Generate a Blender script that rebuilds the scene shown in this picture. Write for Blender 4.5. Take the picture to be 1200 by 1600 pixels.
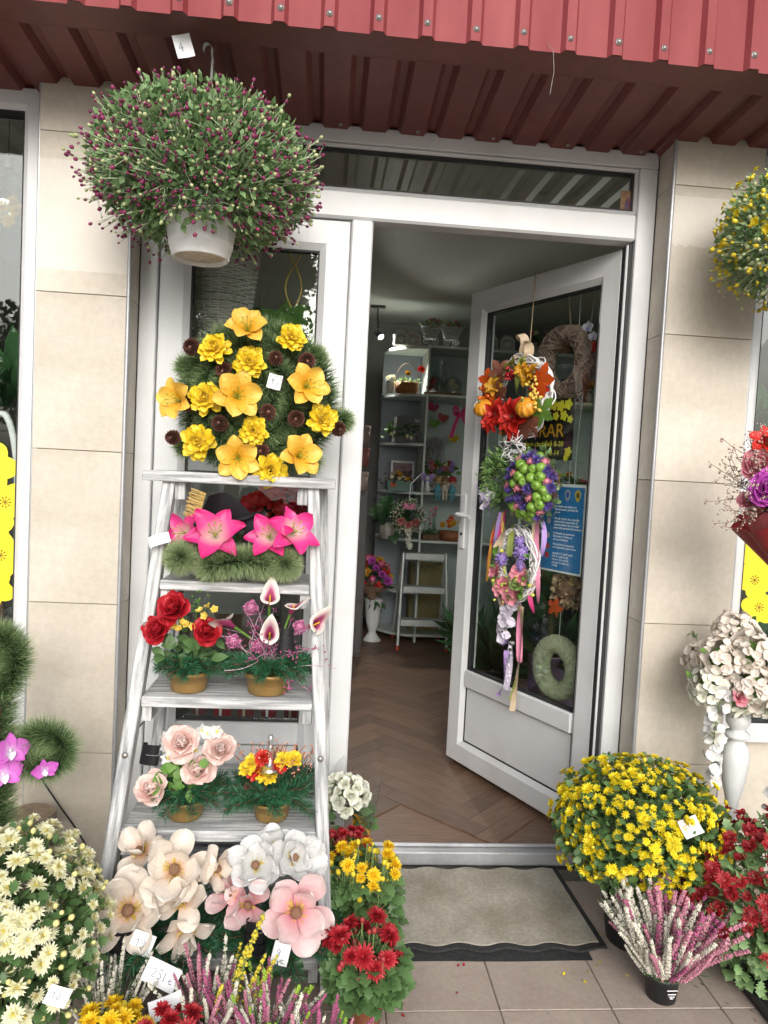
import bpy, math, random
import numpy as np
from mathutils import Matrix, Vector

for _o in list(bpy.data.objects):
    bpy.data.objects.remove(_o)
SC = bpy.context.scene
COL = SC.collection
PI = math.pi
R = math.radians

# ------------------------------------------------------------------ camera
# world: x right along the shop front, y into the shop, z up, metres
YAW, PITCH, ROLL = 0.0815, 0.0538, 0.0510
_fw = np.array([math.sin(YAW) * math.cos(PITCH), math.cos(YAW) * math.cos(PITCH), -math.sin(PITCH)])
_rt = np.array([math.cos(YAW), -math.sin(YAW), 0.0])
_up = np.cross(_rt, _fw)
_r2 = math.cos(ROLL) * _rt + math.sin(ROLL) * _up
_u2 = -math.sin(ROLL) * _rt + math.cos(ROLL) * _up
cam_data = bpy.data.cameras.new('camera')
cam = bpy.data.objects.new('camera', cam_data)
COL.objects.link(cam)
cam.matrix_world = Matrix(((_r2[0], _u2[0], -_fw[0], -0.2451), (_r2[1], _u2[1], -_fw[1], -2.4287),
                           (_r2[2], _u2[2], -_fw[2], 1.4220), (0, 0, 0, 1)))
cam_data.sensor_fit = 'VERTICAL'
cam_data.sensor_height = 24.0
cam_data.lens = 24.0 * 1130.0 / 1600.0
cam_data.clip_start = 0.05
cam_data.clip_end = 2000.0
SC.camera = cam

# ------------------------------------------------------------------ sky, sun, exposure
SUN_EL, SUN_AZ = R(25), R(4)          # azimuth measured from behind the camera towards its right
world = bpy.data.worlds.new('World')
SC.world = world
world.use_nodes = True
_n = world.node_tree.nodes
_l = world.node_tree.links
_n.clear()
_sky = _n.new('ShaderNodeTexSky')
_sky.sky_type = 'NISHITA'
_sky.sun_disc = False
_sky.sun_elevation = SUN_EL
_sky.sun_rotation = PI - SUN_AZ
_sky.air_density = 1.0
_sky.dust_density = 6.0
_sky.ozone_density = 1.0
_hsv = _n.new('ShaderNodeHueSaturation')
_hsv.inputs['Saturation'].default_value = 0.36
_bg = _n.new('ShaderNodeBackground')
_bg.inputs['Strength'].default_value = 0.15
_wo = _n.new('ShaderNodeOutputWorld')
_l.new(_sky.outputs[0], _hsv.inputs['Color'])
_l.new(_hsv.outputs[0], _bg.inputs['Color'])
_l.new(_bg.outputs[0], _wo.inputs['Surface'])
sun_data = bpy.data.lights.new('sun', 'SUN')
sun_data.energy = 1.3
sun_data.angle = R(60)
sun_data.color = (1.0, 0.985, 0.96)
sun = bpy.data.objects.new('sun', sun_data)
COL.objects.link(sun)
_sd = Vector((math.sin(SUN_AZ) * math.cos(SUN_EL), -math.cos(SUN_AZ) * math.cos(SUN_EL), math.sin(SUN_EL)))
sun.rotation_euler = _sd.to_track_quat('Z', 'Y').to_euler()
sun.location = (2, -8, 9)

vs = SC.view_settings
vs.view_transform = 'Standard'
vs.look = 'None'
vs.exposure = 0.40
vs.gamma = 1.0
vs.use_curve_mapping = False
SC.render.engine = 'CYCLES'
SC.cycles.use_denoising = True
SC.cycles.max_bounces = 8
SC.cycles.transparent_max_bounces = 16
SC.cycles.caustics_reflective = False
SC.cycles.caustics_refractive = False
SC.cycles.sample_clamp_indirect = 8.0

# ------------------------------------------------------------------ helpers: scene tree
def link(o, parent=None):
    COL.objects.link(o)
    if parent is not None:
        o.parent = parent
    return o

def thing(name, label, cat, loc=(0, 0, 0), rz=0.0, group=None):
    o = bpy.data.objects.new(name, None)
    link(o)
    o.empty_display_size = 0.05
    o.location = loc
    o.rotation_euler = (0, 0, rz)
    return tag(o, label, cat, group, 'thing')

def tag(o, label=None, cat=None, group=None, kind=None):
    if label: o['label'] = label
    if cat: o['category'] = cat
    if group: o['group'] = group
    if kind: o['kind'] = kind
    return o

def inst(me, name, parent=None, loc=(0, 0, 0), basis=None, scale=1.0):
    """one object for the mesh ME; BASIS is a 3x3 whose columns are its axes"""
    o = bpy.data.objects.new(name, me)
    link(o, parent)
    if basis is None:
        basis = np.eye(3)
    s = np.ones(3) * scale
    B = np.asarray(basis) * s[None, :]
    o.matrix_local = Matrix([[*map(float, B[0]), float(loc[0])], [*map(float, B[1]), float(loc[1])],
                             [*map(float, B[2]), float(loc[2])], [0, 0, 0, 1]])
    return o

def nrm(v):
    v = np.asarray(v, float)
    return v / (np.linalg.norm(v, axis=-1, keepdims=True) + 1e-12)

def basis(z, hint=None, spin=0.0):
    """3x3 with column z along Z, column y near HINT"""
    z = nrm(z)
    h = np.array(hint if hint is not None else (0.12, 0.31, 0.94), float)
    if abs(np.dot(nrm(h), z)) > 0.98:
        h = np.array((0.9, 0.3, 0.1))
    x = nrm(np.cross(h, z)); y = np.cross(z, x)
    c, s = math.cos(spin), math.sin(spin)
    return np.stack([c * x + s * y, -s * x + c * y, z], 1)

def bases(z, rng, hint=None, jitter=None):
    """n bases (n,3,3), random spin, or y column near HINT"""
    z = nrm(z); n = len(z)
    h = rng.normal(size=(n, 3)) if hint is None else np.broadcast_to(hint, (n, 3)) + rng.normal(size=(n, 3)) * (jitter or 0)
    x = nrm(np.cross(h, z)); y = np.cross(z, x)
    return np.stack([x, y, z], 2)

class MB:
    """collects geometry, then becomes one mesh"""
    def __init__(s):
        s.V, s.F, s.U, s.Mi, s.n = [], [], [], [], 0
    def add(s, V, F, uv=None, m=0):
        V = np.asarray(V, float).reshape(-1, 3)
        F = np.asarray(F, int)
        s.V.append(V); s.F.append(F + s.n)
        s.U.append(np.zeros((len(V), 2)) if uv is None else np.asarray(uv, float))
        s.Mi.append(np.full(len(F), m)); s.n += len(V)
        return s
    def merge(s, T, M=None, loc=(0, 0, 0), m=None):
        for V, F, U, mi in T:
            W = V if M is None else V @ np.asarray(M).T
            s.add(W + np.asarray(loc), F, U, 0)
            s.Mi[-1] = mi if m is None else np.full(len(F), m)
        return s
    def tpl(s):
        out, k = [], 0
        for V, F, U, mi in zip(s.V, s.F, s.U, s.Mi):
            out.append((V, F - k, U, mi)); k += len(V)
        return out
    def scatter(s, T, pts, B, sc, m=None):
        """copies of template T at PTS with bases B and scales SC, joined"""
        pts = np.asarray(pts, float); n = len(pts)
        if n == 0: return s
        sc = np.broadcast_to(np.asarray(sc, float), (n,))
        for V, F, U, mi in T:
            W = np.einsum('nij,kj->nki', B, V) * sc[:, None, None] + pts[:, None, :]
            k = len(V)
            FF = (F[None] + (np.arange(n) * k)[:, None, None]).reshape(-1, F.shape[1])
            s.add(W.reshape(-1, 3), FF, np.tile(U, (n, 1)))
            s.Mi[-1] = np.tile(mi, n) if m is None else np.full(len(FF), m)
        return s
    def mesh(s, name, mats, smooth=True):
        me = bpy.data.meshes.new(name)
        V = np.concatenate(s.V); U = np.concatenate(s.U)
        loops = np.concatenate([f.ravel() for f in s.F])
        tot = np.concatenate([np.full(len(f), f.shape[1]) for f in s.F])
        me.vertices.add(len(V)); me.vertices.foreach_set('co', V.ravel())
        me.loops.add(len(loops)); me.loops.foreach_set('vertex_index', loops.astype(np.int32))
        me.polygons.add(len(tot))
        me.polygons.foreach_set('loop_start', np.r_[0, np.cumsum(tot)[:-1]].astype(np.int32))
        me.polygons.foreach_set('loop_total', tot.astype(np.int32))
        me.polygons.foreach_set('material_index', np.concatenate(s.Mi).astype(np.int32))
        me.polygons.foreach_set('use_smooth', np.full(len(tot), smooth, dtype=bool))
        uv = me.uv_layers.new(name='UVMap')
        uv.data.foreach_set('uv', U[loops].ravel())
        for mt in (mats if isinstance(mats, (list, tuple)) else [mats]):
            me.materials.append(mt)
        me.update(calc_edges=True)
        return me
    def part(s, name, mats, parent=None, smooth=True, kind=None, loc=(0, 0, 0), basis=None):
        o = inst(s.mesh(name, mats, smooth), name, parent, loc, basis)
        if kind: o['kind'] = kind
        return o
    # ---- shapes
    def box(s, x0, x1, y0, y1, z0, z1, c=0.0, m=0):
        if c <= 0:
            V = [(x, y, z) for x in (x0, x1) for y in (y0, y1) for z in (z0, z1)]
            F = [(0, 1, 3, 2), (4, 6, 7, 5), (0, 4, 5, 1), (2, 3, 7, 6), (0, 2, 6, 4), (1, 5, 7, 3)]
            uv = [((a - x0) / (x1 - x0 + 1e-9), (b - z0) / (z1 - z0 + 1e-9)) for a, _, b in V]
            return s.add(V, F, uv, m)
        c = min(c, abs(x1 - x0) * .45, abs(y1 - y0) * .45, abs(z1 - z0) * .45)
        V, ix = [], {}
        for i, x in enumerate((x0, x1)):
            for j, y in enumerate((y0, y1)):
                for k, z in enumerate((z0, z1)):
                    sx, sy, sz = (c if i == 0 else -c), (c if j == 0 else -c), (c if k == 0 else -c)
                    ix[i, j, k, 0] = len(V); V.append((x, y + sy, z + sz))
                    ix[i, j, k, 1] = len(V); V.append((x + sx, y, z + sz))
                    ix[i, j, k, 2] = len(V); V.append((x + sx, y + sy, z))
        Q, T = [], []
        for a in range(3):
            o1, o2 = [q for q in range(3) if q != a]
            for e in (0, 1):
                def key(p, q):
                    t = [0, 0, 0]; t[a] = e; t[o1] = p; t[o2] = q
                    return ix[t[0], t[1], t[2], a]
                Q.append((key(0, 0), key(1, 0), key(1, 1), key(0, 1)))
            for p in (0, 1):
                for q in (0, 1):
                    t0 = [0, 0, 0]; t0[o1] = p; t0[o2] = q; t1 = list(t0); t1[a] = 1
                    Q.append((ix[(*t0, o1)], ix[(*t1, o1)], ix[(*t1, o2)], ix[(*t0, o2)]))
        for i in (0, 1):
            for j in (0, 1):
                for k in (0, 1):
                    T.append((ix[i, j, k, 0], ix[i, j, k, 1], ix[i, j, k, 2]))
        V = np.array(V); uv = np.stack([(V[:, 0] - x0) / (x1 - x0 + 1e-9), (V[:, 2] - z0) / (z1 - z0 + 1e-9)], 1)
        n0 = s.n
        s.add(V, Q, uv, m)
        s.F.append(np.array(T) + n0); s.V.append(np.zeros((0, 3))); s.U.append(np.zeros((0, 2))); s.Mi.append(np.full(len(T), m))
        return s
    def tube(s, path, r, n=6, m=0, cap=True, flat=None):
        P = np.asarray(path, float); k = len(P)
        r = np.broadcast_to(np.asarray(r, float), (k,))
        T = nrm(np.gradient(P, axis=0))
        x = np.cross(T[0], (0.13, 0.27, 0.95))
        if np.linalg.norm(x) < .05: x = np.cross(T[0], (1, 0, 0))
        x = nrm(x); X = []
        for t in T:
            x = nrm(x - np.dot(x, t) * t); X.append(x)
        X = np.array(X); Y = np.cross(T, X)
        a = np.arange(n) * 2 * PI / n
        V = P[:, None, :] + r[:, None, None] * (np.cos(a)[None, :, None] * X[:, None, :] + np.sin(a)[None, :, None] * Y[:, None, :] * (flat or 1))
        i = np.arange(k - 1)[:, None] * n; j = np.arange(n)[None, :]; j2 = (j + 1) % n
        F = np.stack([i + j, i + j2, i + n + j2, i + n + j], -1).reshape(-1, 4)
        uv = np.stack(np.broadcast_arrays(np.arange(n)[None, :] / n, np.linspace(0, 1, k)[:, None]), -1).reshape(-1, 2)
        V = V.reshape(-1, 3)
        s.add(V, F, uv, m)
        if cap and n >= 3:
            for q, e in ((0, 0), (k - 1, 1)):
                c = np.vstack([V[q * n:(q + 1) * n], P[q]])
                f = [(b, (b + 1) % n, n) if e else ((b + 1) % n, b, n) for b in range(n)]
                s.add(c, f, np.full((n + 1, 2), float(e)), m)
        return s
    def lathe(s, prof, n=24, m=0, sx=1.0, sy=1.0, wob=None):
        pr = np.asarray(prof, float); k = len(pr)
        a = np.arange(n) * 2 * PI / n
        w = np.ones(n) if wob is None else wob(a)
        V = np.stack([pr[:, 0:1] * np.cos(a) * sx * w, pr[:, 0:1] * np.sin(a) * sy * w, np.repeat(pr[:, 1:2], n, 1)], -1).reshape(-1, 3)
        i = np.arange(k - 1)[:, None] * n; j = np.arange(n)[None, :]; j2 = (j + 1) % n
        F = np.stack([i + j, i + j2, i + n + j2, i + n + j], -1).reshape(-1, 4)
        uv = np.stack(np.broadcast_arrays(np.arange(n)[None, :] / n, np.linspace(0, 1, k)[:, None]), -1).reshape(-1, 2)
        return s.add(V, F, uv, m)
    def sheet(s, G, m=0, uv=None):
        """grid of points (a,b,3)"""
        G = np.asarray(G, float); a, b = G.shape[:2]
        i = np.arange(a - 1)[:, None] * b; j = np.arange(b - 1)[None, :]
        F = np.stack([i + j, i + j + 1, i + b + j + 1, i + b + j], -1).reshape(-1, 4)
        if uv is None:
            uv = np.stack(np.broadcast_arrays(np.linspace(0, 1, b)[None, :], np.linspace(0, 1, a)[:, None]), -1).reshape(-1, 2)
        return s.add(G.reshape(-1, 3), F, uv, m)
    def ball(s, c=(0, 0, 0), r=1.0, n=8, k=5, m=0, sz=1.0):
        t = np.linspace(0, PI, k + 1)
        pr = [(max(r * math.sin(x), 1e-5), -r * sz * math.cos(x)) for x in t]
        q = MB().lathe(pr, n)
        return s.merge(q.tpl(), None, c, m)
    def ribbon(s, path, width, wdir=(1, 0, 0), m=0, thick=0.0):
        P = np.asarray(path, float)
        w = np.asarray(wdir, float)
        if w.ndim == 1: w = np.broadcast_to(w, P.shape)
        ww = np.broadcast_to(np.asarray(width, float), (len(P),))[:, None] * .5
        return s.sheet(np.stack([P - w * ww, P, P + w * ww], 1), m)
    def prism(s, poly, y0, y1, m=0):
        """outline POLY of (x,z), extruded from y0 to y1 (convex or star-shaped about its mean)"""
        p = np.asarray(poly, float); k = len(p); c = p.mean(0)
        for y, fl in ((y0, 1), (y1, 0)):
            V = np.vstack([np.c_[p[:, 0], np.full(k, y), p[:, 1]], [[c[0], y, c[1]]]])
            F = [((i, (i + 1) % k, k) if fl else ((i + 1) % k, i, k)) for i in range(k)]
            s.add(V, F, np.c_[(V[:, 0] - p[:, 0].min()) / np.ptp(p[:, 0]), (V[:, 2] - p[:, 1].min()) / np.ptp(p[:, 1])], m)
        V = np.vstack([np.c_[p[:, 0], np.full(k, y0), p[:, 1]], np.c_[p[:, 0], np.full(k, y1), p[:, 1]]])
        F = [(i, k + i, k + (i + 1) % k, (i + 1) % k) for i in range(k)]
        return s.add(V, F, None, m)

def mitre_frame(x0, x1, z0, z1, prof):
    """four mitred members; PROF = [(distance in from the outer edge, y)], closed loop"""
    out = []
    C = [(x0, z0), (x1, z0), (x1, z1), (x0, z1)]
    g = 0.0003
    for k in range(4):
        a, b = np.array(C[k]), np.array(C[(k + 1) % 4])
        t = nrm(b - a); n = np.array((-t[1], t[0]))
        A, B = [], []
        for d, y in prof:
            pa = a + t * (d + g) + n * d; pb = b - t * (d + g) + n * d
            A.append((pa[0], y, pa[1])); B.append((pb[0], y, pb[1]))
        q = len(prof)
        F = [(i, (i + 1) % q, q + (i + 1) % q, q + i) for i in range(q)]
        mb = MB().add(A + B, F)
        mb.add(A, [tuple(range(q))]); mb.add(B, [tuple(range(q))[::-1]])
        out.append(mb)
    return out

# ------------------------------------------------------------------ helpers: materials
MATS = {}
def mat(name, c1, c2=None, rough=0.6, scale=8.0, bump=0.0, bscale=120.0, metal=0.0, spec=0.5, vary=0.0, grad=None, gradu=None,
        trans=0.0, detail=4.0, stretch=None, contrast=(0.35, 0.65), coat=0.0, sheen=0.0, emit=None, fine=None):
    if name in MATS: return MATS[name]
    mt = bpy.data.materials.new(name); mt.use_nodes = True
    N = mt.node_tree.nodes; L = mt.node_tree.links; N.clear()
    out = N.new('ShaderNodeOutputMaterial'); bs = N.new('ShaderNodeBsdfPrincipled')
    tc = N.new('ShaderNodeTexCoord')
    vec = tc.outputs['Object']
    if stretch:
        mp = N.new('ShaderNodeMapping'); mp.inputs['Scale'].default_value = stretch
        L.new(vec, mp.inputs['Vector']); vec = mp.outputs[0]
    def rgb(c): return (c[0], c[1], c[2], 1.0)
    if grad or gradu:
        sep = N.new('ShaderNodeSeparateXYZ'); L.new(tc.outputs['UV'], sep.inputs[0])
        rp = N.new('ShaderNodeValToRGB')
        src = sep.outputs[1]
        if gradu:
            ma = N.new('ShaderNodeMath'); ma.operation = 'MULTIPLY_ADD'; ma.inputs[1].default_value = 2.0; ma.inputs[2].default_value = -1.0
            mb_ = N.new('ShaderNodeMath'); mb_.operation = 'ABSOLUTE'
            L.new(sep.outputs[0], ma.inputs[0]); L.new(ma.outputs[0], mb_.inputs[0]); src = mb_.outputs[0]
        L.new(src, rp.inputs[0])
        stops = grad or gradu
        el = rp.color_ramp.elements
        while len(el) < len(stops): el.new(0.5)
        for e, (p, c) in zip(el, stops): e.position = p; e.color = rgb(c)
        col = rp.outputs[0]
    if c2 is not None or not (grad or gradu):
        nz = N.new('ShaderNodeTexNoise'); nz.inputs['Scale'].default_value = scale; nz.inputs['Detail'].default_value = detail
        L.new(vec, nz.inputs['Vector'])
        r2 = N.new('ShaderNodeValToRGB')
        r2.color_ramp.elements[0].position, r2.color_ramp.elements[1].position = contrast
        r2.color_ramp.elements[0].color = rgb(c1); r2.color_ramp.elements[1].color = rgb(c2 if c2 is not None else c1)
        L.new(nz.outputs[0], r2.inputs[0])
        if grad or gradu:
            mx = N.new('ShaderNodeMixRGB'); mx.blend_type = 'MULTIPLY'; mx.inputs[0].default_value = 1.0
            L.new(col, mx.inputs[1]); L.new(r2.outputs[0], mx.inputs[2]); col = mx.outputs[0]
        else:
            col = r2.outputs[0]
    if fine:
        fz = N.new('ShaderNodeTexNoise'); fz.inputs['Scale'].default_value = fine[0]; fz.inputs['Detail'].default_value = 8
        fz.inputs['Roughness'].default_value = .7
        L.new(tc.outputs['Object'], fz.inputs['Vector'])
        fr_ = N.new('ShaderNodeMapRange'); fr_.inputs[1].default_value = .3; fr_.inputs[2].default_value = .7
        fr_.inputs[3].default_value = 1 - fine[1]; fr_.inputs[4].default_value = 1 + fine[1]
        L.new(fz.outputs[0], fr_.inputs[0])
        fh = N.new('ShaderNodeHueSaturation'); L.new(fr_.outputs[0], fh.inputs['Value']); L.new(col, fh.inputs['Color']); col = fh.outputs[0]
    if vary:
        oi = N.new('ShaderNodeObjectInfo')
        mr = N.new('ShaderNodeMapRange'); mr.inputs[3].default_value = 1 - vary; mr.inputs[4].default_value = 1 + vary
        L.new(oi.outputs['Random'], mr.inputs[0])
        hs = N.new('ShaderNodeHueSaturation'); L.new(mr.outputs[0], hs.inputs['Value']); L.new(col, hs.inputs['Color'])
        col = hs.outputs[0]
    L.new(col, bs.inputs['Base Color'])
    bs.inputs['Roughness'].default_value = rough
    bs.inputs['Metallic'].default_value = metal
    bs.inputs['Specular IOR Level'].default_value = spec
    if coat: bs.inputs['Coat Weight'].default_value = coat; bs.inputs['Coat Roughness'].default_value = .15
    if sheen: bs.inputs['Sheen Weight'].default_value = sheen
    if emit: bs.inputs['Emission Color'].default_value = rgb(emit[0]); bs.inputs['Emission Strength'].default_value = emit[1]
    if bump:
        bz = N.new('ShaderNodeTexNoise'); bz.inputs['Scale'].default_value = bscale; bz.inputs['Detail'].default_value = 3
        L.new(vec, bz.inputs['Vector'])
        bp = N.new('ShaderNodeBump'); bp.inputs['Strength'].default_value = bump; bp.inputs['Distance'].default_value = .01
        L.new(bz.outputs[0], bp.inputs['Height']); L.new(bp.outputs[0], bs.inputs['Normal'])
    sh = bs.outputs[0]
    if trans:
        tr = N.new('ShaderNodeBsdfTranslucent'); L.new(col, tr.inputs['Color'])
        ms = N.new('ShaderNodeMixShader'); ms.inputs[0].default_value = trans
        L.new(sh, ms.inputs[1]); L.new(tr.outputs[0], ms.inputs[2]); sh = ms.outputs[0]
    L.new(sh, out.inputs['Surface'])
    MATS[name] = mt
    return mt

def glass_mat(name='clear_glass', tint=(0.93, 0.96, 0.95), base=0.05):
    if name in MATS: return MATS[name]
    mt = bpy.data.materials.new(name); mt.use_nodes = True
    N = mt.node_tree.nodes; L = mt.node_tree.links; N.clear()
    out = N.new('ShaderNodeOutputMaterial')
    tr = N.new('ShaderNodeBsdfTransparent'); tr.inputs[0].default_value = (*tint, 1)
    gl = N.new('ShaderNodeBsdfGlossy'); gl.inputs['Roughness'].default_value = 0.01; gl.inputs['Color'].default_value = (.95, .97, .97, 1)
    lw = N.new('ShaderNodeLayerWeight'); lw.inputs['Blend'].default_value = 0.5
    pw = N.new('ShaderNodeMath'); pw.operation = 'POWER'; pw.inputs[1].default_value = 4.0
    mr = N.new('ShaderNodeMapRange'); mr.inputs[3].default_value = base; mr.inputs[4].default_value = 0.9
    mx = N.new('ShaderNodeMixShader')
    L.new(lw.outputs['Facing'], pw.inputs[0]); L.new(pw.outputs[0], mr.inputs[0]); L.new(mr.outputs[0], mx.inputs[0])
    L.new(tr.outputs[0], mx.inputs[1]); L.new(gl.outputs[0], mx.inputs[2]); L.new(mx.outputs[0], out.inputs['Surface'])
    MATS[name] = mt
    return mt

def stroke_text(mb, chars, h, gap=0.2, r=0.0006, m=0, M=None, loc=(0, 0, 0), rng=None):
    """pen strokes for hand-written figures in the x-z plane"""
    G = {'0': [[(.5, 1), (.1, .7), (.1, .3), (.5, 0), (.9, .3), (.9, .7), (.5, 1)]], '1': [[(.2, .7), (.5, 1), (.5, 0)]],
         '4': [[(.7, 0), (.7, 1), (.05, .35), (1, .35)]], '5': [[(.9, 1), (.2, 1), (.15, .55), (.6, .6), (.9, .3), (.6, 0), (.1, .08)]],
         '9': [[(.85, .75), (.5, 1), (.15, .75), (.5, .5), (.85, .75), (.8, .3), (.5, 0)]], '8': [[(.5, .52), (.15, .8), (.5, 1), (.85, .8), (.5, .52), (.1, .2), (.5, 0), (.9, .2), (.5, .52)]],
         '3': [[(.1, .9), (.5, 1), (.85, .75), (.4, .52), (.9, .25), (.5, 0), (.05, .1)]], '2': [[(.1, .75), (.5, 1), (.85, .7), (.1, 0), (.95, .05)]],
         'L': [[(.1, 1), (.15, .05), (.8, 0)]], 'l': [[(.3, 1), (.3, 0)]], 'e': [[(.1, .3), (.8, .35), (.5, .6), (.1, .3), (.5, 0), (.9, .1)]],
         'i': [[(.4, .5), (.4, 0)]], 'r': [[(.2, .5), (.25, 0), (.3, .35), (.8, .5)]]}
    x = 0.0
    for ch in chars:
        for st in G.get(ch, []):
            P = np.array([(x + a * h * .55, 0, b * h) for a, b in st])
            if M is not None: P = P @ np.asarray(M).T
            mb.tube(P + np.asarray(loc), r, 4, m)
        x += h * (.55 + gap)
    return mb

# ------------------------------------------------------------------ materials of the setting
M_pvc = mat('white_upvc', (.66, .675, .69), (.53, .535, .52), fine=(40, .025), rough=.34, scale=5, detail=10, contrast=(.50, .95), vary=0.015, bump=.02, bscale=30)
M_gasket = mat('black_rubber', (.018, .018, .02), rough=.6)
M_glass = glass_mat()
M_tile = mat('stone_tile', (.465, .418, .345), (.60, .552, .475), rough=.5, scale=3.4, detail=12, contrast=(.28, .72), fine=(38, .09), bump=.08, bscale=45, vary=.035, stretch=(1, 1, 1.6))
M_core = mat('dark_mortar', (.16, .13, .10), (.22, .18, .15), rough=.9, scale=30)
M_alu = mat('aluminium', (.50, .51, .53), (.38, .39, .41), fine=(60, .1), rough=.45, metal=.6, scale=6, stretch=(1, 1, .2))
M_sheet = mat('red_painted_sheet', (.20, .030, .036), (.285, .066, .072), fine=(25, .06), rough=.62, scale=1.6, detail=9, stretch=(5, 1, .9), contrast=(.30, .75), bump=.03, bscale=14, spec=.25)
M_sheet2 = mat('brown_red_shaded_sheet', (.140, .037, .031), (.19, .054, .045), fine=(20, .10), rough=.5, scale=2.5, detail=7, bump=.04, bscale=18)  # browner red for the soffit, with the canopy's shade put into the colour
M_zinc = mat('zinc', (.38, .36, .35), (.25, .22, .20), rough=.4, metal=.7, scale=90)
M_plaster = mat('shop_plaster', (.52, .56, .53), (.47, .51, .48), rough=.8, scale=2)
M_ceil = mat('ceiling_paint', (.62, .65, .60), (.56, .59, .55), rough=.6, scale=1.5)
M_darkwall = mat('grey_wall_paint', (.30, .31, .30), (.26, .27, .26), rough=.8, scale=2)
M_grout = mat('grout', (.13, .115, .10), (.17, .15, .13), rough=.95, scale=40)
M_paver = mat('paving_tile', (.33, .268, .232), (.40, .335, .292), rough=.62, scale=5, detail=9, fine=(55, .12), bump=.12, bscale=160, vary=.03, contrast=(.3, .7))
M_ground = mat('pale_bounce_ground', (.30, .29, .27), (.36, .35, .33), rough=.9, scale=.6, detail=10, bump=.2, bscale=60)  # unseen street ground, made pale to bounce fill light under the canopy
M_wood_floor = mat('dark_laminate', (.115, .066, .043), (.21, .13, .088), rough=.42, scale=9, detail=8, stretch=(1, 14, 14), vary=.22, bump=.06, bscale=40, contrast=(.3, .75))

def tile_patch_mat(name, z0, z1, rag):
    """the same stone tile with a paler rectangle where a sign was taken off"""
    mt = M_tile.copy(); mt.name = name
    N = mt.node_tree.nodes; L = mt.node_tree.links
    bs = [n for n in N if n.type == 'BSDF_PRINCIPLED'][0]
    src = bs.inputs['Base Color'].links[0].from_socket
    tc = N.new('ShaderNodeTexCoord'); sp = N.new('ShaderNodeSeparateXYZ'); L.new(tc.outputs['Object'], sp.inputs[0])
    nz = N.new('ShaderNodeTexNoise'); nz.inputs['Scale'].default_value = 26; nz.inputs['Detail'].default_value = 6; L.new(tc.outputs['Object'], nz.inputs['Vector'])
    ad = N.new('ShaderNodeMath'); ad.operation = 'MULTIPLY_ADD'; ad.inputs[1].default_value = rag; ad.inputs[2].default_value = -rag * .5; L.new(nz.outputs[0], ad.inputs[0])
    a2 = N.new('ShaderNodeMath'); a2.operation = 'ADD'; L.new(sp.outputs[2], a2.inputs[0]); L.new(ad.outputs[0], a2.inputs[1])
    g1 = N.new('ShaderNodeMath'); g1.operation = 'GREATER_THAN'; g1.inputs[1].default_value = z0; L.new(a2.outputs[0], g1.inputs[0])
    g2 = N.new('ShaderNodeMath'); g2.operation = 'LESS_THAN'; g2.inputs[1].default_value = z1; L.new(sp.outputs[2], g2.inputs[0])
    mu = N.new('ShaderNodeMath'); mu.operation = 'MULTIPLY'; L.new(g1.outputs[0], mu.inputs[0]); L.new(g2.outputs[0], mu.inputs[1])
    sc = N.new('ShaderNodeMath'); sc.operation = 'MULTIPLY'; sc.inputs[1].default_value = .62; L.new(mu.outputs[0], sc.inputs[0])
    mx = N.new('ShaderNodeMixRGB'); mx.inputs[2].default_value = (.66, .625, .58, 1)
    L.new(sc.outputs[0], mx.inputs[0]); L.new(src, mx.inputs[1]); L.new(mx.outputs[0], bs.inputs['Base Color'])
    return mt

# ------------------------------------------------------------------ ground and paving
g = MB().sheet([[(-150, -150, -.03), (150, -150, -.03)], [(-150, 150, -.03), (150, 150, -.03)]]).part('ground', M_ground)
tag(g, kind='structure')
pv = MB().box(-3.4, 3.4, -4.6, .1, -.028, -.004).part('pavement', M_grout, smooth=False)
tag(pv, kind='structure')
_tm = MB().box(-.1535, .1535, -.3085, .3085, -.02, 0, c=.0018).mesh('tile', M_paver, False)
rng = np.random.default_rng(3)
for i in range(-11, 11):
    for j in range(0, 8):
        cx, cy = .285 + .155 + .31 * i, .02 - .31 - .62 * j
        if abs(cx) < 3.2:
            inst(_tm, 'tile', pv, (cx, cy, rng.uniform(-.0006, .0006)), basis((rng.normal() * .001, rng.normal() * .001, 1), (0, 1, 0)))

# ------------------------------------------------------------------ tiled pillars
ROWS = [(-.02, .44), (.442, .942), (.944, 1.444), (1.446, 1.946), (1.948, 2.448), (2.45, 2.70)]
def pillar(label, x0, x1, patch, inner):
    t = thing('tiled_pillar', label, 'pillar', ((x0 + x1) / 2, 0, 0))
    w = (x1 - x0) / 2
    MB().box(-w + .012, w - .012, .012, .30, -.02, 3.2).part('core', M_core, t, smooth=False)
    for k, (a, b) in enumerate(ROWS):
        h = (b - a) / 2
        me = MB().box(-w + .001, w - .001, 0, .011, -h, h, c=.0012).mesh('tile', patch if k == 4 else M_tile, False)
        inst(me, 'tile', t, (0, rng.uniform(-.0006, .0006), (a + b) / 2))
        x = inner * (w - .0055)
        if k < 5 or True:
            me = MB().box(-.0055, .0055, .0125, .118, -h, h, c=.001).mesh('tile', M_tile, False)
            inst(me, 'tile', t, (x, 0, (a + b) / 2))
    MB().tube([(inner * (w - .001), .001, -.02), (inner * (w - .001), .001, 2.66)], .0068, 10).part('corner_trim', M_alu, t)
    MB().tube([(-inner * (w - .001), .003, -.02), (-inner * (w - .001), .003, 2.66)], .004, 8).part('edge_trim', M_alu, t)
    return t
pillar('beige stone-tiled pillar left of the shop door with a pale cleaned rectangle near its top', -1.2, -.908, tile_patch_mat('stone_tile_cleaned', -.18, .165, .004), 1)
pillar('beige stone-tiled pillar right of the open door with a pale glue-marked rectangle near its top', .880, 1.202, tile_patch_mat('stone_tile_glue_marked', .05, .215, .05), -1)

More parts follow.
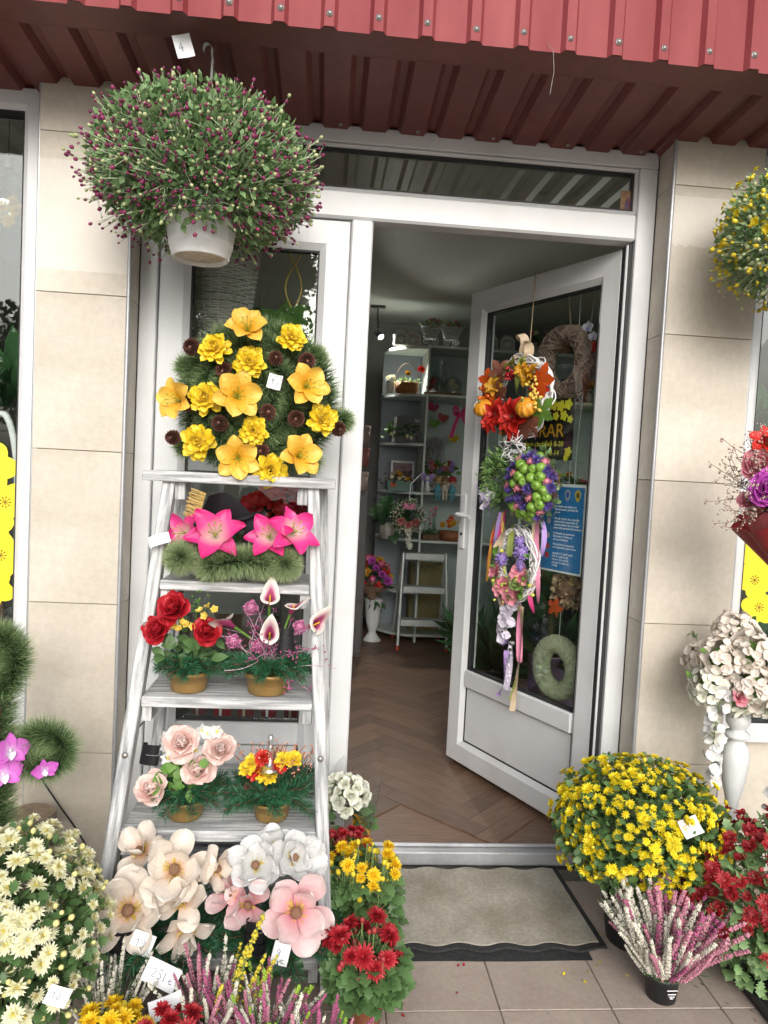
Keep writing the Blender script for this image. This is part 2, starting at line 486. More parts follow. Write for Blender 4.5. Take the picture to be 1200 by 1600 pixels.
# ------------------------------------------------------------------ room shell
def struct(name, mb, m):
    return tag(mb.part(name, m, smooth=False), kind='structure')
struct('wall_back', MB().box(-2.6, 3.0, 4.3, 4.45, -.02, 2.8), M_darkwall)
struct('wall_left', MB().box(-2.75, -2.601, .05, 4.45, -.02, 2.8), M_darkwall)
struct('wall_right', MB().box(3.001, 3.15, .05, 4.45, -.02, 2.8), M_plaster)
struct('ceiling', MB().box(-3.2, 3.4, .36, 4.5, 2.80, 2.95), M_ceil)
struct('wall_front', MB().box(-3.2, 3.4, .20, .358, 2.605, 3.3), M_plaster)
struct('wall_apron', MB().box(-3.2, -1.188, .10, .30, -.02, .50).box(1.19, 3.4, .10, .30, -.02, .50), M_tile)
fl = struct('floor', MB().box(-2.6, 3.0, .1645, 4.3, -.02, .046), M_wood_floor)
n_, W_ = 5, .092
L_ = n_ * W_
_pm = MB().box(0, L_ - .0012, 0, W_ - .0012, -.006, 0, c=.0008).mesh('plank', M_wood_floor, False)
c45 = math.cos(PI / 4)
for b in range(-60, 60):
    for mm in range(-8, 9):
        for vert in (0, 1):
            if not vert: px_, py_, an = b * W_ + 2 * L_ * mm, b * W_, 0
            else: px_, py_, an = b * W_ + L_ + W_ + 2 * L_ * mm, b * W_ - (L_ - W_), PI / 2
            ccx, ccy = (px_ + L_ / 2, py_ + W_ / 2) if not vert else (px_ - W_ / 2, py_ + L_ / 2)
            X, Y = (ccx - ccy) * c45 + .45, (ccx + ccy) * c45 + 1.6
            if not (-.25 < X < 1.15 and .345 < Y < 3.2): continue
            x0_, y0_ = (px_ - py_) * c45 + .45, (px_ + py_) * c45 + 1.6
            a = an + PI / 4
            inst(_pm, 'plank', fl, (x0_, y0_, .052), np.array([[math.cos(a), -math.sin(a), 0], [math.sin(a), math.cos(a), 0], [0, 0, 1]]))

# ------------------------------------------------------------------ red canopy over the shop front
cn = thing('sheet_metal_canopy', 'red corrugated metal canopy running over the whole shop front', 'canopy', (0, -.3, 2.6))
def corrugated(x0, x1, x_first, pitch, rib, slope, depth):
    xs = [(x0, 0)]
    x = x_first
    while x < x1:
        xs += [(x - rib / 2 - slope, 0), (x - rib / 2, depth), (x + rib / 2, depth), (x + rib / 2 + slope, 0)]
        x += pitch
    return [q for q in xs if x0 <= q[0] <= x1] + [(x1, 0)]
PITCH_R = .1315
FX = corrugated(-2.6, 2.8, -2.6 + .07, PITCH_R, .026, .010, .017)
zf0, zf1 = -.002, .78
rows_ = [[(x, -.115 - d, zf0) for x, d in FX], [(x, -.115 - d, zf1) for x, d in FX]]
fs = MB().sheet(rows_)
fs.part('fascia_sheet', M_sheet, cn, smooth=False)
MB().box(-2.6, 2.8, -.108, .55, .74, .79).part('roof_deck', M_zinc, cn, smooth=False)
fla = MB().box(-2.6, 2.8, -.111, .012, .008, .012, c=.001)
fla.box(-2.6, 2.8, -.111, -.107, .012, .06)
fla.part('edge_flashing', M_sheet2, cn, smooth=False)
SX = corrugated(-2.6, 2.8, -2.6 + .03, PITCH_R, .022, .016, .022)
zs = lambda y: .0075 + (-.02) * (y / .43)
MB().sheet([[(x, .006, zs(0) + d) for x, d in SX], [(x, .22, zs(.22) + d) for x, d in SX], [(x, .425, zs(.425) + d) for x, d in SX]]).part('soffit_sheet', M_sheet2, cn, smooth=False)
wash = MB().lathe([(.0001, -.0015), (.0095, -.0015), (.0098, 0), (.0075, .0022), (.0058, .0022), (.0055, .006), (.0001, .0062)], 12).mesh('screw', M_zinc)
x = -2.6 + .07
k = 0
while x < 2.8:
    if x > -1.5:
        inst(wash, 'screw', cn, (x + rng.normal() * .002, -.132, .032 + rng.normal() * .003), basis((0, -1, 0), (0, 0, 1)), rng.uniform(.9, 1.1))
        if k % 2 == 0:
            inst(wash, 'screw', cn, (x - .0255 + 1.5 * PITCH_R, .39, zs(.39) - .001 + 0.0), basis((0, 0, -1), (0, 1, 0)), .8)
    x += PITCH_R; k += 1
hw = MB().tube([(.30, -.12, .02), (.315, -.135, -.01), (.322, -.13, -.06), (.318, -.125, -.10), (.316, -.125, -.12)], .0007, 4)
hw.part('loose_wire', M_zinc, cn)

# ribbed ceiling sheet just inside the front, seen through the transom
IX = corrugated(-2.5, 2.9, -2.45, .125, .03, .016, -.022)
struct('ceiling_sheet', MB().sheet([[(x, .362, 2.74 + d) for x, d in IX], [(x, 1.45, 2.78 + d) for x, d in IX]]), mat('ribbed_white_sheet', (.62, .66, .60), (.54, .58, .52), rough=.5, scale=2))

# ------------------------------------------------------------------ door frame with transom
PF = [(0, .07), (0, 0), (.003, -.002), (.034, -.002), (.038, .0), (.054, .012), (.054, .07)]
df = thing('door_frame', 'white plastic door frame with a glazed transom between the two tiled pillars', 'door frame', (-.02, .12, 0))
def fb(name, x0, x1, y0, y1, z0, z1, m=M_pvc, c=.003, par=df, ox=.02):
    return MB().box(x0 + ox, x1 + ox, y0, y1, z0, z1, c=c).part(name, m, par, smooth=False)
fb('jamb', -.906, -.848, 0, .075, 0, 2.546)
fb('jamb', .812, .8785, 0, .075, 0, 2.546)
fb('jamb_rebate', .793, .811, .028, .075, .072, 2.29)
fb('gasket', .8005, .8115, .020, .0275, .072, 2.29, M_gasket, 0)
fb('gasket', .7905, .7928, .034, .07, .072, 2.285, M_gasket, 0)
fb('header', -.906, .8785, 0, .075, 2.547, 2.603)
fb('transom_bar', -.847, .811, -.002, .075, 2.291, 2.386, c=.008)
fb('mullion', -.199, -.124, -.003, .075, .072, 2.290, c=.006)
fb('threshold', -.847, .811, -.008, .044, .0, .050, M_alu, .004)
fb('threshold_ridge', -.847, .811, .030, .043, .0505, .062, M_alu, .003)
for q in mitre_frame(-.827, .832, 2.387, 2.546, [(0, .05), (0, .012), (.004, .008), (.012, .016), (.012, .05)]): q.part('glazing_bead', M_pvc, df, smooth=False)
for q in mitre_frame(-.813, .818, 2.4005, 2.5325, [(0, .045), (0, .018), (.005, .018), (.005, .045)]): q.part('gasket', M_gasket, df, smooth=False)
MB().box(-.807, .812, .028, .034, 2.4065, 2.5265).part('pane', glass_mat('transom_glass', (.80, .84, .82), .10), df, smooth=False)

# fixed glazed leaf on the left
def leaf(t, x0, x1, z0, z1, rail0, rail1):
    prof = [(0, .065), (0, .004), (.004, 0), (.082, 0), (.086, .003), (.104, .016), (.104, .065)]
    for q, nm in zip(mitre_frame(x0, x1, z0, z1, prof), ('bottom_rail', 'stile', 'top_rail', 'stile')):
        q.part(nm, M_pvc, t, smooth=False)
    MB().box(x0 + .1045, x1 - .1045, .003, .062, rail0, rail1, c=.006).part('middle_rail', M_pvc, t, smooth=False)
    gx0, gx1 = x0 + .1045, x1 - .1045
    for q in mitre_frame(gx0, gx1, rail1 + .0005, z1 - .1045, [(0, .05), (0, .0175), (.006, .0175), (.006, .05)]): q.part('gasket', M_gasket, t, smooth=False)
    MB().box(gx0 + .0062, gx1 - .0062, .028, .034, rail1 + .0067, z1 - .1107).part('pane', M_glass, t, smooth=False)
    for q in mitre_frame(gx0, gx1, z0 + .1045, rail0 - .0005, [(0, .05), (0, .017), (.004, .017), (.004, .05)]): q.part('gasket', M_gasket, t, smooth=False)
    MB().box(gx0 + .0042, gx1 - .0042, .020, .045, z0 + .109, rail0 - .005, c=.002).part('lower_panel', M_pvc, t, smooth=False)
side = thing('glazed_side_leaf', 'white fixed glazed door leaf behind the distressed wooden step shelf', 'door leaf', (0, .138, 0))
leaf(side, -.846, -.2005, .0735, 2.288, .424, .506)

# open door leaf, hinged on the right
TH = R(63)
HX, HY = .79, .18
DD = np.array((-math.cos(TH), math.sin(TH))); DN = np.array((-math.sin(TH), -math.cos(TH)))
def dpt(s, z, off=0.0):
    """point on the open door: S metres from the hinge, OFF metres out of its street face"""
    q = np.array((HX, HY)) + DD * s + DN * off
    return np.array((q[0], q[1], z))
DXV = np.array((-DD[0], -DD[1], 0.0)); DNV = np.array((DN[0], DN[1], 0.0)); ZV = np.array((0, 0, 1.0))
door = thing('open_door', 'white glazed shop door standing open inward hung with wreaths and ribbons', 'door', (HX, HY, 0), -TH)
leaf(door, -.88, 0, .075, 2.28, .44, .522)
def at_door(mb_name, mb, m, smooth=False, parent=door): return mb.part(mb_name, m, parent, smooth)
hp = MB().box(-.857, -.823, -.010, -.0005, 1.085, 1.345, c=.006).part('handle_plate', M_pvc, door, smooth=False)
hd = MB().tube([(-.84, -.011, 1.245), (-.84, -.045, 1.245), (-.832, -.055, 1.245), (-.80, -.058, 1.245), (-.735, -.052, 1.242)], [.011, .010, .0095, .009, .008], 10)
hd.part('handle', M_pvc, door)
MB().lathe([(.0001, 0), (.007, 0), (.007, .004), (.0001, .0045)], 10).part('keyhole', M_gasket, hp, loc=(-.84, -.0105, 1.155), basis=basis((0, -1, 0)))
for z in (.35, 1.2, 2.05):
    MB().tube([(.006, .078, z), (.006, .078, z + .09)], .009, 10).part('hinge', M_pvc, door)

# ------------------------------------------------------------------ shop windows either side
def shop_window(label, x0, x1, z0=.505, z1=2.60):
    t = thing('shop_window', label, 'window', ((x0 + x1) / 2, .06, 0))
    w = (x1 - x0) / 2
    for q in mitre_frame(-w, w, z0, z1, [(0, .09), (0, 0), (.05, 0), (.066, .012), (.066, .09)]): q.part('frame', M_pvc, t, smooth=False)
    for q in mitre_frame(-w + .0665, w - .0665, z0 + .0665, z1 - .0665, [(0, .07), (0, .014), (.005, .014), (.005, .07)]): q.part('gasket', M_gasket, t, smooth=False)
    MB().box(-w + .072, w - .072, .030, .036, z0 + .072, z1 - .072).part('pane', M_glass, t, smooth=False)
    return t
shop_window('white-framed shop window at the left edge with yellow flower prints', -3.0, -1.207)
shop_window('white-framed shop window at the right edge behind the hydrangea stand', 1.209, 3.0)

# ------------------------------------------------------------------ plant materials
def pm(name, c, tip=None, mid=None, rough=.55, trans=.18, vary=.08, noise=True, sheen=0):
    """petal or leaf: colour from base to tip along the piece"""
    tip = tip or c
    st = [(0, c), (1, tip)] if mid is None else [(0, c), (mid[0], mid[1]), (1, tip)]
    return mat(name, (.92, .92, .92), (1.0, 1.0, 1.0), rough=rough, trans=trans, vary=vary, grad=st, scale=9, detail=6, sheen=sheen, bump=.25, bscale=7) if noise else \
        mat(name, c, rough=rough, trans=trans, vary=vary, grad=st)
K_white = pm('cream_white_petal', (.80, .74, .22), (.86, .85, .68), (.40, (.86, .84, .52)))
K_yellow = pm('yellow_petal', (.78, .44, .01), (.86, .62, .015), rough=.5)
K_yellow2 = pm('bright_yellow_petal', (.78, .60, .006), (.84, .72, .02), rough=.5, vary=.12)
K_red = pm('dark_red_petal', (.20, .007, .012), (.46, .020, .030), rough=.5, vary=.2)
K_red2 = pm('crimson_petal', (.25, .008, .012), (.48, .018, .032), rough=.5, vary=.15)
K_silk_y = pm('golden_silk_petal', (.66, .36, .01), (.87, .67, .03), (.4, (.85, .60, .02)), rough=.45, vary=.05, sheen=.1)
K_silk_o = pm('amber_silk_petal', (.46, .34, .02), (.86, .58, .11), (.28, (.83, .44, .03)), rough=.42, vary=.05)
K_pink = pm('hot_pink_silk_petal', (.74, .62, .52), (.66, .012, .17), (.52, (.78, .06, .29)), rough=.38, vary=.06)
K_rose = pm('red_silk_rose', (.26, .005, .010), (.52, .015, .028), rough=.5, vary=.1)
K_rosep = pm('pale_pink_silk_rose', (.80, .36, .32), (.84, .68, .63), (.5, (.83, .58, .53)), rough=.5, vary=.06)
K_mag = pm('cream_silk_magnolia', (.72, .38, .24), (.76, .71, .64), (.38, (.76, .66, .57)), rough=.38, vary=.04)
K_magp = pm('pink_silk_magnolia', (.70, .20, .27), (.76, .65, .64), (.5, (.75, .50, .52)), rough=.38, vary=.04)
K_whs = pm('white_silk_petal', (.66, .67, .64), (.76, .76, .77), rough=.45, vary=.05)
K_calla = pm('calla_spathe', (.16, .012, .06), (.88, .85, .76), (.62, (.42, .06, .17)), rough=.35, vary=.05)
K_lilac = pm('magenta_orchid_petal', (.70, .50, .70), (.62, .10, .56), (.3, (.62, .16, .58)), rough=.45)
K_pomp = pm('pink_pompon', (.45, .10, .25), (.74, .30, .50), rough=.6)
K_yelc = pm('pale_yellow_silk', (.72, .48, .06), (.86, .70, .16), rough=.5)
K_hyd = pm('blush_hydrangea', (.70, .66, .40), (.85, .74, .67), (.25, (.85, .79, .71)), rough=.5, vary=.08)
K_orange = pm('orange_leaf_silk', (.60, .09, .01), (.74, .10, .012), rough=.5)
K_redl = pm('scarlet_silk', (.45, .012, .01), (.66, .03, .02), rough=.5)
K_lav = pm('lavender_petal', (.34, .20, .62), (.52, .42, .78), rough=.55)
K_lavw = pm('pale_lavender_petal', (.72, .64, .80), (.82, .80, .88), rough=.5)
K_coral = pm('coral_pink_petal', (.62, .12, .20), (.80, .34, .40), rough=.5)
K_peach = pm('peach_petal', (.78, .38, .26), (.84, .58, .46), rough=.5)
K_cent_y = mat('yellow_centre', (.62, .40, .01), (.74, .52, .02), rough=.8, scale=300)
K_cent_g = mat('green_centre', (.24, .34, .03), (.42, .46, .08), rough=.8, scale=300)
K_brown = mat('brown_knob', (.20, .105, .06), (.30, .17, .10), rough=.8, scale=260, bump=.5, bscale=400)
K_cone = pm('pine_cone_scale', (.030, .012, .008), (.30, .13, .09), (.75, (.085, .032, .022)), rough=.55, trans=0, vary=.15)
K_leaf = pm('chrysanthemum_leaf', (.065, .135, .042), (.115, .22, .075), rough=.5, trans=.2, vary=.1)
K_leaf_p = pm('grey_green_leaf', (.13, .25, .095), (.27, .42, .18), rough=.55, trans=.2)
K_leaf_d = pm('dark_green_leaf', (.028, .080, .032), (.065, .16, .06), rough=.4, trans=.15)
K_leaf_b = pm('bright_green_leaf', (.10, .22, .04), (.17, .34, .06), rough=.45, trans=.2)
K_stem = mat('green_stem', (.14, .22, .07), (.22, .30, .12), rough=.6, scale=30)
K_stem_p = mat('pale_stem', (.34, .44, .26), (.46, .55, .36), rough=.6, scale=30)
K_bud_y = mat('yellow_bud', (.55, .42, .02), (.74, .60, .04), rough=.6, scale=60)
K_bud_m = mat('wine_bud', (.11, .008, .045), (.24, .025, .10), rough=.6, scale=60)
K_bud_g = mat('green_bud', (.30, .36, .16), (.46, .50, .28), rough=.6, scale=60)
K_bud_r = mat('red_bud', (.22, .015, .02), (.40, .05, .05), rough=.6, scale=60)
K_bud_w = mat('cream_bud', (.66, .60, .20), (.78, .74, .36), rough=.6, scale=60)
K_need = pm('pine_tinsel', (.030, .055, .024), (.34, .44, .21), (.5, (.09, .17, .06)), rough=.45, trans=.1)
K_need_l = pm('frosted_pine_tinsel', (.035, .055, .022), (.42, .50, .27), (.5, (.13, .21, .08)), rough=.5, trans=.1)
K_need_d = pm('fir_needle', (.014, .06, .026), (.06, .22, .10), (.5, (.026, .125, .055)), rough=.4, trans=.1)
K_twig = mat('brown_twig', (.10, .055, .03), (.18, .10, .06), rough=.8, scale=60)
K_white_twig = mat('white_wicker', (.72, .72, .72), (.80, .80, .80), rough=.6, scale=40)
K_heath_m = mat('magenta_heather_bell', (.30, .05, .15), (.48, .14, .27), rough=.6, scale=120, vary=.15)
K_heath_w = mat('white_heather_bell', (.58, .55, .46), (.74, .71, .64), rough=.6, scale=120, vary=.06)
K_heath_p = mat('pink_heather_bell', (.42, .13, .22), (.60, .30, .36), rough=.6, scale=120, vary=.12)
K_heath_g = mat('lime_heather_tip', (.20, .36, .03), (.34, .50, .06), rough=.6, scale=120, vary=.15)
K_heath_y = mat('golden_heather_tip', (.58, .46, .03), (.70, .60, .06), rough=.6, scale=120, vary=.1)
M_paper = mat('paper_tag', (.82, .83, .86), (.76, .77, .80), rough=.7, scale=14)
M_ink = mat('blue_ink', (.05, .07, .22), rough=.5)
M_black_satin = mat('black_satin', (.010, .010, .012), rough=.38, spec=.4)

# ------------------------------------------------------------------ petals
SHAPES = {
    'oval': lambda v: np.sin(PI * np.clip(v, 0, 1) ** .75) ** .75 * .95 + .05,
    'strap': lambda v: np.clip(.45 + 1.1 * v, 0, 1) * np.sqrt(np.clip(1 - np.clip((v - .72) / .28, 0, 1) ** 2.2, 0, 1)) + .03,
    'round': lambda v: np.sin(PI * np.clip(.10 + .90 * v, 0, 1) ** 1.25) ** .6 * (1 - .06 * v) + .04,
    'lily': lambda v: np.clip(.30 + 1.15 * v, 0, 1) ** .9 * np.clip(1 - np.clip((v - .45) / .55, 0, 1) ** 2.6, 0, 1) ** .8 + .02,
    'spoon': lambda v: (.34 + .66 * np.sin(np.clip(v / .66, 0, 1) * PI / 2) ** 1.5) * np.sqrt(np.clip(1 - np.clip((v - .62) / .38, 0, 1) ** 2.4, 0, 1)) + .015,
    'point': lambda v: np.sin(PI * np.clip(v, 0, 1) ** .62) ** .9 * .96 + .04,
}
def petal(mb, L, W, th0, curl, az, r0=0.0, z0=0.0, cup=0.0, shape='oval', nv=4, nu=2, wave=0.0, m=0, seed=0, twist=0.0):
    """L long, W half-wide; th0 lift from the flower's plane, curl added along its length; flower axis +z"""
    v = np.linspace(0, 1, nv + 1)
    if nv > 3: v = 1 - (1 - v) ** 1.55
    u = np.linspace(-1, 1, nu + 1)
    th = th0 + curl * v
    dr, dz = np.cos(th), np.sin(th)
    st = np.diff(v) * L
    r = r0 + np.r_[0, np.cumsum((dr[1:] + dr[:-1]) / 2 * st)]
    z = z0 + np.r_[0, np.cumsum((dz[1:] + dz[:-1]) / 2 * st)]
    w = W * SHAPES[shape](v)
    rg = np.random.default_rng(seed + 11)
    off = cup * w[:, None] * (u[None, :] ** 2)
    if wave:
        ph = rg.uniform(0, 6.28, 2)
        off = off + wave * W * (np.abs(u)[None, :] ** 1.5) * np.sin(v[:, None] * 9 + ph[0] + u[None, :] * 2.2) * v[:, None]
        off = off + wave * .5 * W * np.sin(u[None, :] * 3 + ph[1]) * v[:, None] ** 3
    tw = twist * v[:, None]
    lat = u[None, :] * w[:, None] * np.cos(tw); off = off + u[None, :] * w[:, None] * np.sin(tw)
    nr, nz = -np.sin(th), np.cos(th)
    X = r[:, None] + off * nr[:, None]; Z = z[:, None] + off * nz[:, None]; Yl = lat
    c, s = math.cos(az), math.sin(az)
    G = np.stack([X * c - Yl * s, X * s + Yl * c, Z], -1)
    uvg = np.stack(np.broadcast_arrays((u[None, :] + 1) / 2, v[:, None]), -1).reshape(-1, 2)
    return mb.sheet(G, m, uvg)

def mum_mesh(name, layers, mats, seed=0, centre=.18, wj=.12):
    """daisy or chrysanthemum head of radius about 1; layers = (count, length, half-width, lift deg, curl deg, z0)"""
    rg = np.random.default_rng(seed); mb = MB()
    for k, (n, L, W, t, c, z0) in enumerate(layers):
        a0 = rg.uniform(0, 6)
        for i in range(n):
            petal(mb, L * rg.uniform(.85, 1.1), W * rg.uniform(.85, 1.1), R(t + rg.normal() * 6), R(c + rg.normal() * 9), a0 + 2 * PI * (i + rg.normal() * wj) / n,
                  r0=.06, z0=z0, cup=.5, shape='strap', nv=3, nu=2, seed=seed * 97 + i + k * 40)
    if centre: mb.ball((0, 0, layers[-1][5]), centre, 8, 5, 1, .55)
    petal(mb, .5, .22, R(-60), 0, 0, m=2); petal(mb, .4, .22, R(-60), 0, 3, m=2)
    mb.tube([(0, 0, -.05), (.02, .01, -.5), (.0, .05, -1.0)], [.06, .045, .04], 5, 2)
    return mb.mesh(name, mats)
MUM = [(17, .98, .13, 4, 6, 0.0), (15, .84, .13, 22, 10, .06), (12, .62, .12, 42, 14, .12), (8, .40, .10, 62, 14, .16)]
DAISY = [(14, .98, .15, 8, 4, 0.0), (12, .78, .14, 26, 6, .05)]
def mums(tag_, pmat, cmat, layers=MUM, n=3, centre=.18, smat=None):
    return [mum_mesh('flower', layers, [pmat, cmat, smat or K_stem], 7 * i + len(tag_), centre) for i in range(n)]
F_white = mums('white', K_white, K_cent_y)
F_yellow = mums('yellow', K_yellow, K_yellow)
F_crim = mums('crimson', K_red2, K_red2)
F_dred = mums('dkred', K_red, K_bud_r, DAISY, 3, .24)
F_ydaisy = mums('ydaisy', K_yellow2, K_cent_y, DAISY, 3, .28)
def bud_mesh(m): return MB().ball((0, 0, 0), 1, 7, 4, 0, 1.15).tube([(0, 0, -.8), (.1, 0, -3.0), (.1, .3, -6)], [.35, .25, .25], 4, 1).mesh('bud', [m, K_stem])

def lily_mesh(name, pmat, seed=0, th=62, curl=-62, L=1.0, W=.36, st=True, nv=8, nu=6, shape='lily'):
    rg = np.random.default_rng(seed); mb = MB()
    for i in range(6):
        o = i % 2
        petal(mb, L * rg.uniform(.92, 1.06), W * (.92 if o else 1.08), R(th - 6 * o + rg.normal() * 4), R(curl + rg.normal() * 8), i * PI / 3 + rg.normal() * .05,
              r0=.02, z0=-.02 * o, cup=.36, shape=shape, nv=nv, nu=nu, wave=.15, seed=seed * 13 + i, twist=rg.normal() * .15)
    if st:
        for i in range(6):
            a = i * PI / 3 + .4; q = rg.uniform(.5, .7)
            mb.tube([(0, 0, .05), (.06 * math.cos(a), .06 * math.sin(a), .3), (.2 * math.cos(a), .2 * math.sin(a), q)], [.016, .013, .012], 4, 1)
            mb.ball((.2 * math.cos(a), .2 * math.sin(a), q), .035, 5, 3, 1, 1.6)
    mb.lathe([(.09, .08), (.07, -.02), (.04, -.25), (.035, -.5)], 7, 1)
    return mb.mesh(name, [pmat, K_cent_g])

def dahlia_mesh(name, pmat, seed=0):
    rg = np.random.default_rng(seed); mb = MB()
    for n, L, W, t, c, z in ((12, 1.0, .24, 8, 8, 0), (11, .88, .23, 26, 6, .06), (9, .68, .21, 45, 10, .12), (7, .48, .18, 62, 12, .16), (4, .3, .13, 78, 10, .18)):
        a0 = rg.uniform(0, 6)
        for i in range(n):
            petal(mb, L * rg.uniform(.85, 1.1), W, R(t + rg.normal() * 7), R(c + rg.normal() * 14), a0 + 2 * PI * i / n + rg.normal() * .12, r0=.05, z0=z, cup=.35,
                  shape='strap', nv=4, nu=3, wave=.35, seed=seed * 31 + i + n * 50)
    mb.lathe([(.3, .05), (.12, -.1), (.05, -.4)], 8, 1)
    return mb.mesh(name, [pmat, K_stem])

def rose_mesh(name, pmat, seed=0, n=26, leafy=True):
    rg = np.random.default_rng(seed); mb = MB()
    for i in range(n):
        t = i / (n - 1)
        q = .10 + .55 * t
        petal(mb, .62 + .40 * t, .26 + .36 * t, R(96 - 50 * t ** 1.4 + rg.normal() * 4), R(12 - 66 * t ** 1.6), i * 2.39996 + rg.normal() * .1, r0=.03 + .16 * t, z0=.22 - .24 * t,
              cup=.5, shape='spoon', nv=6, nu=5, wave=.12, seed=seed * 17 + i)
    if leafy:
        for i in range(5): petal(mb, .5, .12, R(-20), R(-40), i * 1.256, r0=.1, z0=-.05, shape='point', m=1, nv=3)
    mb.lathe([(.22, .02), (.12, -.12), (.05, -.25), (.045, -.7)], 7, 1)
    return mb.mesh(name, [pmat, K_leaf_d])

def magnolia_mesh(name, pmat, seed=0, n=9, openness=1.0):
    rg = np.random.default_rng(seed); mb = MB()
    for i in range(n):
        ring = 0 if i < n // 2 + 1 else 1
        petal(mb, (1.0 if ring == 0 else .86) * rg.uniform(.85, 1.12), (.37 if ring == 0 else .33) * rg.uniform(.85, 1.1), R((10 if ring == 0 else 38) * (2 - openness) + rg.normal() * 9),
              R((26 if ring == 0 else 22) + rg.normal() * 16), i * 2 * PI / (n // 2 + 1 if ring == 0 else n - n // 2 - 1) + ring * .6 + rg.normal() * .1, r0=.08, z0=.05 * ring,
              cup=.34, shape='spoon', nv=10, nu=8, wave=.13, seed=seed * 23 + i)
    mb.ball((0, 0, .22), .145, 10, 7, 1, 1.2)
    for i in range(34):
        a = rg.uniform(0, 6.28); q = rg.uniform(.2, .36)
        mb.tube([(.08 * math.cos(a), .08 * math.sin(a), .06), (q * math.cos(a), q * math.sin(a), rg.uniform(.16, .3))], [.009, .012], 4, 2)
    mb.lathe([(.16, .03), (.08, -.1), (.05, -.5)], 7, 3)
    return mb.mesh(name, [pmat, K_brown, K_yelc, K_stem])

def calla_mesh(name, seed=0):
    mb = MB(); nu, nv = 22, 12
    u = np.linspace(-1, 1, nu + 1); v = np.linspace(0, 1, nv + 1)
    U, Vv = np.meshgrid(u, v)
    a = U * PI * .98
    top = .55 + .45 * np.cos(a) ** 3 * (np.cos(a) > 0) + .10 * np.cos(a)
    rr = .10 + .20 * Vv ** 1.3 + .22 * Vv ** 5
    z = Vv * top * 1.25 - .18 * Vv ** 8 * (1 - .8 * (np.cos(a) > .5))
    tipb = np.clip(1 - np.abs(U) / .35, 0, 1) ** 2 * Vv ** 4
    X = np.cos(a) * rr + tipb * .22; Y = np.sin(a) * rr * (1 + .0 * Vv); Z = z + tipb * .10
    X = X + np.where(np.abs(U) > .85, .03 * np.sign(U), 0)
    mb.sheet(np.stack([X, Y, Z], -1), 0)
    mb.tube([(0, 0, .05), (0, 0, .5), (.01, 0, .66)], [.045, .045, .03], 6, 1)
    mb.tube([(.0, 0, .06), (0, 0, -.4), (.06, 0, -1.1)], [.10, .07, .06], 7, 2)
    return mb.mesh(name, [K_calla, K_cent_y, K_leaf_b])

def floret_tpl(n=4, L=1.0, W=.55, lift=12, shape='round', nv=2, nu=2):
    mb = MB()
    for i in range(n): petal(mb, L, W, R(lift), R(10), i * 2 * PI / n, r0=.02, cup=.15, shape=shape, nv=nv, nu=nu, wave=.1, seed=i)
    return mb.tpl()

def orchid_mesh(name, pmat, cm, seed=0):
    rg = np.random.default_rng(seed); mb = MB()
    for az, L, W in ((PI / 2, .9, .30), (PI / 2 + 2.3, .85, .28), (PI / 2 - 2.3, .85, .28), (.15, 1.0, .52), (PI - .15, 1.0, .52)):
        petal(mb, L, W, R(15 + rg.normal() * 6), R(-12), az, r0=.05, cup=.15, shape='oval', nv=6, nu=4, wave=.15, seed=seed + int(az * 9))
    petal(mb, .5, .24, R(40), R(-40), -PI / 2, r0=.05, cup=.8, shape='oval', nv=5, nu=4, m=1)
    mb.ball((0, 0, .12), .1, 7, 4, 1)
    return mb.mesh(name, [pmat, cm])

def cone_mesh(name='pine_cone', seed=0):
    rg = np.random.default_rng(seed); mb = MB()
    mb.ball((0, 0, .45), .26, 8, 6, 0, 1.6)
    for i in range(64):
        t = i / 63.0
        a = i * 2.39996
        rad = .20 + .45 * math.sin(PI * min(t * .9 + .08, 1)) ** .8
        L = .62 * (1 - .5 * t)
        petal(mb, L, .19 * (1 - .45 * t), R(-5 + 58 * t), R(22), a, r0=rad * .35, z0=.05 + .8 * t, cup=-.5, shape='strap', nv=3, nu=2)
    return mb.mesh(name, [K_cone])

def pompon_mesh(name, pmat, seed=0, n=150):
    rg = np.random.default_rng(seed); mb = MB()
    d = nrm(rg.normal(size=(n, 3)))
    mb.ball((0, 0, 0), .62, 10, 7)
    T = MB(); petal(T, .45, .10, R(90), R(20), 0, shape='strap', nv=2, nu=2)
    mb.scatter(T.tpl(), d * .58, bases(d, rg), rg.uniform(.8, 1.15, n))
    return mb.mesh(name, [pmat])

# leaves
def leaf_tpl(kind='lobed'):
    """leaf along +z, normal +y, unit length"""
    if kind == 'lobed':
        hw = [(.0, .02), (.14, .10), (.24, .34), (.34, .20), (.48, .44), (.58, .24), (.72, .34), (.84, .16), (1.0, .0)]
    elif kind == 'oval':
        hw = [(0, .02), (.15, .18), (.35, .30), (.6, .28), (.82, .15), (1, 0)]
    elif kind == 'small':
        hw = [(0, .04), (.45, .30), (1, .0)]
    else:
        hw = [(0, .02), (.3, .07), (.7, .06), (1, 0)]
    mb = MB()
    G = [[(-w, .18 * w - .25 * (z - .3) ** 2 + .02, z), (0, -.25 * (z - .3) ** 2 + .02, z), (w, .18 * w - .25 * (z - .3) ** 2 + .02, z)] for z, w in hw]
    mb.sheet(G)
    return mb.tpl()
T_lobed, T_oval, T_small, T_blade = leaf_tpl('lobed'), leaf_tpl('oval'), leaf_tpl('small'), leaf_tpl('blade')
def octa_tpl():
    return [(np.array([(1, 0, 0), (-1, 0, 0), (0, 1, 0), (0, -1, 0), (0, 0, 1.15), (0, 0, -1.1)], float),
             np.array([(0, 2, 4), (2, 1, 4), (1, 3, 4), (3, 0, 4), (2, 0, 5), (1, 2, 5), (3, 1, 5), (0, 3, 5)]), np.zeros((6, 2)), np.zeros(8, int))]
T_octa = octa_tpl()
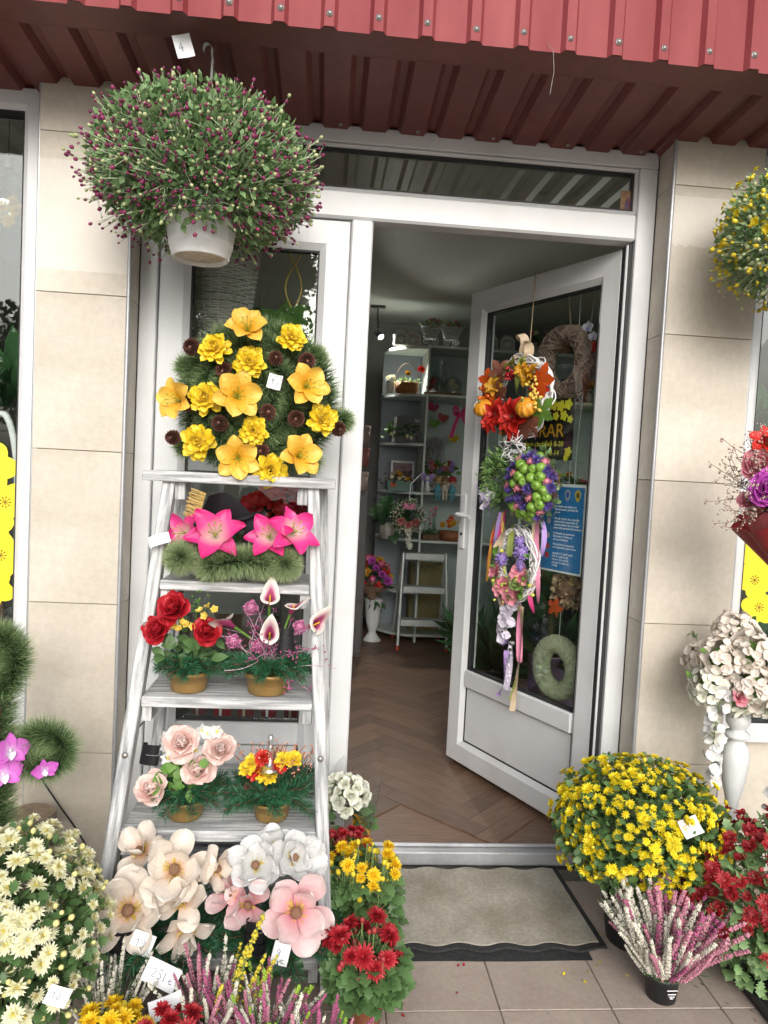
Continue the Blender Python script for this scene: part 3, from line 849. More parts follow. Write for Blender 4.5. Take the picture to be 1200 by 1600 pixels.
T_bud = MB().ball((0, 0, 0), 1, 6, 4, 0, 1.2).tpl()

def needles(mb, pts, dirs, L, w, rng, m=0, bend=.0):
    """thin two-segment needles, joined"""
    pts = np.asarray(pts, float); d = nrm(dirs); n = len(pts)
    L = np.broadcast_to(np.asarray(L, float), (n,))
    sd = nrm(np.cross(d, rng.normal(size=(n, 3))))
    bd = nrm(np.cross(d, sd)) * (rng.normal(size=(n, 1)) * bend)
    mid = pts + d * (L * .55)[:, None] + bd * (L * .12)[:, None]
    tip = pts + d * L[:, None] + bd * (L * .5)[:, None]
    V = np.stack([pts - sd * w / 2, pts + sd * w / 2, mid + sd * w * .5, mid - sd * w * .5, tip], 1).reshape(-1, 3)
    k = (np.arange(n) * 5)[:, None]
    Q = (k + np.array([[0, 1, 2, 3]])); T = (k + np.array([[3, 2, 4]]))
    uv = np.tile(np.array([(0, 0), (1, 0), (1, .55), (0, .55), (.5, 1)]), (n, 1))
    n0 = mb.n
    mb.add(V, Q, uv, m)
    mb.F.append(T + n0); mb.V.append(np.zeros((0, 3))); mb.U.append(np.zeros((0, 2))); mb.Mi.append(np.full(n, m))
    return mb

def resample(path, n):
    P = np.asarray(path, float); d = np.r_[0, np.cumsum(np.linalg.norm(np.diff(P, axis=0), axis=1))]
    t = np.linspace(0, d[-1], n)
    return np.stack([np.interp(t, d, P[:, k]) for k in range(3)], 1), d[-1]
def smooth_path(P, it=3):
    P = np.asarray(P, float)
    for _ in range(it):
        Q = [P[0]]
        for a, b in zip(P[:-1], P[1:]): Q += [a * .75 + b * .25, a * .25 + b * .75]
        P = np.array(Q + [P[-1]])
    return P

def garland(mb, path, Ln, dens, rng, lean=.35, w=.0012, m=0, tip=True, bend=.4):
    """bottle-brush of needles round a path"""
    P, T = resample(path, 80)
    n = int(T * dens)
    t = rng.uniform(0, 79 - 1e-6, n); i = t.astype(int); f = (t - i)[:, None]
    p = P[i] * (1 - f) + P[i + 1] * f
    tg = nrm(np.gradient(P, axis=0))[i]
    rd = nrm(np.cross(tg, rng.normal(size=(n, 3))))
    ln = lean + rng.normal(size=(n, 1)) * .18
    needles(mb, p, rd + tg * ln, Ln * rng.uniform(.7, 1.12, n), w, rng, m, bend)
    if tip:
        for e, s_ in ((0, -1), (-1, 1)):
            k = int(dens * Ln * 1.6)
            d = nrm(rng.normal(size=(k, 3))); tv = nrm(np.gradient(P, axis=0))[e] * s_
            d = nrm(d + tv * .7)
            needles(mb, np.repeat(P[e][None], k, 0), d, Ln * rng.uniform(.7, 1.05, k), w, rng, m, bend)
    return mb

def fir_sprig(mb, p0, dirn, L, rng, droop=.25, Ln=.028, dens=900, m=0, tm=1):
    """a branchlet of artificial fir"""
    d = nrm(dirn); P = np.array([p0 + d * L * t + np.array((0, 0, -droop * L * t * t)) for t in np.linspace(0, 1, 6)])
    n = int(L * dens)
    t = rng.uniform(0, 1, n) * 4.999; i = t.astype(int); f = (t - i)[:, None]
    p = P[i] * (1 - f) + P[i + 1] * f
    tg = nrm(np.gradient(P, axis=0))[i]
    rd = nrm(np.cross(tg, rng.normal(size=(n, 3))))
    needles(mb, p, rd + tg * .75, Ln * rng.uniform(.7, 1.1, n), .0016, rng, m, .15)
    mb.tube(P, [.0018] * 6, 4, tm)
    return mb

def fir_bed(parent, c, rx, ry, rng, n=26, L=.10, rise=.15, z=0.012, name='fir_sprigs', droop=.12, Ln=.03):
    mb = MB()
    for i in range(n):
        a = i * 2.39996 + rng.normal() * .2; q = rng.uniform(.15, .6)
        d = (math.cos(a) * rx, math.sin(a) * ry, rise * rng.uniform(-.2, 1.3) * max(rx, ry))
        fir_sprig(mb, np.array((c[0] + math.cos(a) * rx * q * .5, c[1] + math.sin(a) * ry * q * .5, c[2] + z)), d, L * rng.uniform(.7, 1.2), rng, droop, Ln, 1500)
    return mb.part(name, [K_need_d, K_twig], parent, kind='stuff')

def price_tag(parent, loc, w, h, facing, hint, text, name='price_tag', curl=.2, rng_seed=0):
    """a paper slip, bent a little, with pen figures"""
    B = basis(facing, hint)
    s = np.linspace(-.5, .5, 7)
    G = np.array([[(x * w, y * h, curl * w * (x * x - .1) + curl * .5 * h * y * y) for x in s] for y in np.linspace(-.5, .5, 5)])
    o = MB().sheet(G).part(name, M_paper, parent, loc=loc, basis=B)
    mb = MB()
    stroke_text(mb, text, h * .38, r=max(.0005, h * .013), M=np.array([[1, 0, 0], [0, 0, 1], [0, 1, 0]]), loc=(-.28 * w, -.2 * h, .002))
    mb.part('handwriting', M_ink, o)
    return o

# ------------------------------------------------------------------ distressed wooden step shelf
def wood(name, st):
    mt = mat(name, (.58, .585, .59), (.27, .28, .29), fine=(70, .08), rough=.75, scale=1.0, detail=12, stretch=st, contrast=(.41, .62), bump=.25, bscale=3.0, vary=.06)
    return mt
M_wx = wood('whitewashed_board', (7, 95, 95))
M_wz = wood('whitewashed_rail', (95, 95, 7))
lad = thing('wooden_step_shelf', 'tall whitewashed wooden step ladder used as a flower stand before the side leaf', 'step shelf', (-.5, -.3, 0))
def beam(name, a, b, w, d, m):
    """a square post from A to B in the shelf's space, with chamfered ends"""
    a, b = np.array(a, float), np.array(b, float)
    L = np.linalg.norm(b - a)
    mb = MB().box(-w / 2, w / 2, -d / 2, d / 2, 0, L, c=.003)
    return mb.part(name, m, lad, smooth=False, loc=a, basis=basis(b - a, (0, 1, 0)))
yz = lambda z: .10 - .35 * (1.362 - z) / 1.362          # front rail y in shelf space
xl = lambda z: -.218 - .092 * (1.362 - z) / 1.362
xr = lambda z: .216 + .105 * (1.362 - z) / 1.362
beam('front_rail', (xl(0), yz(0) + .02, 0), (xl(1.362), yz(1.362) + .02, 1.362), .036, .05, M_wz)
beam('front_rail', (xr(0), yz(0) + .02, 0), (xr(1.362), yz(1.362) + .02, 1.362), .036, .05, M_wz)
beam('rear_rail', (-.315, .36, 0), (-.20, .275, 1.362), .032, .045, M_wz)
beam('rear_rail', (.318, .36, 0), (.245, .275, 1.362), .032, .045, M_wz)
MB().box(-.292, .284, .075, .31, 1.364, 1.395, c=.003).part('top_board', M_wx, lad, smooth=False)
SHELF = [(1.075, .028), (.753, .030), (.408, .032), (.095, .032)]
for z, th in SHELF:
    y0 = yz(z) - .004
    MB().box(xl(z) + .0185, xr(z) - .0185, y0, .25 + .08 * (1.36 - z), z - th, z, c=.003).part('shelf_board', M_wx, lad, smooth=False)
    for sx, f in ((xl, 1), (xr, -1)):
        MB().box(min(sx(z) + f * .0185, sx(z) + f * .046), max(sx(z) + f * .0185, sx(z) + f * .046), y0 + .012, y0 + .09, z - th - .045, z - th - .0005, c=.002).part('cleat', M_wz, lad, smooth=False)
for f, sx in ((1, xl), (-1, xr)):
    MB().box(min(sx(1.33) + f * .0185, sx(1.33) + f * .05), max(sx(1.33) + f * .0185, sx(1.33) + f * .05), .105, .18, 1.31, 1.3635, c=.002).part('cleat', M_wz, lad, smooth=False)
bolt = MB().lathe([(.0001, -.002), (.009, -.002), (.009, .001), (.006, .004), (.0001, .005)], 10).mesh('bolt', M_zinc)
for z in (.95, .60):
    inst(bolt, 'bolt', lad, (xl(z), yz(z) - .0075, z), basis((0, -1, .25)))
    inst(bolt, 'bolt', lad, (xr(z), yz(z) - .0075, z), basis((0, -1, .25)))
MB().tube([(xl(.6), .02, .63), (-.29, .32, .58)], .004, 6).part('side_stay', M_zinc, lad)
MB().tube([(xr(.6), .02, .63), (.29, .32, .58)], .004, 6).part('side_stay', M_zinc, lad)

# ------------------------------------------------------------------ helpers for arrangements
CAMP = np.array((-.245, -2.43, 1.42))
def face(p, up=.0, side=.0, rng=None, j=.0):
    """a direction from P towards someone standing before the shop, tilted UP and SIDE"""
    d = nrm(CAMP * np.array((1, 1, 1)) - np.asarray(p)) * np.array((.6, 1, .35))
    d = d + np.array((side, 0, up))
    if rng is not None: d = d + rng.normal(size=3) * j
    return nrm(d)
def put(me, name, par, p, d, s, spin=0.0):
    return inst(me, name, par, p, basis(d, (0, 0, 1), spin), s)

def gold_pot(par, r0, r1, h, m, loc=(0, 0, 0), name='pot'):
    mb = MB().lathe([(.0001, 0), (r0, 0), (r0 + .001, .003), (r0 + (r1 - r0) * .45, h * .45), (r0 + (r1 - r0) * .47, h * .47), (r0 + (r1 - r0) * .5 + .0008, h * .49), (r1 - .002, h * .78), (r1 + .0015, h * .80), (r1 + .003, h * .97), (r1 + .001, h), (r1 - .004, h), (r1 - .006, h * .8), (.0001, h * .78)], 36)
    return mb.part(name, m, par, loc=loc)
M_gold = mat('old_gold_plastic', (.24, .145, .045), (.31, .195, .065), rough=.38, scale=10, metal=.35, bump=.05, bscale=60)
def bow(par, loc, d, w=.07, n=3, name='ribbon_bow'):
    """stacked loops of black satin"""
    mb = MB()
    B = basis(d, (0, 0, 1))
    for k in range(n):
        zc = (k - (n - 1) / 2) * w * .42
        t = np.linspace(-.25 * PI, 1.25 * PI, 14)
        P = np.stack([np.cos(t) * w * .42 * (1 - .08 * k), np.full(14, zc), (np.sin(t) * .5 + .4) * w * .45], 1)
        mb.ribbon(P, w * .42, (0.12, .98, .1))
    return mb.part(name, M_black_satin, par, loc=loc, basis=B)

rng = np.random.default_rng(21)
LILY_O = [lily_mesh('lily', K_silk_o, s, 60, -58) for s in (1, 2)]
DAHL = [dahlia_mesh('dahlia', K_silk_y, s) for s in (1, 2, 3)]
CONE = [cone_mesh('pine_cone', 1)]

# ------------------------------------------------------------------ yellow wreath on the top board
wr = thing('pine_wreath', 'round green pine wreath with golden lilies, yellow dahlias and pine cones on the top board', 'wreath', (-.47, -.1, 1.396))
mb = MB()
cz = .235
for rad, zz, yy in ((.215, 1, -.01), (.165, 1, -.045), (.11, 1, -.06), (.05, 1, -.065)):
    a = np.linspace(0, 2 * PI, 40)
    garland(mb, np.stack([np.cos(a) * rad, yy + np.sin(a * 5) * .008, cz + np.sin(a) * rad * 1.0], 1), .060, 6500, rng, .25, .0019, 0, False, .3)
for p0, p1 in (((.12, 0, .20), (.265, -.02, .185)), ((-.12, 0, .30), (-.225, 0, .325)), ((-.14, 0, .1), (-.22, 0, .08)), ((.1, 0, .34), (.17, 0, .38)), ((0, 0, .36), (.0, 0, .42)), ((.13, 0, .09), (.17, 0, .05)), ((-.1, 0, .35), (-.13, 0, .39))):
    garland(mb, [p0, p1], .056, 5200, rng, .5, .0019, 0, True, .3)
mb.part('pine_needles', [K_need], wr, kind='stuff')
a = np.linspace(0, 2 * PI, 30)
MB().tube(np.stack([np.cos(a) * .15, a * 0 + .01, cz + np.sin(a) * .15], 1), .028, 8).part('straw_core', K_twig, wr)
for (x, z), up, sd, s in zip([(-.032, .428), (-.22, .21), (-.056, .232), (.147, .273), (-.045, .048), (.134, .062)], (.7, .1, .15, .2, -.05, .25), (-.05, -.75, .15, .35, 0, .45), (.077, .077, .088, .08, .08, .08)):
    put(LILY_O[rng.integers(2)], 'lily', wr, (x, -.10, z), face((x - .47, -.2, z + 1.4), up, sd), s, rng.uniform(0, 1))
for x, z in [(-.127, .37), (.098, .417), (-.023, .336), (-.148, .222), (-.002, .133), (-.162, .089), (.203, .178), (.054, .014)]:
    put(DAHL[rng.integers(3)], 'dahlia', wr, (x, -.10, z), face((x - .47, -.2, z + 1.4), .15 + (z - .2), x * 1.6), .053 * rng.uniform(.88, 1.1), rng.uniform(0, 6))
for x, z in [(-.194, .375), (-.097, .315), (.052, .355), (.147, .355), (.035, .192), (.125, .179), (-.103, .15), (.025, .07), (-.238, .102), (.25, .155), (-.199, .205)]:
    put(CONE[0], 'pine_cone', wr, (x, -.085, z), face((x - .47, -.2, z + 1.4), 0, x * 1.2, rng, .15), .036 * rng.uniform(.9, 1.1), rng.uniform(0, 6))
price_tag(wr, (.055, -.10, .284), .042, .046, (.1, -1, .15), (.2, 0, 1), '95', curl=.5)

# ------------------------------------------------------------------ pink lilies over tinsel logs
pl = thing('pink_lily_arrangement', 'hot pink silk lilies over frosted pine tinsel rolls below the top board', 'arrangement', (-.5, -.25, 1.078))
mb = MB()
garland(mb, [(-.165, -.0, .072), (-.155, -.05, .068)], .058, 26000, rng, .3, .0021, 0, True, .25)
garland(mb, smooth_path([(-.07, -.045, .048), (-.02, -.05, .062), (.05, -.045, .068), (.085, -.04, .06)]), .058, 16000, rng, .1, .0021, 0, True, .25)
garland(mb, [(.11, -.02, .065), (.145, -.045, .06)], .060, 22000, rng, .2, .0021, 0, True, .25)
garland(mb, [(-.12, .05, .06), (.14, .05, .06)], .055, 8000, rng, .1, .0021, 0, True, .25)
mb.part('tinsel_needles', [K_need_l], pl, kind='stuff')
LILY_P = [lily_mesh('lily', K_pink, s, 44, -40, W=.33, shape='oval', nv=9) for s in (4, 5)]
for (x, z), up, sd, s in zip([(-.148, .148), (-.062, .146), (.100, .148), (.158, .165)], (.25, .55, .55, .6), (-.8, .0, -.25, .55), (.076, .096, .082, .088)):
    put(LILY_P[rng.integers(2)], 'lily', pl, (x, -.03 + .04 * (s < .08), z - .015), face((x - .5, -.3, z + 1.08), up, sd), s, rng.uniform(-.2, .2) + (.5 if x > .1 else 0))
mb = MB()
P = smooth_path([(-.105, .0, .215), (-.06, .02, .235), (-.01, .015, .205), (.03, .0, .175)])
mb.ribbon(P, np.linspace(.085, .05, len(P)), nrm((.35, -.2, .75)))
P = smooth_path([(.0, .0, .18), (.035, -.01, .20), (.06, .0, .215), (.045, -.02, .16), (.035, -.03, .12)])
mb.ribbon(P, .055, nrm((.8, -.3, .2)))
mb.part('black_ribbon', M_black_satin, pl)
fr = MB()
M_straw = mat('gold_fringe', (.46, .30, .08), (.62, .44, .16), rough=.5, scale=200)
for i in range(70):
    t = i / 69
    b0 = np.array((-.118 + .02 * t, -.003 + .002 * rng.normal(), .176 + .08 * t))
    d = np.array((-.042, -.004 * rng.normal(), .012)) + rng.normal(size=3) * .003
    fr.tube([b0, b0 + d * .6, b0 + d], .0012, 3)
fr.part('gold_fringe', M_straw, pl, kind='stuff')
price_tag(pl, (-.222, -.04, .118), .062, .032, (-.1, -1, .35), (-.35, 0, 1), '13', curl=-.3)

# ------------------------------------------------------------------ red roses in a gold pot
ROSE_R = [rose_mesh('rose', K_rose, s) for s in (1, 2)]
rr = thing('rose_pot', 'gold pot of red silk roses with small yellow blossoms on the third step', 'flower pot', (-.62, -.28, .755))
gold_pot(rr, .050, .060, .058, M_gold, (-.003, 0, 0))
fir_bed(rr, (0, -.0, .06), .085, .07, rng, 44, .085, .45)
for (x, z), s in zip([(-.042, .235), (-.086, .178), (.049, .178)], (.052, .043, .043)):
    put(ROSE_R[rng.integers(2)], 'rose', rr, (x, -.035 + (.02 if z > .2 else 0), z), face((x, -.3, z + .75), .55, x * 3, rng, .1), s, rng.uniform(0, 6))
YB = MB().scatter(floret_tpl(5, .95, .45, 35), [(0, 0, 0)], np.eye(3)[None], [1]).tube([(0, 0, .02), (0, 0, -.6), (.1, 0, -1.6)], .06, 4, 1).ball((0, 0, .1), .2, 6, 4, 0).mesh('blossom', [K_yelc, K_stem])
for x, z in [(-.043, .195), (-.02, .205), (-.007, .200), (.012, .198), (.031, .241), (.052, .255), (.044, .229), (.070, .247), (-.03, .187)]:
    put(YB, 'yellow_blossom', rr, (x, -.045, z), face((x, -.3, .9), .5, 0, rng, .35), .017, rng.uniform(0, 6))
mb = MB()
pts = np.array([(-.104, -.04, .144), (-.075, -.05, .13), (-.019, -.06, .125), (.018, -.06, .108), (.0, -.03, .16), (.03, -.03, .15), (-.05, -.04, .14), (.06, -.02, .14), (-.01, -.02, .19), (.02, 0, .2)])
mb.scatter(T_oval, pts - np.array((0, .0, .015)), bases(nrm(rng.normal(size=(10, 3)) * (1, .5, .5) + (0, -.4, .0)), rng, (0, -.7, .7), .2), rng.uniform(.045, .065, 10))
pq = np.stack([rng.uniform(-.09, .075, 24), rng.uniform(-.05, .03, 24), rng.uniform(.09, .2, 24)], 1)
mb.scatter(T_oval, pq, bases(nrm(rng.normal(size=(24, 3)) * (1, .5, .6)), rng, (0, -.8, .5), .3), rng.uniform(.035, .055, 24))
mb.part('rose_leaves', [K_leaf], rr)
mb = MB().tube(smooth_path([(.0, .0, .1), (.01, 0, .22), (.02, 0, .275)]), .0015, 4)
pts = np.array((.015, 0, .25)) + rng.normal(size=(16, 3)) * (.014, .01, .018)
mb.scatter(T_octa, pts, bases(pts, rng), .005); mb.part('green_spray', [K_leaf_b], rr)

# ------------------------------------------------------------------ calla lilies in a gold pot
cp = thing('calla_pot', 'gold pot of white and purple calla lilies with pink pompons on the third step', 'flower pot', (-.4, -.28, .755))
gold_pot(cp, .058, .070, .062, M_gold, (.009, 0, 0))
fir_bed(cp, (.012, -.0, .065), .12, .075, rng, 66, .105, .38)
CAL = calla_mesh('calla')
for (x, z), d, s in zip([(.006, .262), (-.094, .196), (.068, .240), (.128, .205), (.010, .165)], ((.05, -.35, 1), (-.75, -.35, .55), (.35, -.15, .9), (.7, -.55, .45), (.05, -.8, .65)), (.055, .060, .05, .058, .055)):
    inst(CAL, 'calla_lily', cp, (x, -.03, z), basis(d, (-1, 0, 0) if d[0] > .3 else ((1, 0, 0) if d[0] < -.3 else (0, -1, 0)), -PI / 2 if abs(d[0]) < .36 else 0), s)
PMP = pompon_mesh('pompon', K_pomp, 3)
for x, z in [(-.047, .253), (-.094, .153), (.097, .201), (-.02, .14)]:
    put(PMP, 'pompon', cp, (x, -.028 if z > .15 else -.02, z), (0, -1, .2), .023)
bow(cp, (.06, -.052, .166), (.15, -1, .15), .058, 3)
K_twig_l = mat('lilac_twig', (.52, .36, .44), (.66, .48, .56), rough=.7, scale=60)
mb = MB()
for i in range(26):
    a = rng.uniform(-1.2, 1.2); L = rng.uniform(.10, .21)
    d = np.array((math.sin(a) * .9 + .12, rng.uniform(-.5, .2), math.cos(a) * .8))
    p = np.array((.01 + .03 * rng.normal(), 0, .09)); P = [p]
    for k in range(5): d = nrm(d + rng.normal(size=3) * .25); p = p + d * L / 5; P.append(p)
    mb.tube(P, np.linspace(.0016, .0008, 6), 3)
    for k in range(2, 6):
        q = P[k] + rng.normal(size=(4, 3)) * .007
        mb.scatter(T_octa, q, bases(q, rng), rng.uniform(.002, .0042, 4), 1)
mb.tube(smooth_path([(.06, -.05, .08), (.13, -.06, .1), (.21, -.06, .09)]), .0009, 4); mb.tube(smooth_path([(-.02, -.05, .1), (-.06, -.08, .085), (-.11, -.08, .08)]), .0012, 4)
mb.tube(smooth_path([(.05, -.05, .1), (.07, -.07, .07), (.075, -.075, .03)]), .0012, 4)
q = np.array((.073, -.075, .045)) + rng.normal(size=(14, 3)) * (.007, .004, .018); mb.scatter(T_octa, q, bases(q, rng), .0045, 1)
mb.part('lilac_twigs', [K_twig_l, K_pomp], cp, kind='stuff')

# ------------------------------------------------------------------ pale pink roses in a gold pot
ROSE_P = [rose_mesh('rose', K_rosep, s) for s in (3, 4)]
pp = thing('pale_rose_pot', 'gold pot of pale pink silk roses with black bow on the fourth step', 'flower pot', (-.6, -.36, .41))
gold_pot(pp, .046, .057, .056, M_gold, (-.005, 0, 0))
fir_bed(pp, (0, -.0, .058), .09, .075, rng, 46, .09, .5)
for (x, z), s in zip([(-.013, .222), (.095, .206), (.036, .145), (-.088, .085)], (.052, .046, .047, .050)):
    put(ROSE_P[rng.integers(2)], 'rose', pp, (x, -.04, z), face((x, -.4, z + .4), .7, x * 2.5, rng, .1), s, rng.uniform(0, 6))
WB = MB().scatter(floret_tpl(6, .95, .36, 25), [(0, 0, 0)], np.eye(3)[None], [1]).ball((0, 0, .1), .2, 6, 4, 1).tube([(0, 0, 0), (0, 0, -.6), (.1, 0, -1.6)], .06, 4, 2).mesh('blossom', [K_whs, K_yelc, K_stem])
for x, z in [(-.062, .237), (-.055, .218), (.039, .262), (.082, .262), (.025, .206), (.012, .21), (-.05, .183), (.055, .255)]:
    put(WB, 'white_blossom', pp, (x, -.04, z), face((x, -.3, .6), .5, 0, rng, .4), .025, rng.uniform(0, 6))
bow(pp, (-.098, -.025, .19), (-.35, -1, .2), .068, 2)
mb = MB(); n = 30
pts = np.stack([rng.uniform(-.07, .07, n), rng.uniform(-.07, -.01, n), rng.uniform(.08, .2, n)], 1)
mb.scatter(T_oval, pts, bases(nrm(rng.normal(size=(n, 3)) * (1, .5, .5)), rng, (0, -.8, .6), .2), rng.uniform(.035, .055, n)); mb.part('rose_leaves', [K_leaf_b], pp)

# ------------------------------------------------------------------ small candle-glass arrangement
gp = thing('candle_glass_pot', 'gold pot of yellow and red blooms round a clear glass figure', 'flower pot', (-.35, -.36, .41))
gold_pot(gp, .046, .057, .054, M_gold, (-.009, 0, 0))
fir_bed(gp, (-.008, 0, .055), .095, .085, rng, 62, .11, .6)
DAHL_R = dahlia_mesh('bloom', K_redl, 5)
for i, (x, z) in enumerate([(-.069, .170), (.020, .180), (-.018, .132), (-.038, .186), (-.057, .146), (.050, .182), (-.08, .155), (.01, .165), (-.04, .14)]):
    put(DAHL_R if i in (3, 4, 7) else DAHL[i % 3], 'bloom', gp, (x, -.035, z), face((x, -.4, .55), .7, 0, rng, .2), .026, rng.uniform(0, 6))
K_glassy = mat('cast_glass', (.78, .80, .80), rough=.12, spec=.8, trans=.45)
mb = MB().lathe([(.0001, 0), (.032, 0), (.034, .006), (.024, .014), (.012, .03), (.0085, .05), (.0105, .066), (.008, .074), (.0055, .08), (.009, .088), (.010, .096), (.006, .104), (.0001, .107)], 16)
mb.part('glass_figure', glass_mat('figure_glass', (.90, .92, .92), .22), gp, loc=(-.018, -.035, .150))
mb = MB()
for i in range(40):
    a = rng.uniform(-1.1, 1.1)
    p = np.array((rng.uniform(-.09, .075), rng.uniform(-.04, .03), rng.uniform(.1, .17))); d = nrm((p[0] * 4 + rng.normal() * .3, -.2, .8))
    mb.tube([p, p + d * .035, p + d * .07], .0009, 3)
    q = p + d * rng.uniform(.03, .075, (7, 1)) + rng.normal(size=(7, 3)) * .004
    mb.scatter(T_octa, q, bases(q, rng), rng.uniform(.002, .0038, 7), 1)
mb.part('dried_sprigs', [K_twig, K_peach], gp, kind='stuff')
for x, z in ((-.075, .115), (-.03, .105), (.0, .10)): put(CONE[0], 'pine_cone', gp, (x, -.06, z), (x * 3, -1, .3), .014)

# ------------------------------------------------------------------ magnolias on the lowest step
MAGC = [magnolia_mesh('magnolia', K_mag, 1), magnolia_mesh('magnolia', K_mag, 2, 8, .6)]
MAGP = [magnolia_mesh('magnolia', K_magp, 3), magnolia_mesh('magnolia', K_whs, 4, 10, .75), magnolia_mesh('magnolia', K_magp, 5, 6, .4)]
ma = thing('cream_magnolia_arrangement', 'arrangement of large cream silk magnolias at the foot of the step shelf', 'arrangement', (-.6, -.5, .096))
fir_bed(ma, (-.02, -.0, .05), .17, .12, rng, 60, .15, .25, name='fir_sprigs')
for (x, z), y, up, sd, s, k in zip([(-.100, .186), (.002, .268), (-.096, .288), (.104, .265), (.032, .205), (.045, .140)], (-.075, -.035, .02, -.02, -.06, -.08), (.25, .45, .7, .3, .6, -.5), (-.1, .05, -.5, .9, -.3, .25), (.106, .100, .076, .068, .086, .078), (0, 0, 1, 1, 1, 1)):
    put(MAGC[k], 'magnolia', ma, (x, y, z - .02), face((x - .6, -.55, .3), up, sd), s, rng.uniform(0, 6))
bow(ma, (-.11, -.09, .10), (-.1, -1, .1), .07, 2)
MB().tube(smooth_path([(-.10, -.08, .02), (-.02, -.08, .0), (.05, -.06, .02)]), .02, 8).part('foam_base', K_leaf_d, ma)
mp_ = thing('pink_magnolia_arrangement', 'arrangement of pink and white silk magnolias beside the right foot of the step shelf', 'arrangement', (-.34, -.5, .096))
fir_bed(mp_, (.02, 0, .05), .15, .12, rng, 56, .14, .25, name='fir_sprigs')
for (x, z), y, up, sd, s, k in zip([(.066, .185), (-.045, .268), (.052, .285), (-.102, .205), (-.058, .185), (.0, .29), (.085, .272)], (-.08, -.01, .0, -.04, -.05, .04, .01), (.2, .5, .5, .5, .2, .8, .4), (.1, -.2, .3, -.8, -.1, 0, .5), (.106, .078, .076, .068, .076, .062, .062), (0, 1, 1, 2, 2, 1, 1)):
    put(MAGP[k], 'magnolia', mp_, (x, y, z - .02), face((x - .34, -.55, .3), up, sd), s, rng.uniform(0, 6))
bow(mp_, (-.035, -.10, .118), (0, -1, .1), .07, 3)
MB().tube(smooth_path([(-.08, -.06, .02), (.0, -.08, .0), (.09, -.06, .02)]), .02, 8).part('foam_base', K_leaf_d, mp_)

# ------------------------------------------------------------------ pots and bushes
M_terra = mat('terracotta_plastic', (.34, .115, .055), (.40, .15, .075), rough=.6, scale=20)
M_blackp = mat('black_plastic', (.022, .024, .026), (.03, .03, .034), rough=.45, scale=20)
M_whitep = mat('white_plastic', (.74, .76, .77), (.66, .68, .68), rough=.4, scale=9)
M_soil = mat('potting_soil', (.03, .02, .013), (.06, .042, .03), rough=.95, scale=90, bump=.6, bscale=150)
def plant_pot(par, r0, r1, h, m, loc=(0, 0, 0), rim=.012):
    o = MB().lathe([(.0001, 0), (r0, 0), (r1 - .004, h - rim), (r1, h - rim + .001), (r1 + .001, h), (r1 - .004, h), (r1 - .008, h * .85)], 30).part('pot', m, par, loc=loc)
    MB().lathe([(r1 - .006, h * .86), (.0001, h * .9)], 20).part('soil', M_soil, par, loc=loc)
    return o
def fib(n, zmin=-1.0):
    i = np.arange(n) + .5
    z = 1 - (1 - zmin) * i / n
    a = i * 2.39996
    r = np.sqrt(np.clip(1 - z * z, 0, 1))
    return np.stack([np.cos(a) * r, np.sin(a) * r, z], 1)
BUDS = {}
def bud(m):
    if m.name not in BUDS: BUDS[m.name] = bud_mesh(m)
    return BUDS[m.name]

def mum_bush(par, c, rad, heads, n, size, rng, zmin=-.15, leafm=None, nleaf=900, leaf=.035, budm=None, nb=0, budr=.008, tpl=None, jit=.12, uplift=.35, shell=(.55, .97), skip_back=True, leaf_zmin=-.8):
    c, rad = np.array(c, float), np.array(rad, float)
    d = fib(int(n * (1.35 if skip_back else 1)), zmin)
    d = nrm(d + rng.normal(size=d.shape) * jit)
    if skip_back: d = d[(d[:, 1] < .62) | (d[:, 2] > .6)][:n]
    for v in d:
        s = size * rng.uniform(.55, 1.14)
        cl = 1 + .06 * math.sin(v[0] * 8 + v[2] * 5 + c[2] * 40) * math.sin(v[1] * 7 + 1) + .04 * math.sin(v[2] * 13 + v[0] * 6)
        p = c + v * rad * cl * rng.uniform(.84, 1.06)
        put(heads[rng.integers(len(heads))], 'flower', par, p, nrm(v / rad * rad.mean() + np.array((0, -.15, uplift)) + rng.normal(size=3) * .15), s, rng.uniform(0, 6.28))
    if nb:
        v = nrm(rng.normal(size=(nb * 3, 3))); v = v[v[:, 2] > zmin - .1][:nb]
        for q in v:
            inst(bud(budm), 'bud', par, c + q * rad * rng.uniform(.9, 1.06), basis(nrm(q + (0, 0, .5)), None, rng.uniform(0, 6)), budr * rng.uniform(.7, 1.2))
    m = int(nleaf)
    v = nrm(rng.normal(size=(m * 2, 3))); v = v[v[:, 2] > leaf_zmin][:m]
    p = c + v * rad * (rng.uniform(shell[0], shell[1], (len(v), 1)))
    mb = MB().scatter(tpl or T_lobed, p, bases(nrm(v * .7 + rng.normal(size=v.shape) * .5 + (0, 0, -.15)), rng, nrm((0, -.25, .9)), .45), leaf * rng.uniform(.6, 1.15, len(v)))
    base = c - np.array((0, 0, rad[2] * 1.0))
    for v in fib(60, .0):
        mb.tube([base + v * rad * .1, c + v * rad * .45 - (0, 0, rad[2] * .1), c + v * rad * .93], [.0022, .0018, .0013], 4, 1)
    mb.part('foliage', [leafm or K_leaf, K_stem], par, kind='stuff')

rng = np.random.default_rng(5)
# white chrysanthemums, left foreground
wm = thing('white_chrysanthemum', 'large white chrysanthemum bush with cream buds in the left foreground', 'chrysanthemum', (-.95, -.72, 0))
plant_pot(wm, .075, .10, .14, M_blackp)
mum_bush(wm, (0, 0, .29), (.225, .21, .245), F_white, 300, .0232, rng, -.45, K_leaf, 1500, .034, K_bud_w, 130, .0068, jit=.2)
price_tag(wm, (.185, -.175, .27), .05, .038, (.0, -.55, .85), (.2, .5, .8), '10', curl=.35)

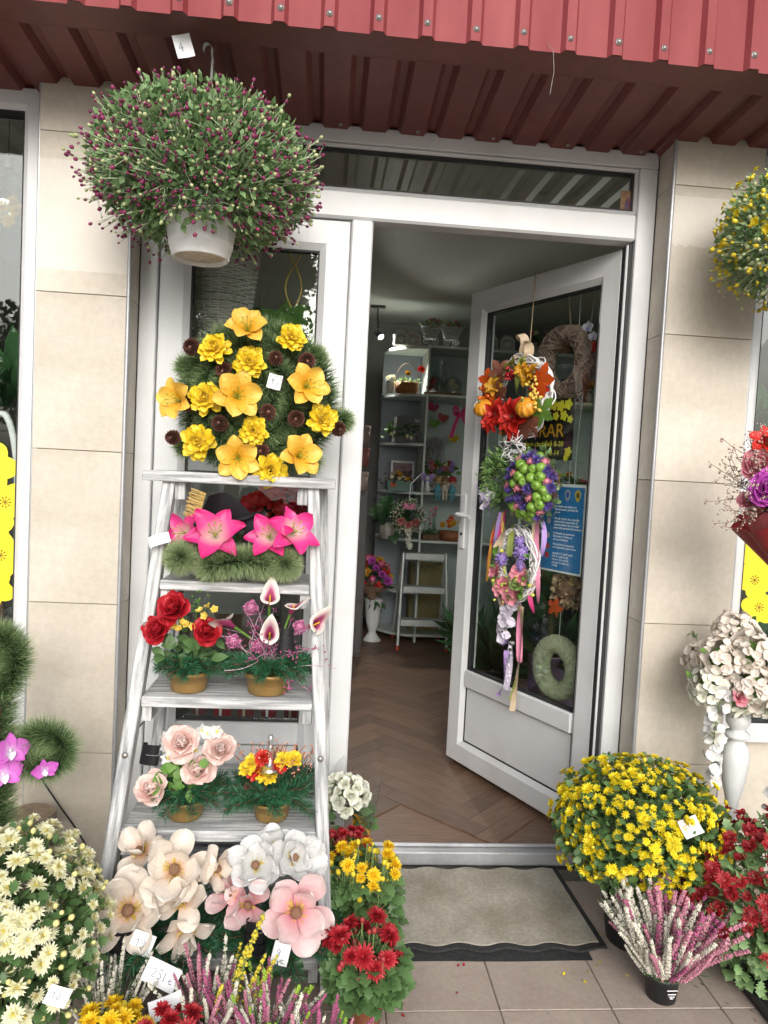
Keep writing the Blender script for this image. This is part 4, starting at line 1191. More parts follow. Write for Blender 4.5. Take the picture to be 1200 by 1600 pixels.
# yellow chrysanthemum ball by the open door
yb = thing('yellow_chrysanthemum', 'round bush of small bright yellow chrysanthemums at the foot of the right pillar', 'chrysanthemum', (.78, -.30, 0))
plant_pot(yb, .08, .105, .15, M_blackp)
mum_bush(yb, (0, 0, .365), (.262, .235, .205), F_ydaisy, 300, .0192, rng, -.62, K_leaf, 3200, .030, K_bud_y, 70, .006, jit=.2, uplift=.2, shell=(.45, .99))
_v = nrm(rng.normal(size=(520, 3)) * (1, 1, .9) + (0, -.2, .15)); _v = _v[_v[:, 2] > -.7]
_q = MB()
for _L, _t in ((.9, 12), (.65, 35)):
    for _i in range(9): petal(_q, _L, .17, R(_t), R(5), _i * .698 + _t, r0=.05, cup=.4, shape='strap', nv=2, nu=2)
MB().scatter(_q.tpl(), np.array((0, 0, .365)) + _v * (.262, .235, .205) * rng.uniform(.82, 1.0, (len(_v), 1)), bases(nrm(_v + rng.normal(size=_v.shape) * .3), rng), .0155 * rng.uniform(.6, 1.1, len(_v))).part('small_blooms', [K_yellow2], yb, kind='stuff')['label'] = 'half-open small yellow blooms'  # extra_blooms
price_tag(yb, (.05, -.20, .46), .065, .05, (.1, -.75, .6), (-.3, .4, .9), '35', curl=.5)

# dark red chrysanthemums, right foreground
rb = thing('dark_red_chrysanthemum', 'dark red chrysanthemum bush with grey-green leaves at the right edge', 'chrysanthemum', (1.13, -.50, 0))
plant_pot(rb, .08, .11, .12, M_blackp)
mum_bush(rb, (0, 0, .235), (.275, .24, .245), F_dred, 250, .0255, rng, -.2, K_leaf_p, 1700, .04, K_bud_r, 50, .007, jit=.15, leaf_zmin=-.9)
price_tag(rb, (-.01, -.05, .49), .05, .035, (0, -.8, .6), (0, .5, .8), '35', curl=.2)
tr = MB().box(-.19, .24, -.2, .24, 0.0, .012, c=.004).box(-.19, -.18, -.2, .24, .0121, .03, c=.002).box(.23, .24, -.2, .24, .0121, .03, c=.002)
rgf = np.random.default_rng(9)
fp = MB()
for _k, (_cx, _cy, _sx, _sy, _n) in enumerate(((.62, -.38, .10, .08, 14), (.95, -.62, .08, .05, 8), (.10, -.52, .10, .1, 8))):
    for _i in range(_n):
        q_ = MB(); petal(q_, .011, .004, R(8), R(25), 0, shape='strap', nv=3, nu=2)
        fp.merge(q_.tpl(), basis((rgf.normal() * .2, rgf.normal() * .2, 1), None, rgf.uniform(0, 6)), (_cx + rgf.normal() * _sx, _cy + rgf.normal() * _sy, .0015), min(_k, 2))
for _i in range(60):
    fp.scatter(T_octa, [(rgf.uniform(-.1, 1.0), rgf.uniform(-1.0, .05), .001)], np.eye(3)[None], rgf.uniform(.0006, .0016), 3)
tag(fp.part('fallen_petals', [K_yellow2, K_heath_p, K_red2, M_soil]), 'scattered fallen petals and grit on the paving', 'petals', kind='stuff')
tag(tr.part('plant_tray', M_blackp, loc=(1.19, -.55, .001), smooth=False), 'flat black plastic tray under the dark red chrysanthemum', 'tray', kind='thing')

# ------------------------------------------------------------------ heather
def heather_spike(m, seed, n=120, tipm=None, L=1.0):
    rg = np.random.default_rng(seed); mb = MB()
    bx_ = lambda t: rg.choice((-1, 1)) * 0 + (.10 + .03 * seed % .09) * t ** 2.2
    mb.tube([(bx_(t), 0, t * L) for t in np.linspace(0, 1, 6)], [.010, .009, .008, .007, .005, .003], 4, 1)
    t = np.sort(rg.uniform(.22, .97, n)); a = np.arange(n) * 2.39996
    rr = .026 * (1.15 - t * .75)
    p = np.stack([np.cos(a) * rr + bx_(t), np.sin(a) * rr, t * L], 1)
    d = nrm(np.stack([np.cos(a), np.sin(a), -.25 + 0 * a], 1))
    k = (t < .86) if tipm else np.ones(n, bool)
    mb.scatter(T_octa, p[k], bases(d[k], rg), .0165 * rg.uniform(.75, 1.25, k.sum()), 0)
    if tipm: mb.scatter(T_octa, p[~k], bases(nrm(d[~k] + (0, 0, 1.5)), rg), .02, 2)
    q = 26; tt = rg.uniform(.05, .9, q); aa = rg.uniform(0, 6.28, q)
    needles(mb, np.stack([bx_(tt), 0 * tt, tt * L], 1), np.stack([np.cos(aa), np.sin(aa), .8 + 0 * aa], 1), .05, .010, rg, 1)
    return mb.mesh('spike', [m, K_leaf_b if tipm else K_leaf_p] + ([tipm] if tipm else []))
H_m = [heather_spike(K_heath_m, 1), heather_spike(K_heath_p, 2, 130)]
H_w = [heather_spike(K_heath_w, 3, 130), heather_spike(K_heath_w, 4, 100)]
H_p = [heather_spike(K_heath_p, 5, 140), heather_spike(K_heath_p, 6, 110), heather_spike(K_heath_m, 12, 110)]
H_g = [heather_spike(K_heath_m, 7, 100, K_heath_g), heather_spike(K_heath_w, 8, 100, K_heath_g)]
H_y = [heather_spike(K_heath_y, 9, 80)]
def heather(par, c, n, pick, spread, L, rng, zlo=.15, leafy=300):
    for i in range(n):
        a = i * 2.39996; q = math.sqrt((i + .5) / n)
        d = nrm(np.array((math.cos(a) * q * spread, math.sin(a) * q * spread, 1 - zlo * q)) + rng.normal(size=3) * .14)
        ms = pick(math.cos(a) * q, math.sin(a) * q)
        s = L * rng.uniform(.55, 1.12)
        p = np.array(c) + np.array((math.cos(a), math.sin(a), 0)) * q * .04
        inst(ms[rng.integers(len(ms))], 'spike', par, p, basis(d, None, rng.uniform(0, 6)), s)
    m = leafy
    v = nrm(np.abs(rng.normal(size=(m, 3))) * (rng.choice((-.7, .7), (m, 3)) * (1, 1, 0) + (0, 0, 1)) + (0, 0, .5)); pts = np.array(c) + v * rng.uniform(.02, L * .6, (m, 1))
    MB().scatter(T_blade, pts, bases(nrm(v + rng.normal(size=v.shape) * .25), rng), rng.uniform(.015, .028, m)).part('foliage', [K_leaf], par, kind='stuff')

hr = thing('heather_pot', 'white and pink heather in a small black pot standing before the yellow chrysanthemum', 'heather', (.755, -.55, 0))
pt = plant_pot(hr, .040, .050, .075, M_blackp)
for k, zz in enumerate((.052, .040, .032, .026)):
    MB().box(-.018 + .004 * k, .012 - .003 * k, -.001, 0, -.0011, .0011).part('print_line', M_paper, pt, loc=(.008, -.0505 + (.05 - zz) * .18, zz), smooth=False)
heather(hr, (0, 0, .055), 240, lambda x, y: (H_w if x < -.08 + rng.normal() * .45 else H_p), .60, .25, rng, .1)
hl = thing('heather_plant', 'green-tipped magenta and white heather in the front row below the pink magnolias', 'heather', (-.33, -.84, 0))
plant_pot(hl, .05, .065, .10, M_blackp)
heather(hl, (0, 0, .07), 95, lambda x, y: H_g if rng.random() < .45 else (H_m if rng.random() < .6 else H_w), .80, .175, rng, .1)
hl2 = thing('heather_plant', 'bushy magenta heather in the front row nearest the right leg of the step shelf', 'heather', (-.215, -.90, 0))
plant_pot(hl2, .05, .065, .10, M_blackp)
heather(hl2, (0, 0, .05), 85, lambda x, y: H_m if rng.random() < .5 else (H_w if rng.random() < .55 else H_g), .9, .165, rng, .15)
hl3 = thing('heather_plant', 'heather with white bells and a tall golden spike behind the front row', 'heather', (-.46, -.76, 0))
plant_pot(hl3, .05, .065, .10, M_blackp)
heather(hl3, (0, 0, .07), 46, lambda x, y: H_y if (x > .2 and rng.random() < .5) else (H_w if rng.random() < .6 else H_m), .6, .18, rng, .1)
for dx, L in ((.10, .30), (.075, .22), (.16, .2), (.21, .2)): inst(H_y[0], 'spike', hl3, (0.01 + dx * .3, 0, .08), basis((dx * 1.6, 0, 1)), L)
hl4 = thing('heather_plant', 'pale white heather between the white chrysanthemum and the cream magnolias', 'heather', (-.70, -.74, 0))
plant_pot(hl4, .05, .065, .10, M_blackp)
heather(hl4, (0, 0, .07), 30, lambda x, y: H_w, .45, .17, rng, .1)

# small pots in the front row
def small_mum(label, name, loc, c, rad, heads, n, size, budm, nb, potm, leafm=K_leaf, nleaf=350, leaf=.04, zmin=.05, pot=(.045, .058, .09), stems=True, uplift=.7, leafband=None):
    t = thing(name, label, 'chrysanthemum', loc)
    plant_pot(t, *pot, potm)
    c, rad = np.array(c, float), np.array(rad, float)
    st = MB()
    d = fib(n, zmin); d = nrm(d + rng.normal(size=d.shape) * .18)
    for v in d:
        p = c + v * rad * rng.uniform(.75, 1.08)
        put(heads[rng.integers(len(heads))], 'flower', t, p, nrm(v * .6 + (0, -.35, uplift) + rng.normal(size=3) * .2), size * rng.uniform(.7, 1.1), rng.uniform(0, 6))
        st.tube([(v[0] * .01, v[1] * .01, pot[2]), p * (.6, .6, 1) - (0, 0, .06 * p[2] / .25), p - (0, 0, size * .4)], [.002, .0017, .0014], 4)
    for i in range(nb):
        v = nrm(rng.normal(size=3) * (1, 1, .7) + (0, -.2, .3)); p = c + v * rad * rng.uniform(.6, 1.08)
        inst(bud(budm), 'bud', t, p, basis(nrm(v * .4 + (0, 0, 1))), .0075 * rng.uniform(.6, 1.25))
        st.tube([(v[0] * .01, v[1] * .01, pot[2]), p - (0, 0, .06), p], [.0018, .0014, .001], 4)
    lb = leafband or (pot[2] - .01, c[2])
    m = nleaf; a = rng.uniform(0, 6.28, m); q = np.sqrt(rng.uniform(.05, 1, m)); zz = rng.uniform(lb[0], lb[1], m)
    p = np.stack([np.cos(a) * q * rad[0] * .92, np.sin(a) * q * rad[1] * .92, zz], 1)
    dd = nrm(np.stack([np.cos(a), np.sin(a) - .15, rng.normal(size=m) * .35 - .15], 1))
    st.scatter(T_lobed, p, bases(dd, rng, nrm((0, -.3, .9)), .35), leaf * rng.uniform(.6, 1.15, m), 1)
    st.part('foliage', [K_stem, leafm], t, kind='stuff')
    return t
sm = small_mum('crimson chrysanthemum with lobed leaves in a terracotta pot beside the shelf foot', 'crimson_chrysanthemum', (-.085, -.635, 0), (-.005, 0, .185), (.10, .085, .085), F_crim, 15, .031, K_bud_r, 26, M_terra, K_leaf, 330, .048, -.1, (.042, .056, .085), uplift=.5, leafband=(.095, .18))
small_mum('yellow chrysanthemum pot on the paving between the shelf and the doormat', 'yellow_chrysanthemum_pot', (-.085, -.36, 0), (.0, 0, .245), (.115, .09, .085), F_yellow, 22, .022, K_bud_y, 46, M_blackp, K_leaf, 380, .045, -.25, (.045, .058, .09), leafband=(.07, .25))
small_mum('dark red chrysanthemum pot just under the wrapped white begonia', 'red_chrysanthemum_pot', (-.12, -.17, 0), (.0, 0, .225), (.065, .06, .06), F_crim, 14, .022, K_bud_r, 26, M_blackp, K_leaf, 180, .045, -.1, (.045, .058, .09))
ym = small_mum('low yellow chrysanthemum in the front row beside the white bush', 'yellow_chrysanthemum_pot', (-.655, -.88, 0), (0, 0, .15), (.095, .085, .075), F_yellow, 30, .0235, K_bud_y, 34, M_blackp, K_leaf, 240, .05, -.1, (.042, .055, .085))
price_tag(ym, (.02, -.06, .075), .07, .045, (0, -.6, .8), (0, .6, .7), '10')
rm = small_mum('low crimson chrysanthemum in the front row between yellow flowers and heather', 'crimson_chrysanthemum', (-.525, -.90, 0), (0, 0, .15), (.085, .08, .075), F_crim, 16, .026, K_bud_r, 26, M_blackp, K_leaf_p, 260, .05, -.15, (.042, .055, .085))
# loose price slips on wire picks among the pots
def slip(label, base, top, w, h, facing, hint, txt):
    t = thing('price_slip', label, 'price tag', base)
    q = np.array(top) - np.array(base)
    MB().tube([(0, 0, 0), q * .5 + (.004, 0, 0), q], .0012, 4).part('wire_pick', M_zinc, t)
    price_tag(t, q + np.array((0, -.004, 0)), w, h, facing, hint, txt, 'paper')
slip('largest paper price slip standing before the cream magnolias', (-.585, -.72, 0), (-.585, -.715, .19), .085, .052, (0, -.85, .5), (.35, .2, .9), '25lei')
slip('folded price slip above the low crimson chrysanthemum', (-.555, -.80, 0), (-.555, -.80, .175), .075, .045, (0, -.6, .8), (-.3, .4, .8), '15')
slip('small price slip hanging under the left cream magnolia', (-.655, -.62, 0), (-.655, -.62, .205), .058, .05, (0, -.9, .4), (.3, .2, .9), '19')
slip('upright price slip under the pink magnolia', (-.305, -.63, 0), (-.305, -.63, .185), .045, .055, (.2, -.9, .3), (.25, .1, .9), '9')

# white begonia wrapped in film
bg = thing('wrapped_begonia', 'white begonia wrapped in clear film and yellow paper beside the doorway', 'begonia', (-.115, .0, 0))
plant_pot(bg, .045, .058, .10, M_terra)
K_beg = pm('begonia_petal', (.62, .72, .34), (.86, .87, .80), (.3, (.84, .86, .70)), rough=.5)
BEG = [rose_mesh('flower', K_beg, s, 14, False) for s in (8, 9)]
for i, v in enumerate(fib(26, -.3)):
    p = np.array((-.01, -.01, .31)) + v * (.068, .055, .075) * rng.uniform(.75, 1.05)
    put(BEG[i % 2], 'flower', bg, p, nrm(v + (0, -.5, .2)), rng.uniform(.014, .031), rng.uniform(0, 6))
v = nrm(rng.normal(size=(60, 3))); MB().scatter(T_oval, np.array((0, 0, .22)) + v * (.06, .06, .06), bases(nrm(v + rng.normal(size=v.shape) * .4), rng, (0, -.4, .8), .3), rng.uniform(.04, .065, 60)).part('foliage', [K_leaf], bg, kind='stuff')
def wrap(par, name, m, zz, rr_, a0, a1, jag, seed=0, n=30, off=(0, 0)):
    rg = np.random.default_rng(seed); a = np.linspace(a0, a1, n)
    G = []
    for z, r in zip(zz, rr_):
        top = (z == zz[-1])
        G.append([((r + .006 * math.sin(3 * t + seed)) * math.cos(t) + off[0], (r + .006 * math.cos(4 * t)) * math.sin(t) + off[1], z + (jag * abs(((k * 5 / n) % 1) - .5) * 2 if top else 0)) for k, t in enumerate(a)])
    return MB().sheet(G).part(name, m, par)
wrap(bg, 'yellow_paper', mat('yellow_tissue', (.66, .34, .02), (.74, .44, .04), rough=.7, trans=.2, scale=30), (.02, .1, .17, .205), (.05, .06, .07, .078), -2.4, 1.3, .02, 2)
M_film = glass_mat('clear_film', (.96, .96, .96), .10)
wrap(bg, 'clear_film', M_film, (.02, .12, .25, .36), (.053, .065, .088, .108), -1.2, 3.6, .05, 3)

# ------------------------------------------------------------------ hanging baskets
def hanging(par, c, rad, n, rng, budmats, budsize, leafm, stemm, nleaf, leaf=.022, sub=3, droop=.02, root=-.55):
    c, rad = np.array(c, float), np.array(rad, float)
    st, bd = MB(), MB()
    d = fib(n, -.82); d = nrm(d + rng.normal(size=d.shape) * .09)
    tips, tipd, tipk = [], [], []
    for v in d:
        cl = 1 + .045 * math.sin(v[0] * 9 + 1.3) * math.sin(v[1] * 8 + .4) + .035 * math.sin(v[2] * 11 + v[0] * 5)
        e = c + v * rad * cl * rng.uniform(.84, 1.08) - np.array((0, 0, .02 * rng.random()))
        s0 = c + np.array((v[0] * .35, v[1] * .35, root)) * rad * np.array((1, 1, 1))
        m1 = s0 * .45 + e * .55 + np.array((0, 0, .02)) + rng.normal(size=3) * .012
        st.tube([m1 * .6 + s0 * .4, m1, e], [.0019, .0017, .0013], 3, cap=False)
        tips.append(e); tipd.append(nrm(e - m1))
        for k in range(rng.integers(1, sub + 1)):
            f = rng.uniform(.25, .8); p = m1 * (1 - f) + e * f
            q = p + nrm(nrm(e - m1) + rng.normal(size=3) * .55) * rng.uniform(.025, .055)
            st.tube([p, q], [.0011, .0008], 3, cap=False)
            tips.append(q); tipd.append(nrm(q - p))
    st.part('stems', [stemm], par, kind='stuff')
    tips, tipd = np.array(tips), np.array(tipd)
    k = rng.integers(0, len(budmats), len(tips))
    for i in range(len(budmats)):
        bd.scatter(T_bud, tips[k == i], bases(tipd[k == i], rng), budsize * rng.uniform(.6, 1.3, (k == i).sum()), i)
    bd.part('buds', budmats, par, kind='stuff')
    v = nrm(rng.normal(size=(nleaf, 3)) * (1, 1, .9))
    v = v[v[:, 2] > -.9]
    p = c + v * rad * rng.uniform(.55, .96, (len(v), 1))
    lf = MB().scatter(T_small, p, bases(nrm(v * .8 + rng.normal(size=v.shape) * .6), rng), leaf * rng.uniform(.5, 1.15, len(v)))
    lf.part('leaves', [leafm], par, kind='stuff')

hb = thing('hanging_basket', 'hanging white pot with a huge ball of wine-red budding chrysanthemum', 'hanging plant', (-.635, -.28, 2.005))
potp = [(.0001, .012), (.070, .012), (.0735, .003), (.0765, 0), (.080, .004), (.084, .022), (.086, .023), (.0875, .034), (.0895, .035), (.0905, .046), (.105, .125), (.110, .135), (.113, .158), (.108, .158), (.104, .13), (.0001, .12)]
po = MB().lathe(potp, 40).part('pot', M_whitep, hb)
MB().lathe([(.0001, .0105), (.0695, .0105), (.0695, .0118), (.0001, .0118)], 30).part('dirty_base', mat('dirty_plastic', (.50, .44, .35), (.62, .58, .50), rough=.8, scale=60), hb)
hanging(hb, (0.0, 0, .25), (.322, .29, .228), 900, rng, [K_bud_m, K_bud_m, K_bud_g], .0048, K_leaf_p, K_stem_p, 12000, .027)
hk = MB()
t = np.linspace(-.4, PI * 1.15, 16)
hk.ribbon(np.r_[[(.012, 0, .50), (.014, 0, .56)], np.stack([.0 + .012 * np.cos(t), 0 * t, .585 + .016 * np.sin(t)], 1)], .015, (.25, .95, 0))
hk.part('hook', M_whitep, hb)
for dx in (-.006, .004): MB().tube([(dx, 0, .598), (dx * .5, .0, .64), (dx, 0, .66)], .0006, 4).part('hanging_wire', M_zinc, hb)
for a in (0.5, 2.6, 4.7): MB().tube([(.105 * math.cos(a), .105 * math.sin(a), .15), (.05 * math.cos(a), .05 * math.sin(a), .35), (.012, 0, .50)], .002, 5).part('hanger_strand', M_whitep, hb)
price_tag(hb, (-.055, -.06, .555), .048, .058, (.2, -1, -.1), (-.35, 0, 1), '4', curl=.25)

hy = thing('hanging_basket', 'hanging ball of yellow budding chrysanthemum cut by the right edge', 'hanging plant', (1.165, -.30, 1.98))
MB().lathe(potp, 40).part('pot', M_whitep, hy)
hanging(hy, (0, 0, .235), (.25, .25, .225), 430, rng, [K_bud_y, K_bud_g], .006, K_leaf_p, K_stem_p, 5000, .024)
for v in fib(90, -.5):
    v = nrm(v + rng.normal(size=3) * .15)
    put(F_ydaisy[rng.integers(3)], 'flower', hy, np.array((0, 0, .235)) + v * (.255, .255, .23), v, .014 * rng.uniform(.7, 1.2), rng.uniform(0, 6))
MB().tube([(0, 0, .40), (0, 0, .62)], .0015, 5).part('hanging_wire', M_zinc, hy)

# ------------------------------------------------------------------ tinsel cross with orchids, log stump
tc_ = thing('pine_tinsel_cross', 'dark green pine tinsel cross with magenta orchids at the left edge', 'wreath', (-1.12, -.38, 0))
mb = MB()
garland(mb, [(0, 0, .02), (.0, 0, .5), (.0, 0, .90)], .075, 9500, rng, .5, .0017, 0, True, .2)
a = np.linspace(0, 2 * PI, 40)
garland(mb, np.stack([.125 + .055 * np.cos(a), -.01 + 0 * a, .605 + .045 * np.sin(a)], 1), .062, 15000, rng, .25, .0017, 0, False, .2)
garland(mb, np.stack([-.125 + .055 * np.cos(a), -.01 + 0 * a, .605 + .045 * np.sin(a)], 1), .062, 10000, rng, .25, .0017, 0, False, .2)
garland(mb, np.stack([.0 + .045 * np.cos(a), -.01 + 0 * a, .85 + .07 * np.sin(a)], 1), .062, 13000, rng, .25, .0017, 0, False, .2)
mb.part('tinsel_needles', [K_need], tc_, kind='stuff')
MB().tube([(0, .0, 0), (0, 0, .9)], .01, 6).tube([(-.18, 0, .605), (.18, 0, .605)], .008, 6).part('wire_frame', K_twig, tc_)
ORCH = orchid_mesh('orchid', K_lilac, K_lavw, 2)
for x, y, z, s in ((.064, -.075, .628, .05), (.048, -.08, .565, .052), (.155, -.075, .578, .034), (-.02, -.08, .60, .05), (-.03, -.08, .64, .045)):
    put(ORCH, 'orchid', tc_, (x, y, z), face((x - 1.12, -.4, z), .1, .2, rng, .2), s, rng.uniform(-.4, .4))
st_ = thing('log_stump', 'short cut log standing against the left pillar behind the tinsel cross', 'stump', (-1.135, -.115, 0))
wob = lambda a: 1 + .05 * np.sin(2 * a + 1) + .03 * np.sin(5 * a)
MB().lathe([(.085, 0), (.080, .1), (.078, .22), (.076, .285), (.073, .29)], 28, wob=wob).part('bark', mat('log_bark', (.16, .12, .09), (.28, .22, .17), rough=.9, scale=6, stretch=(8, 8, 1), bump=.8, bscale=14), st_)
MB().lathe([(.0735, .290), (.0001, .291)], 28, wob=wob).part('cut_face', mat('log_cut_face', (.26, .19, .13), (.36, .28, .20), rough=.85, scale=50), st_)
cb = MB().tube(smooth_path([(-1.175, -.012, .42), (-1.10, -.014, .30), (-1.0, -.012, .16), (-.95, -.012, .05), (-.94, -.03, .006)]), .003, 6).part('power_cable', M_gasket)
tag(cb, 'thin black cable slanting down the left pillar', 'cable', kind='thing')

# ------------------------------------------------------------------ hydrangea stand
hs = thing('hydrangea_stand', 'white turned wooden stand topped with blush hydrangeas and trailing white blossom', 'flower stand', (1.135, -.2, 0))
MB().lathe([(.0001, 0), (.085, 0), (.09, .01), (.085, .025), (.05, .04), (.026, .07), (.018, .12), (.015, .25), (.016, .34), (.022, .41), (.036, .47), (.044, .53), (.044, .555), (.036, .59), (.024, .605), (.026, .612), (.038, .618), (.040, .626), (.036, .634), (.022, .640), (.026, .648), (.036, .662), (.0385, .678), (.036, .694), (.026, .708), (.02, .715), (.03, .73), (.05, .745), (.0001, .75)], 30).part('turned_post', M_whitep, hs)
FT = floret_tpl(4, 1.0, .62, 14, 'round', 3, 3)
def hydr_head(par, c, r, n, m, rng, m2=None):
    d = fib(n, -.85); d = nrm(d + rng.normal(size=d.shape) * .15)
    return MB().ball((0, 0, 0), r * .55, 10, 6, 1).scatter(FT, d * r * rng.uniform(.85, 1.05, (n, 1)), bases(nrm(d + rng.normal(size=d.shape) * .25), rng), r * .25 * rng.uniform(.8, 1.15, n), 0).part('hydrangea', [m, m2 or K_leaf_b], par, loc=c)
K_hyd_w = pm('white_hydrangea', (.72, .74, .55), (.85, .84, .80), rough=.5)
for i, v in enumerate([(-.095, -.05, .81), (-.075, -.06, .90), (.0, -.09, .93), (.075, -.07, .90), (.10, -.05, .81), (0, -.115, .83), (-.035, -.06, .785), (.06, -.06, .785), (-.05, .07, .86), (.06, .07, .86), (0, .0, .97)]):
    hydr_head(hs, np.array(v) + (-.035, 0, -.01), .066, 115, K_hyd_w if i in (6, 7, 4, 0) else K_hyd, rng)
ROSE_H = rose_mesh('rose', K_coral, 6, 16, False)
for p_, s_ in (((.025, -.14, .93), .042), ((-.085, -.13, .79), .028)): put(ROSE_H, 'rose', hs, p_, (p_[0], -1, .4), s_)
v = nrm(rng.normal(size=(22, 3)) + (0, -.8, 0)); MB().scatter(T_oval, np.array((-.035, 0, .85)) + v * .155, bases(nrm(v + rng.normal(size=v.shape) * .5), rng), .035).part('leaves', [K_leaf_b], hs)
def strand(par, P, n, r, m, rng, name='trailing_blossom'):
    P = smooth_path(P); Q, L = resample(P, n)
    mb = MB().tube(P, .0015, 4, 1)
    for k in range(3):
        off = nrm(rng.normal(size=(n, 3)) * (1, 1, .4)) * r * .8
        mb.scatter(FT, Q + off, bases(nrm(off / r + np.array((0, -.7, -.1)) + rng.normal(size=(n, 3)) * .35), rng), r * rng.uniform(.55, .9, n), 0)
    return mb.part(name, [m, K_leaf_b], par)
strand(hs, [(-.12, -.1, .80), (-.145, -.12, .72), (-.15, -.12, .62), (-.14, -.11, .52)], 14, .026, K_whs, rng)
strand(hs, [(-.10, -.06, .80), (-.115, -.06, .70), (-.11, -.06, .60)], 9, .018, K_hyd_w, rng)
strand(hs, [(.07, -.1, .80), (.078, -.14, .70), (.07, -.14, .58), (.062, -.13, .45)], 15, .026, K_whs, rng)

# ------------------------------------------------------------------ wrapped bouquet at the right edge
bq = thing('wrapped_bouquet', 'pink and red bouquet with dried twigs in dark red paper, right edge', 'bouquet', (1.085, -.36, 0))
MB().tube([(.14, 0, 0), (.14, 0, .9), (.14, 0, 1.05), (.135, 0, 1.13)], .010, 8).tube([(.02, -.06, .006), (.14, 0, .006), (.26, -.06, .006)], .008, 6).tube([(.14, 0, .006), (.14, .12, .006)], .008, 6).part('iron_stand', M_gasket, bq)
MB().lathe([(.02, 0), (.03, .04), (.085, .2), (.11, .27), (.115, .275)], 40, wob=lambda a: 1 + .07 * np.sin(7 * a) + .02 * np.sin(17 * a)).part('red_paper', mat('dark_red_paper', (.20, .008, .012), (.28, .014, .02), rough=.6, scale=20, bump=.5, bscale=18), bq, loc=(.13, 0, 1.12), basis=basis((-.55, -.05, 1)))
PEO = rose_mesh('peony', K_lilac, 12, 30, False); PEO2 = rose_mesh('peony', K_coral, 13, 30, False)
for p_, me, s_ in (((-.055, -.08, 1.43), PEO, .062), ((-.04, -.05, 1.54), LILY_P[0], .0), ((.0, -.08, 1.50), PEO2, .055), ((-.08, -.05, 1.50), PEO2, .045), ((.06, -.05, 1.47), PEO, .055), ((-.01, -.07, 1.38), ROSE_H, .045), ((-.095, -.04, 1.39), ROSE_H, .03)):
    if s_: put(me, 'bloom', bq, p_, face((1.1, -.4, 1.5), .2, p_[0] * 3), s_, rng.uniform(0, 6))
LRED = lily_mesh('red_bloom', K_redl, 9, 40, -30, st=False)
for p_ in ((-.055, -.04, 1.56), (-.015, -.05, 1.56), (.04, -.05, 1.55)): put(LRED, 'bloom', bq, p_, (p_[0] * 4, -1, .9), .06, rng.uniform(0, 6))
mb = MB()
for i in range(60):
    a = rng.uniform(-.2, 1.9); L = rng.uniform(.10, .22)
    d = nrm(np.array((-math.cos(a) * .8 + .1, rng.uniform(-.5, .25), math.sin(a) * .9 - .1)))
    p = np.array((-.03, -.03, 1.36 + rng.uniform(0, .08))); P = [p]
    for k in range(5): d = nrm(d + rng.normal(size=3) * .22); p = p + d * L / 5; P.append(p)
    mb.tube(P, np.linspace(.0016, .0007, 6), 3)
    for k in range(2, 6):
        q = P[k] + rng.normal(size=(4, 3)) * .007
        mb.scatter(T_octa, q, bases(q, rng), rng.uniform(.002, .0045, 4), 1)
mb.part('dried_twigs', [K_twig, mat('dried_floret', (.42, .30, .26), (.60, .48, .42), rough=.8, scale=100)], bq, kind='stuff')
MB().tube(smooth_path([(-.1, -.14, 1.52), (-.02, -.15, 1.56), (.08, -.13, 1.60)]), .003, 5).part('silver_wire', M_whitep, bq)

# ------------------------------------------------------------------ doormat
dm = thing('doormat', 'worn beige doormat with wavy black rubber edges before the open door', 'doormat', (.335, -.135, 0))
def wavy(x0, x1, y0, y1, amp, n, skew=0):
    t = np.linspace(0, 1, 80)
    w = lambda k: amp * np.sin(t * 2 * PI * n + k)
    top = np.stack([x0 + (x1 - x0) * t, y1 + w(0)], 1); bot = np.stack([x1 + (x0 - x1) * t, y0 + w(1)], 1)
    P = np.r_[top, bot]; P[:, 0] += skew * P[:, 1]
    return P
def slab(P, z0, z1):
    k = len(P); c = P.mean(0)
    mb = MB(); h = k // 2
    A, B = P[:h], P[h:][::-1]
    f = np.linspace(0, 1, 12)[:, None, None]
    G = A[None] * (1 - f) + B[None] * f
    mb.sheet(np.concatenate([G, np.full(G.shape[:2] + (1,), z1)], -1)[:, ::-1])
    V = np.r_[np.c_[P, np.full(k, z0)], np.c_[P, np.full(k, z1)]]
    mb.add(V, [(i, (i + 1) % k, k + (i + 1) % k, k + i) for i in range(k)])
    return mb
M_rub = mat('black_mat_rubber', (.016, .017, .018), (.03, .031, .033), rough=.75, scale=60, bump=.4, bscale=200)
M_carp = mat('worn_carpet', (.60, .565, .48), (.40, .365, .29), rough=.95, fine=(70, .22), scale=6, detail=14, bump=1.0, bscale=420, contrast=(.38, .66))
slab(wavy(-.335, .335, -.225, .225, .009, 4.5, -.04), .0012, .008).part('rubber_backing', M_rub, dm, smooth=False)
slab(wavy(-.318, .315, -.205, .211, .008, 4.5, -.04), .0085, .0125).part('carpet', M_carp, dm, smooth=False)
ml = thing('rubber_underlay', 'second black rubber sheet sticking out under the doormat', 'mat', (.33, -.17, 0))
slab(wavy(-.36, .29, -.235, .20, .002, 1.5, .02), .0002, .001).part('sheet', M_rub, ml, smooth=False)

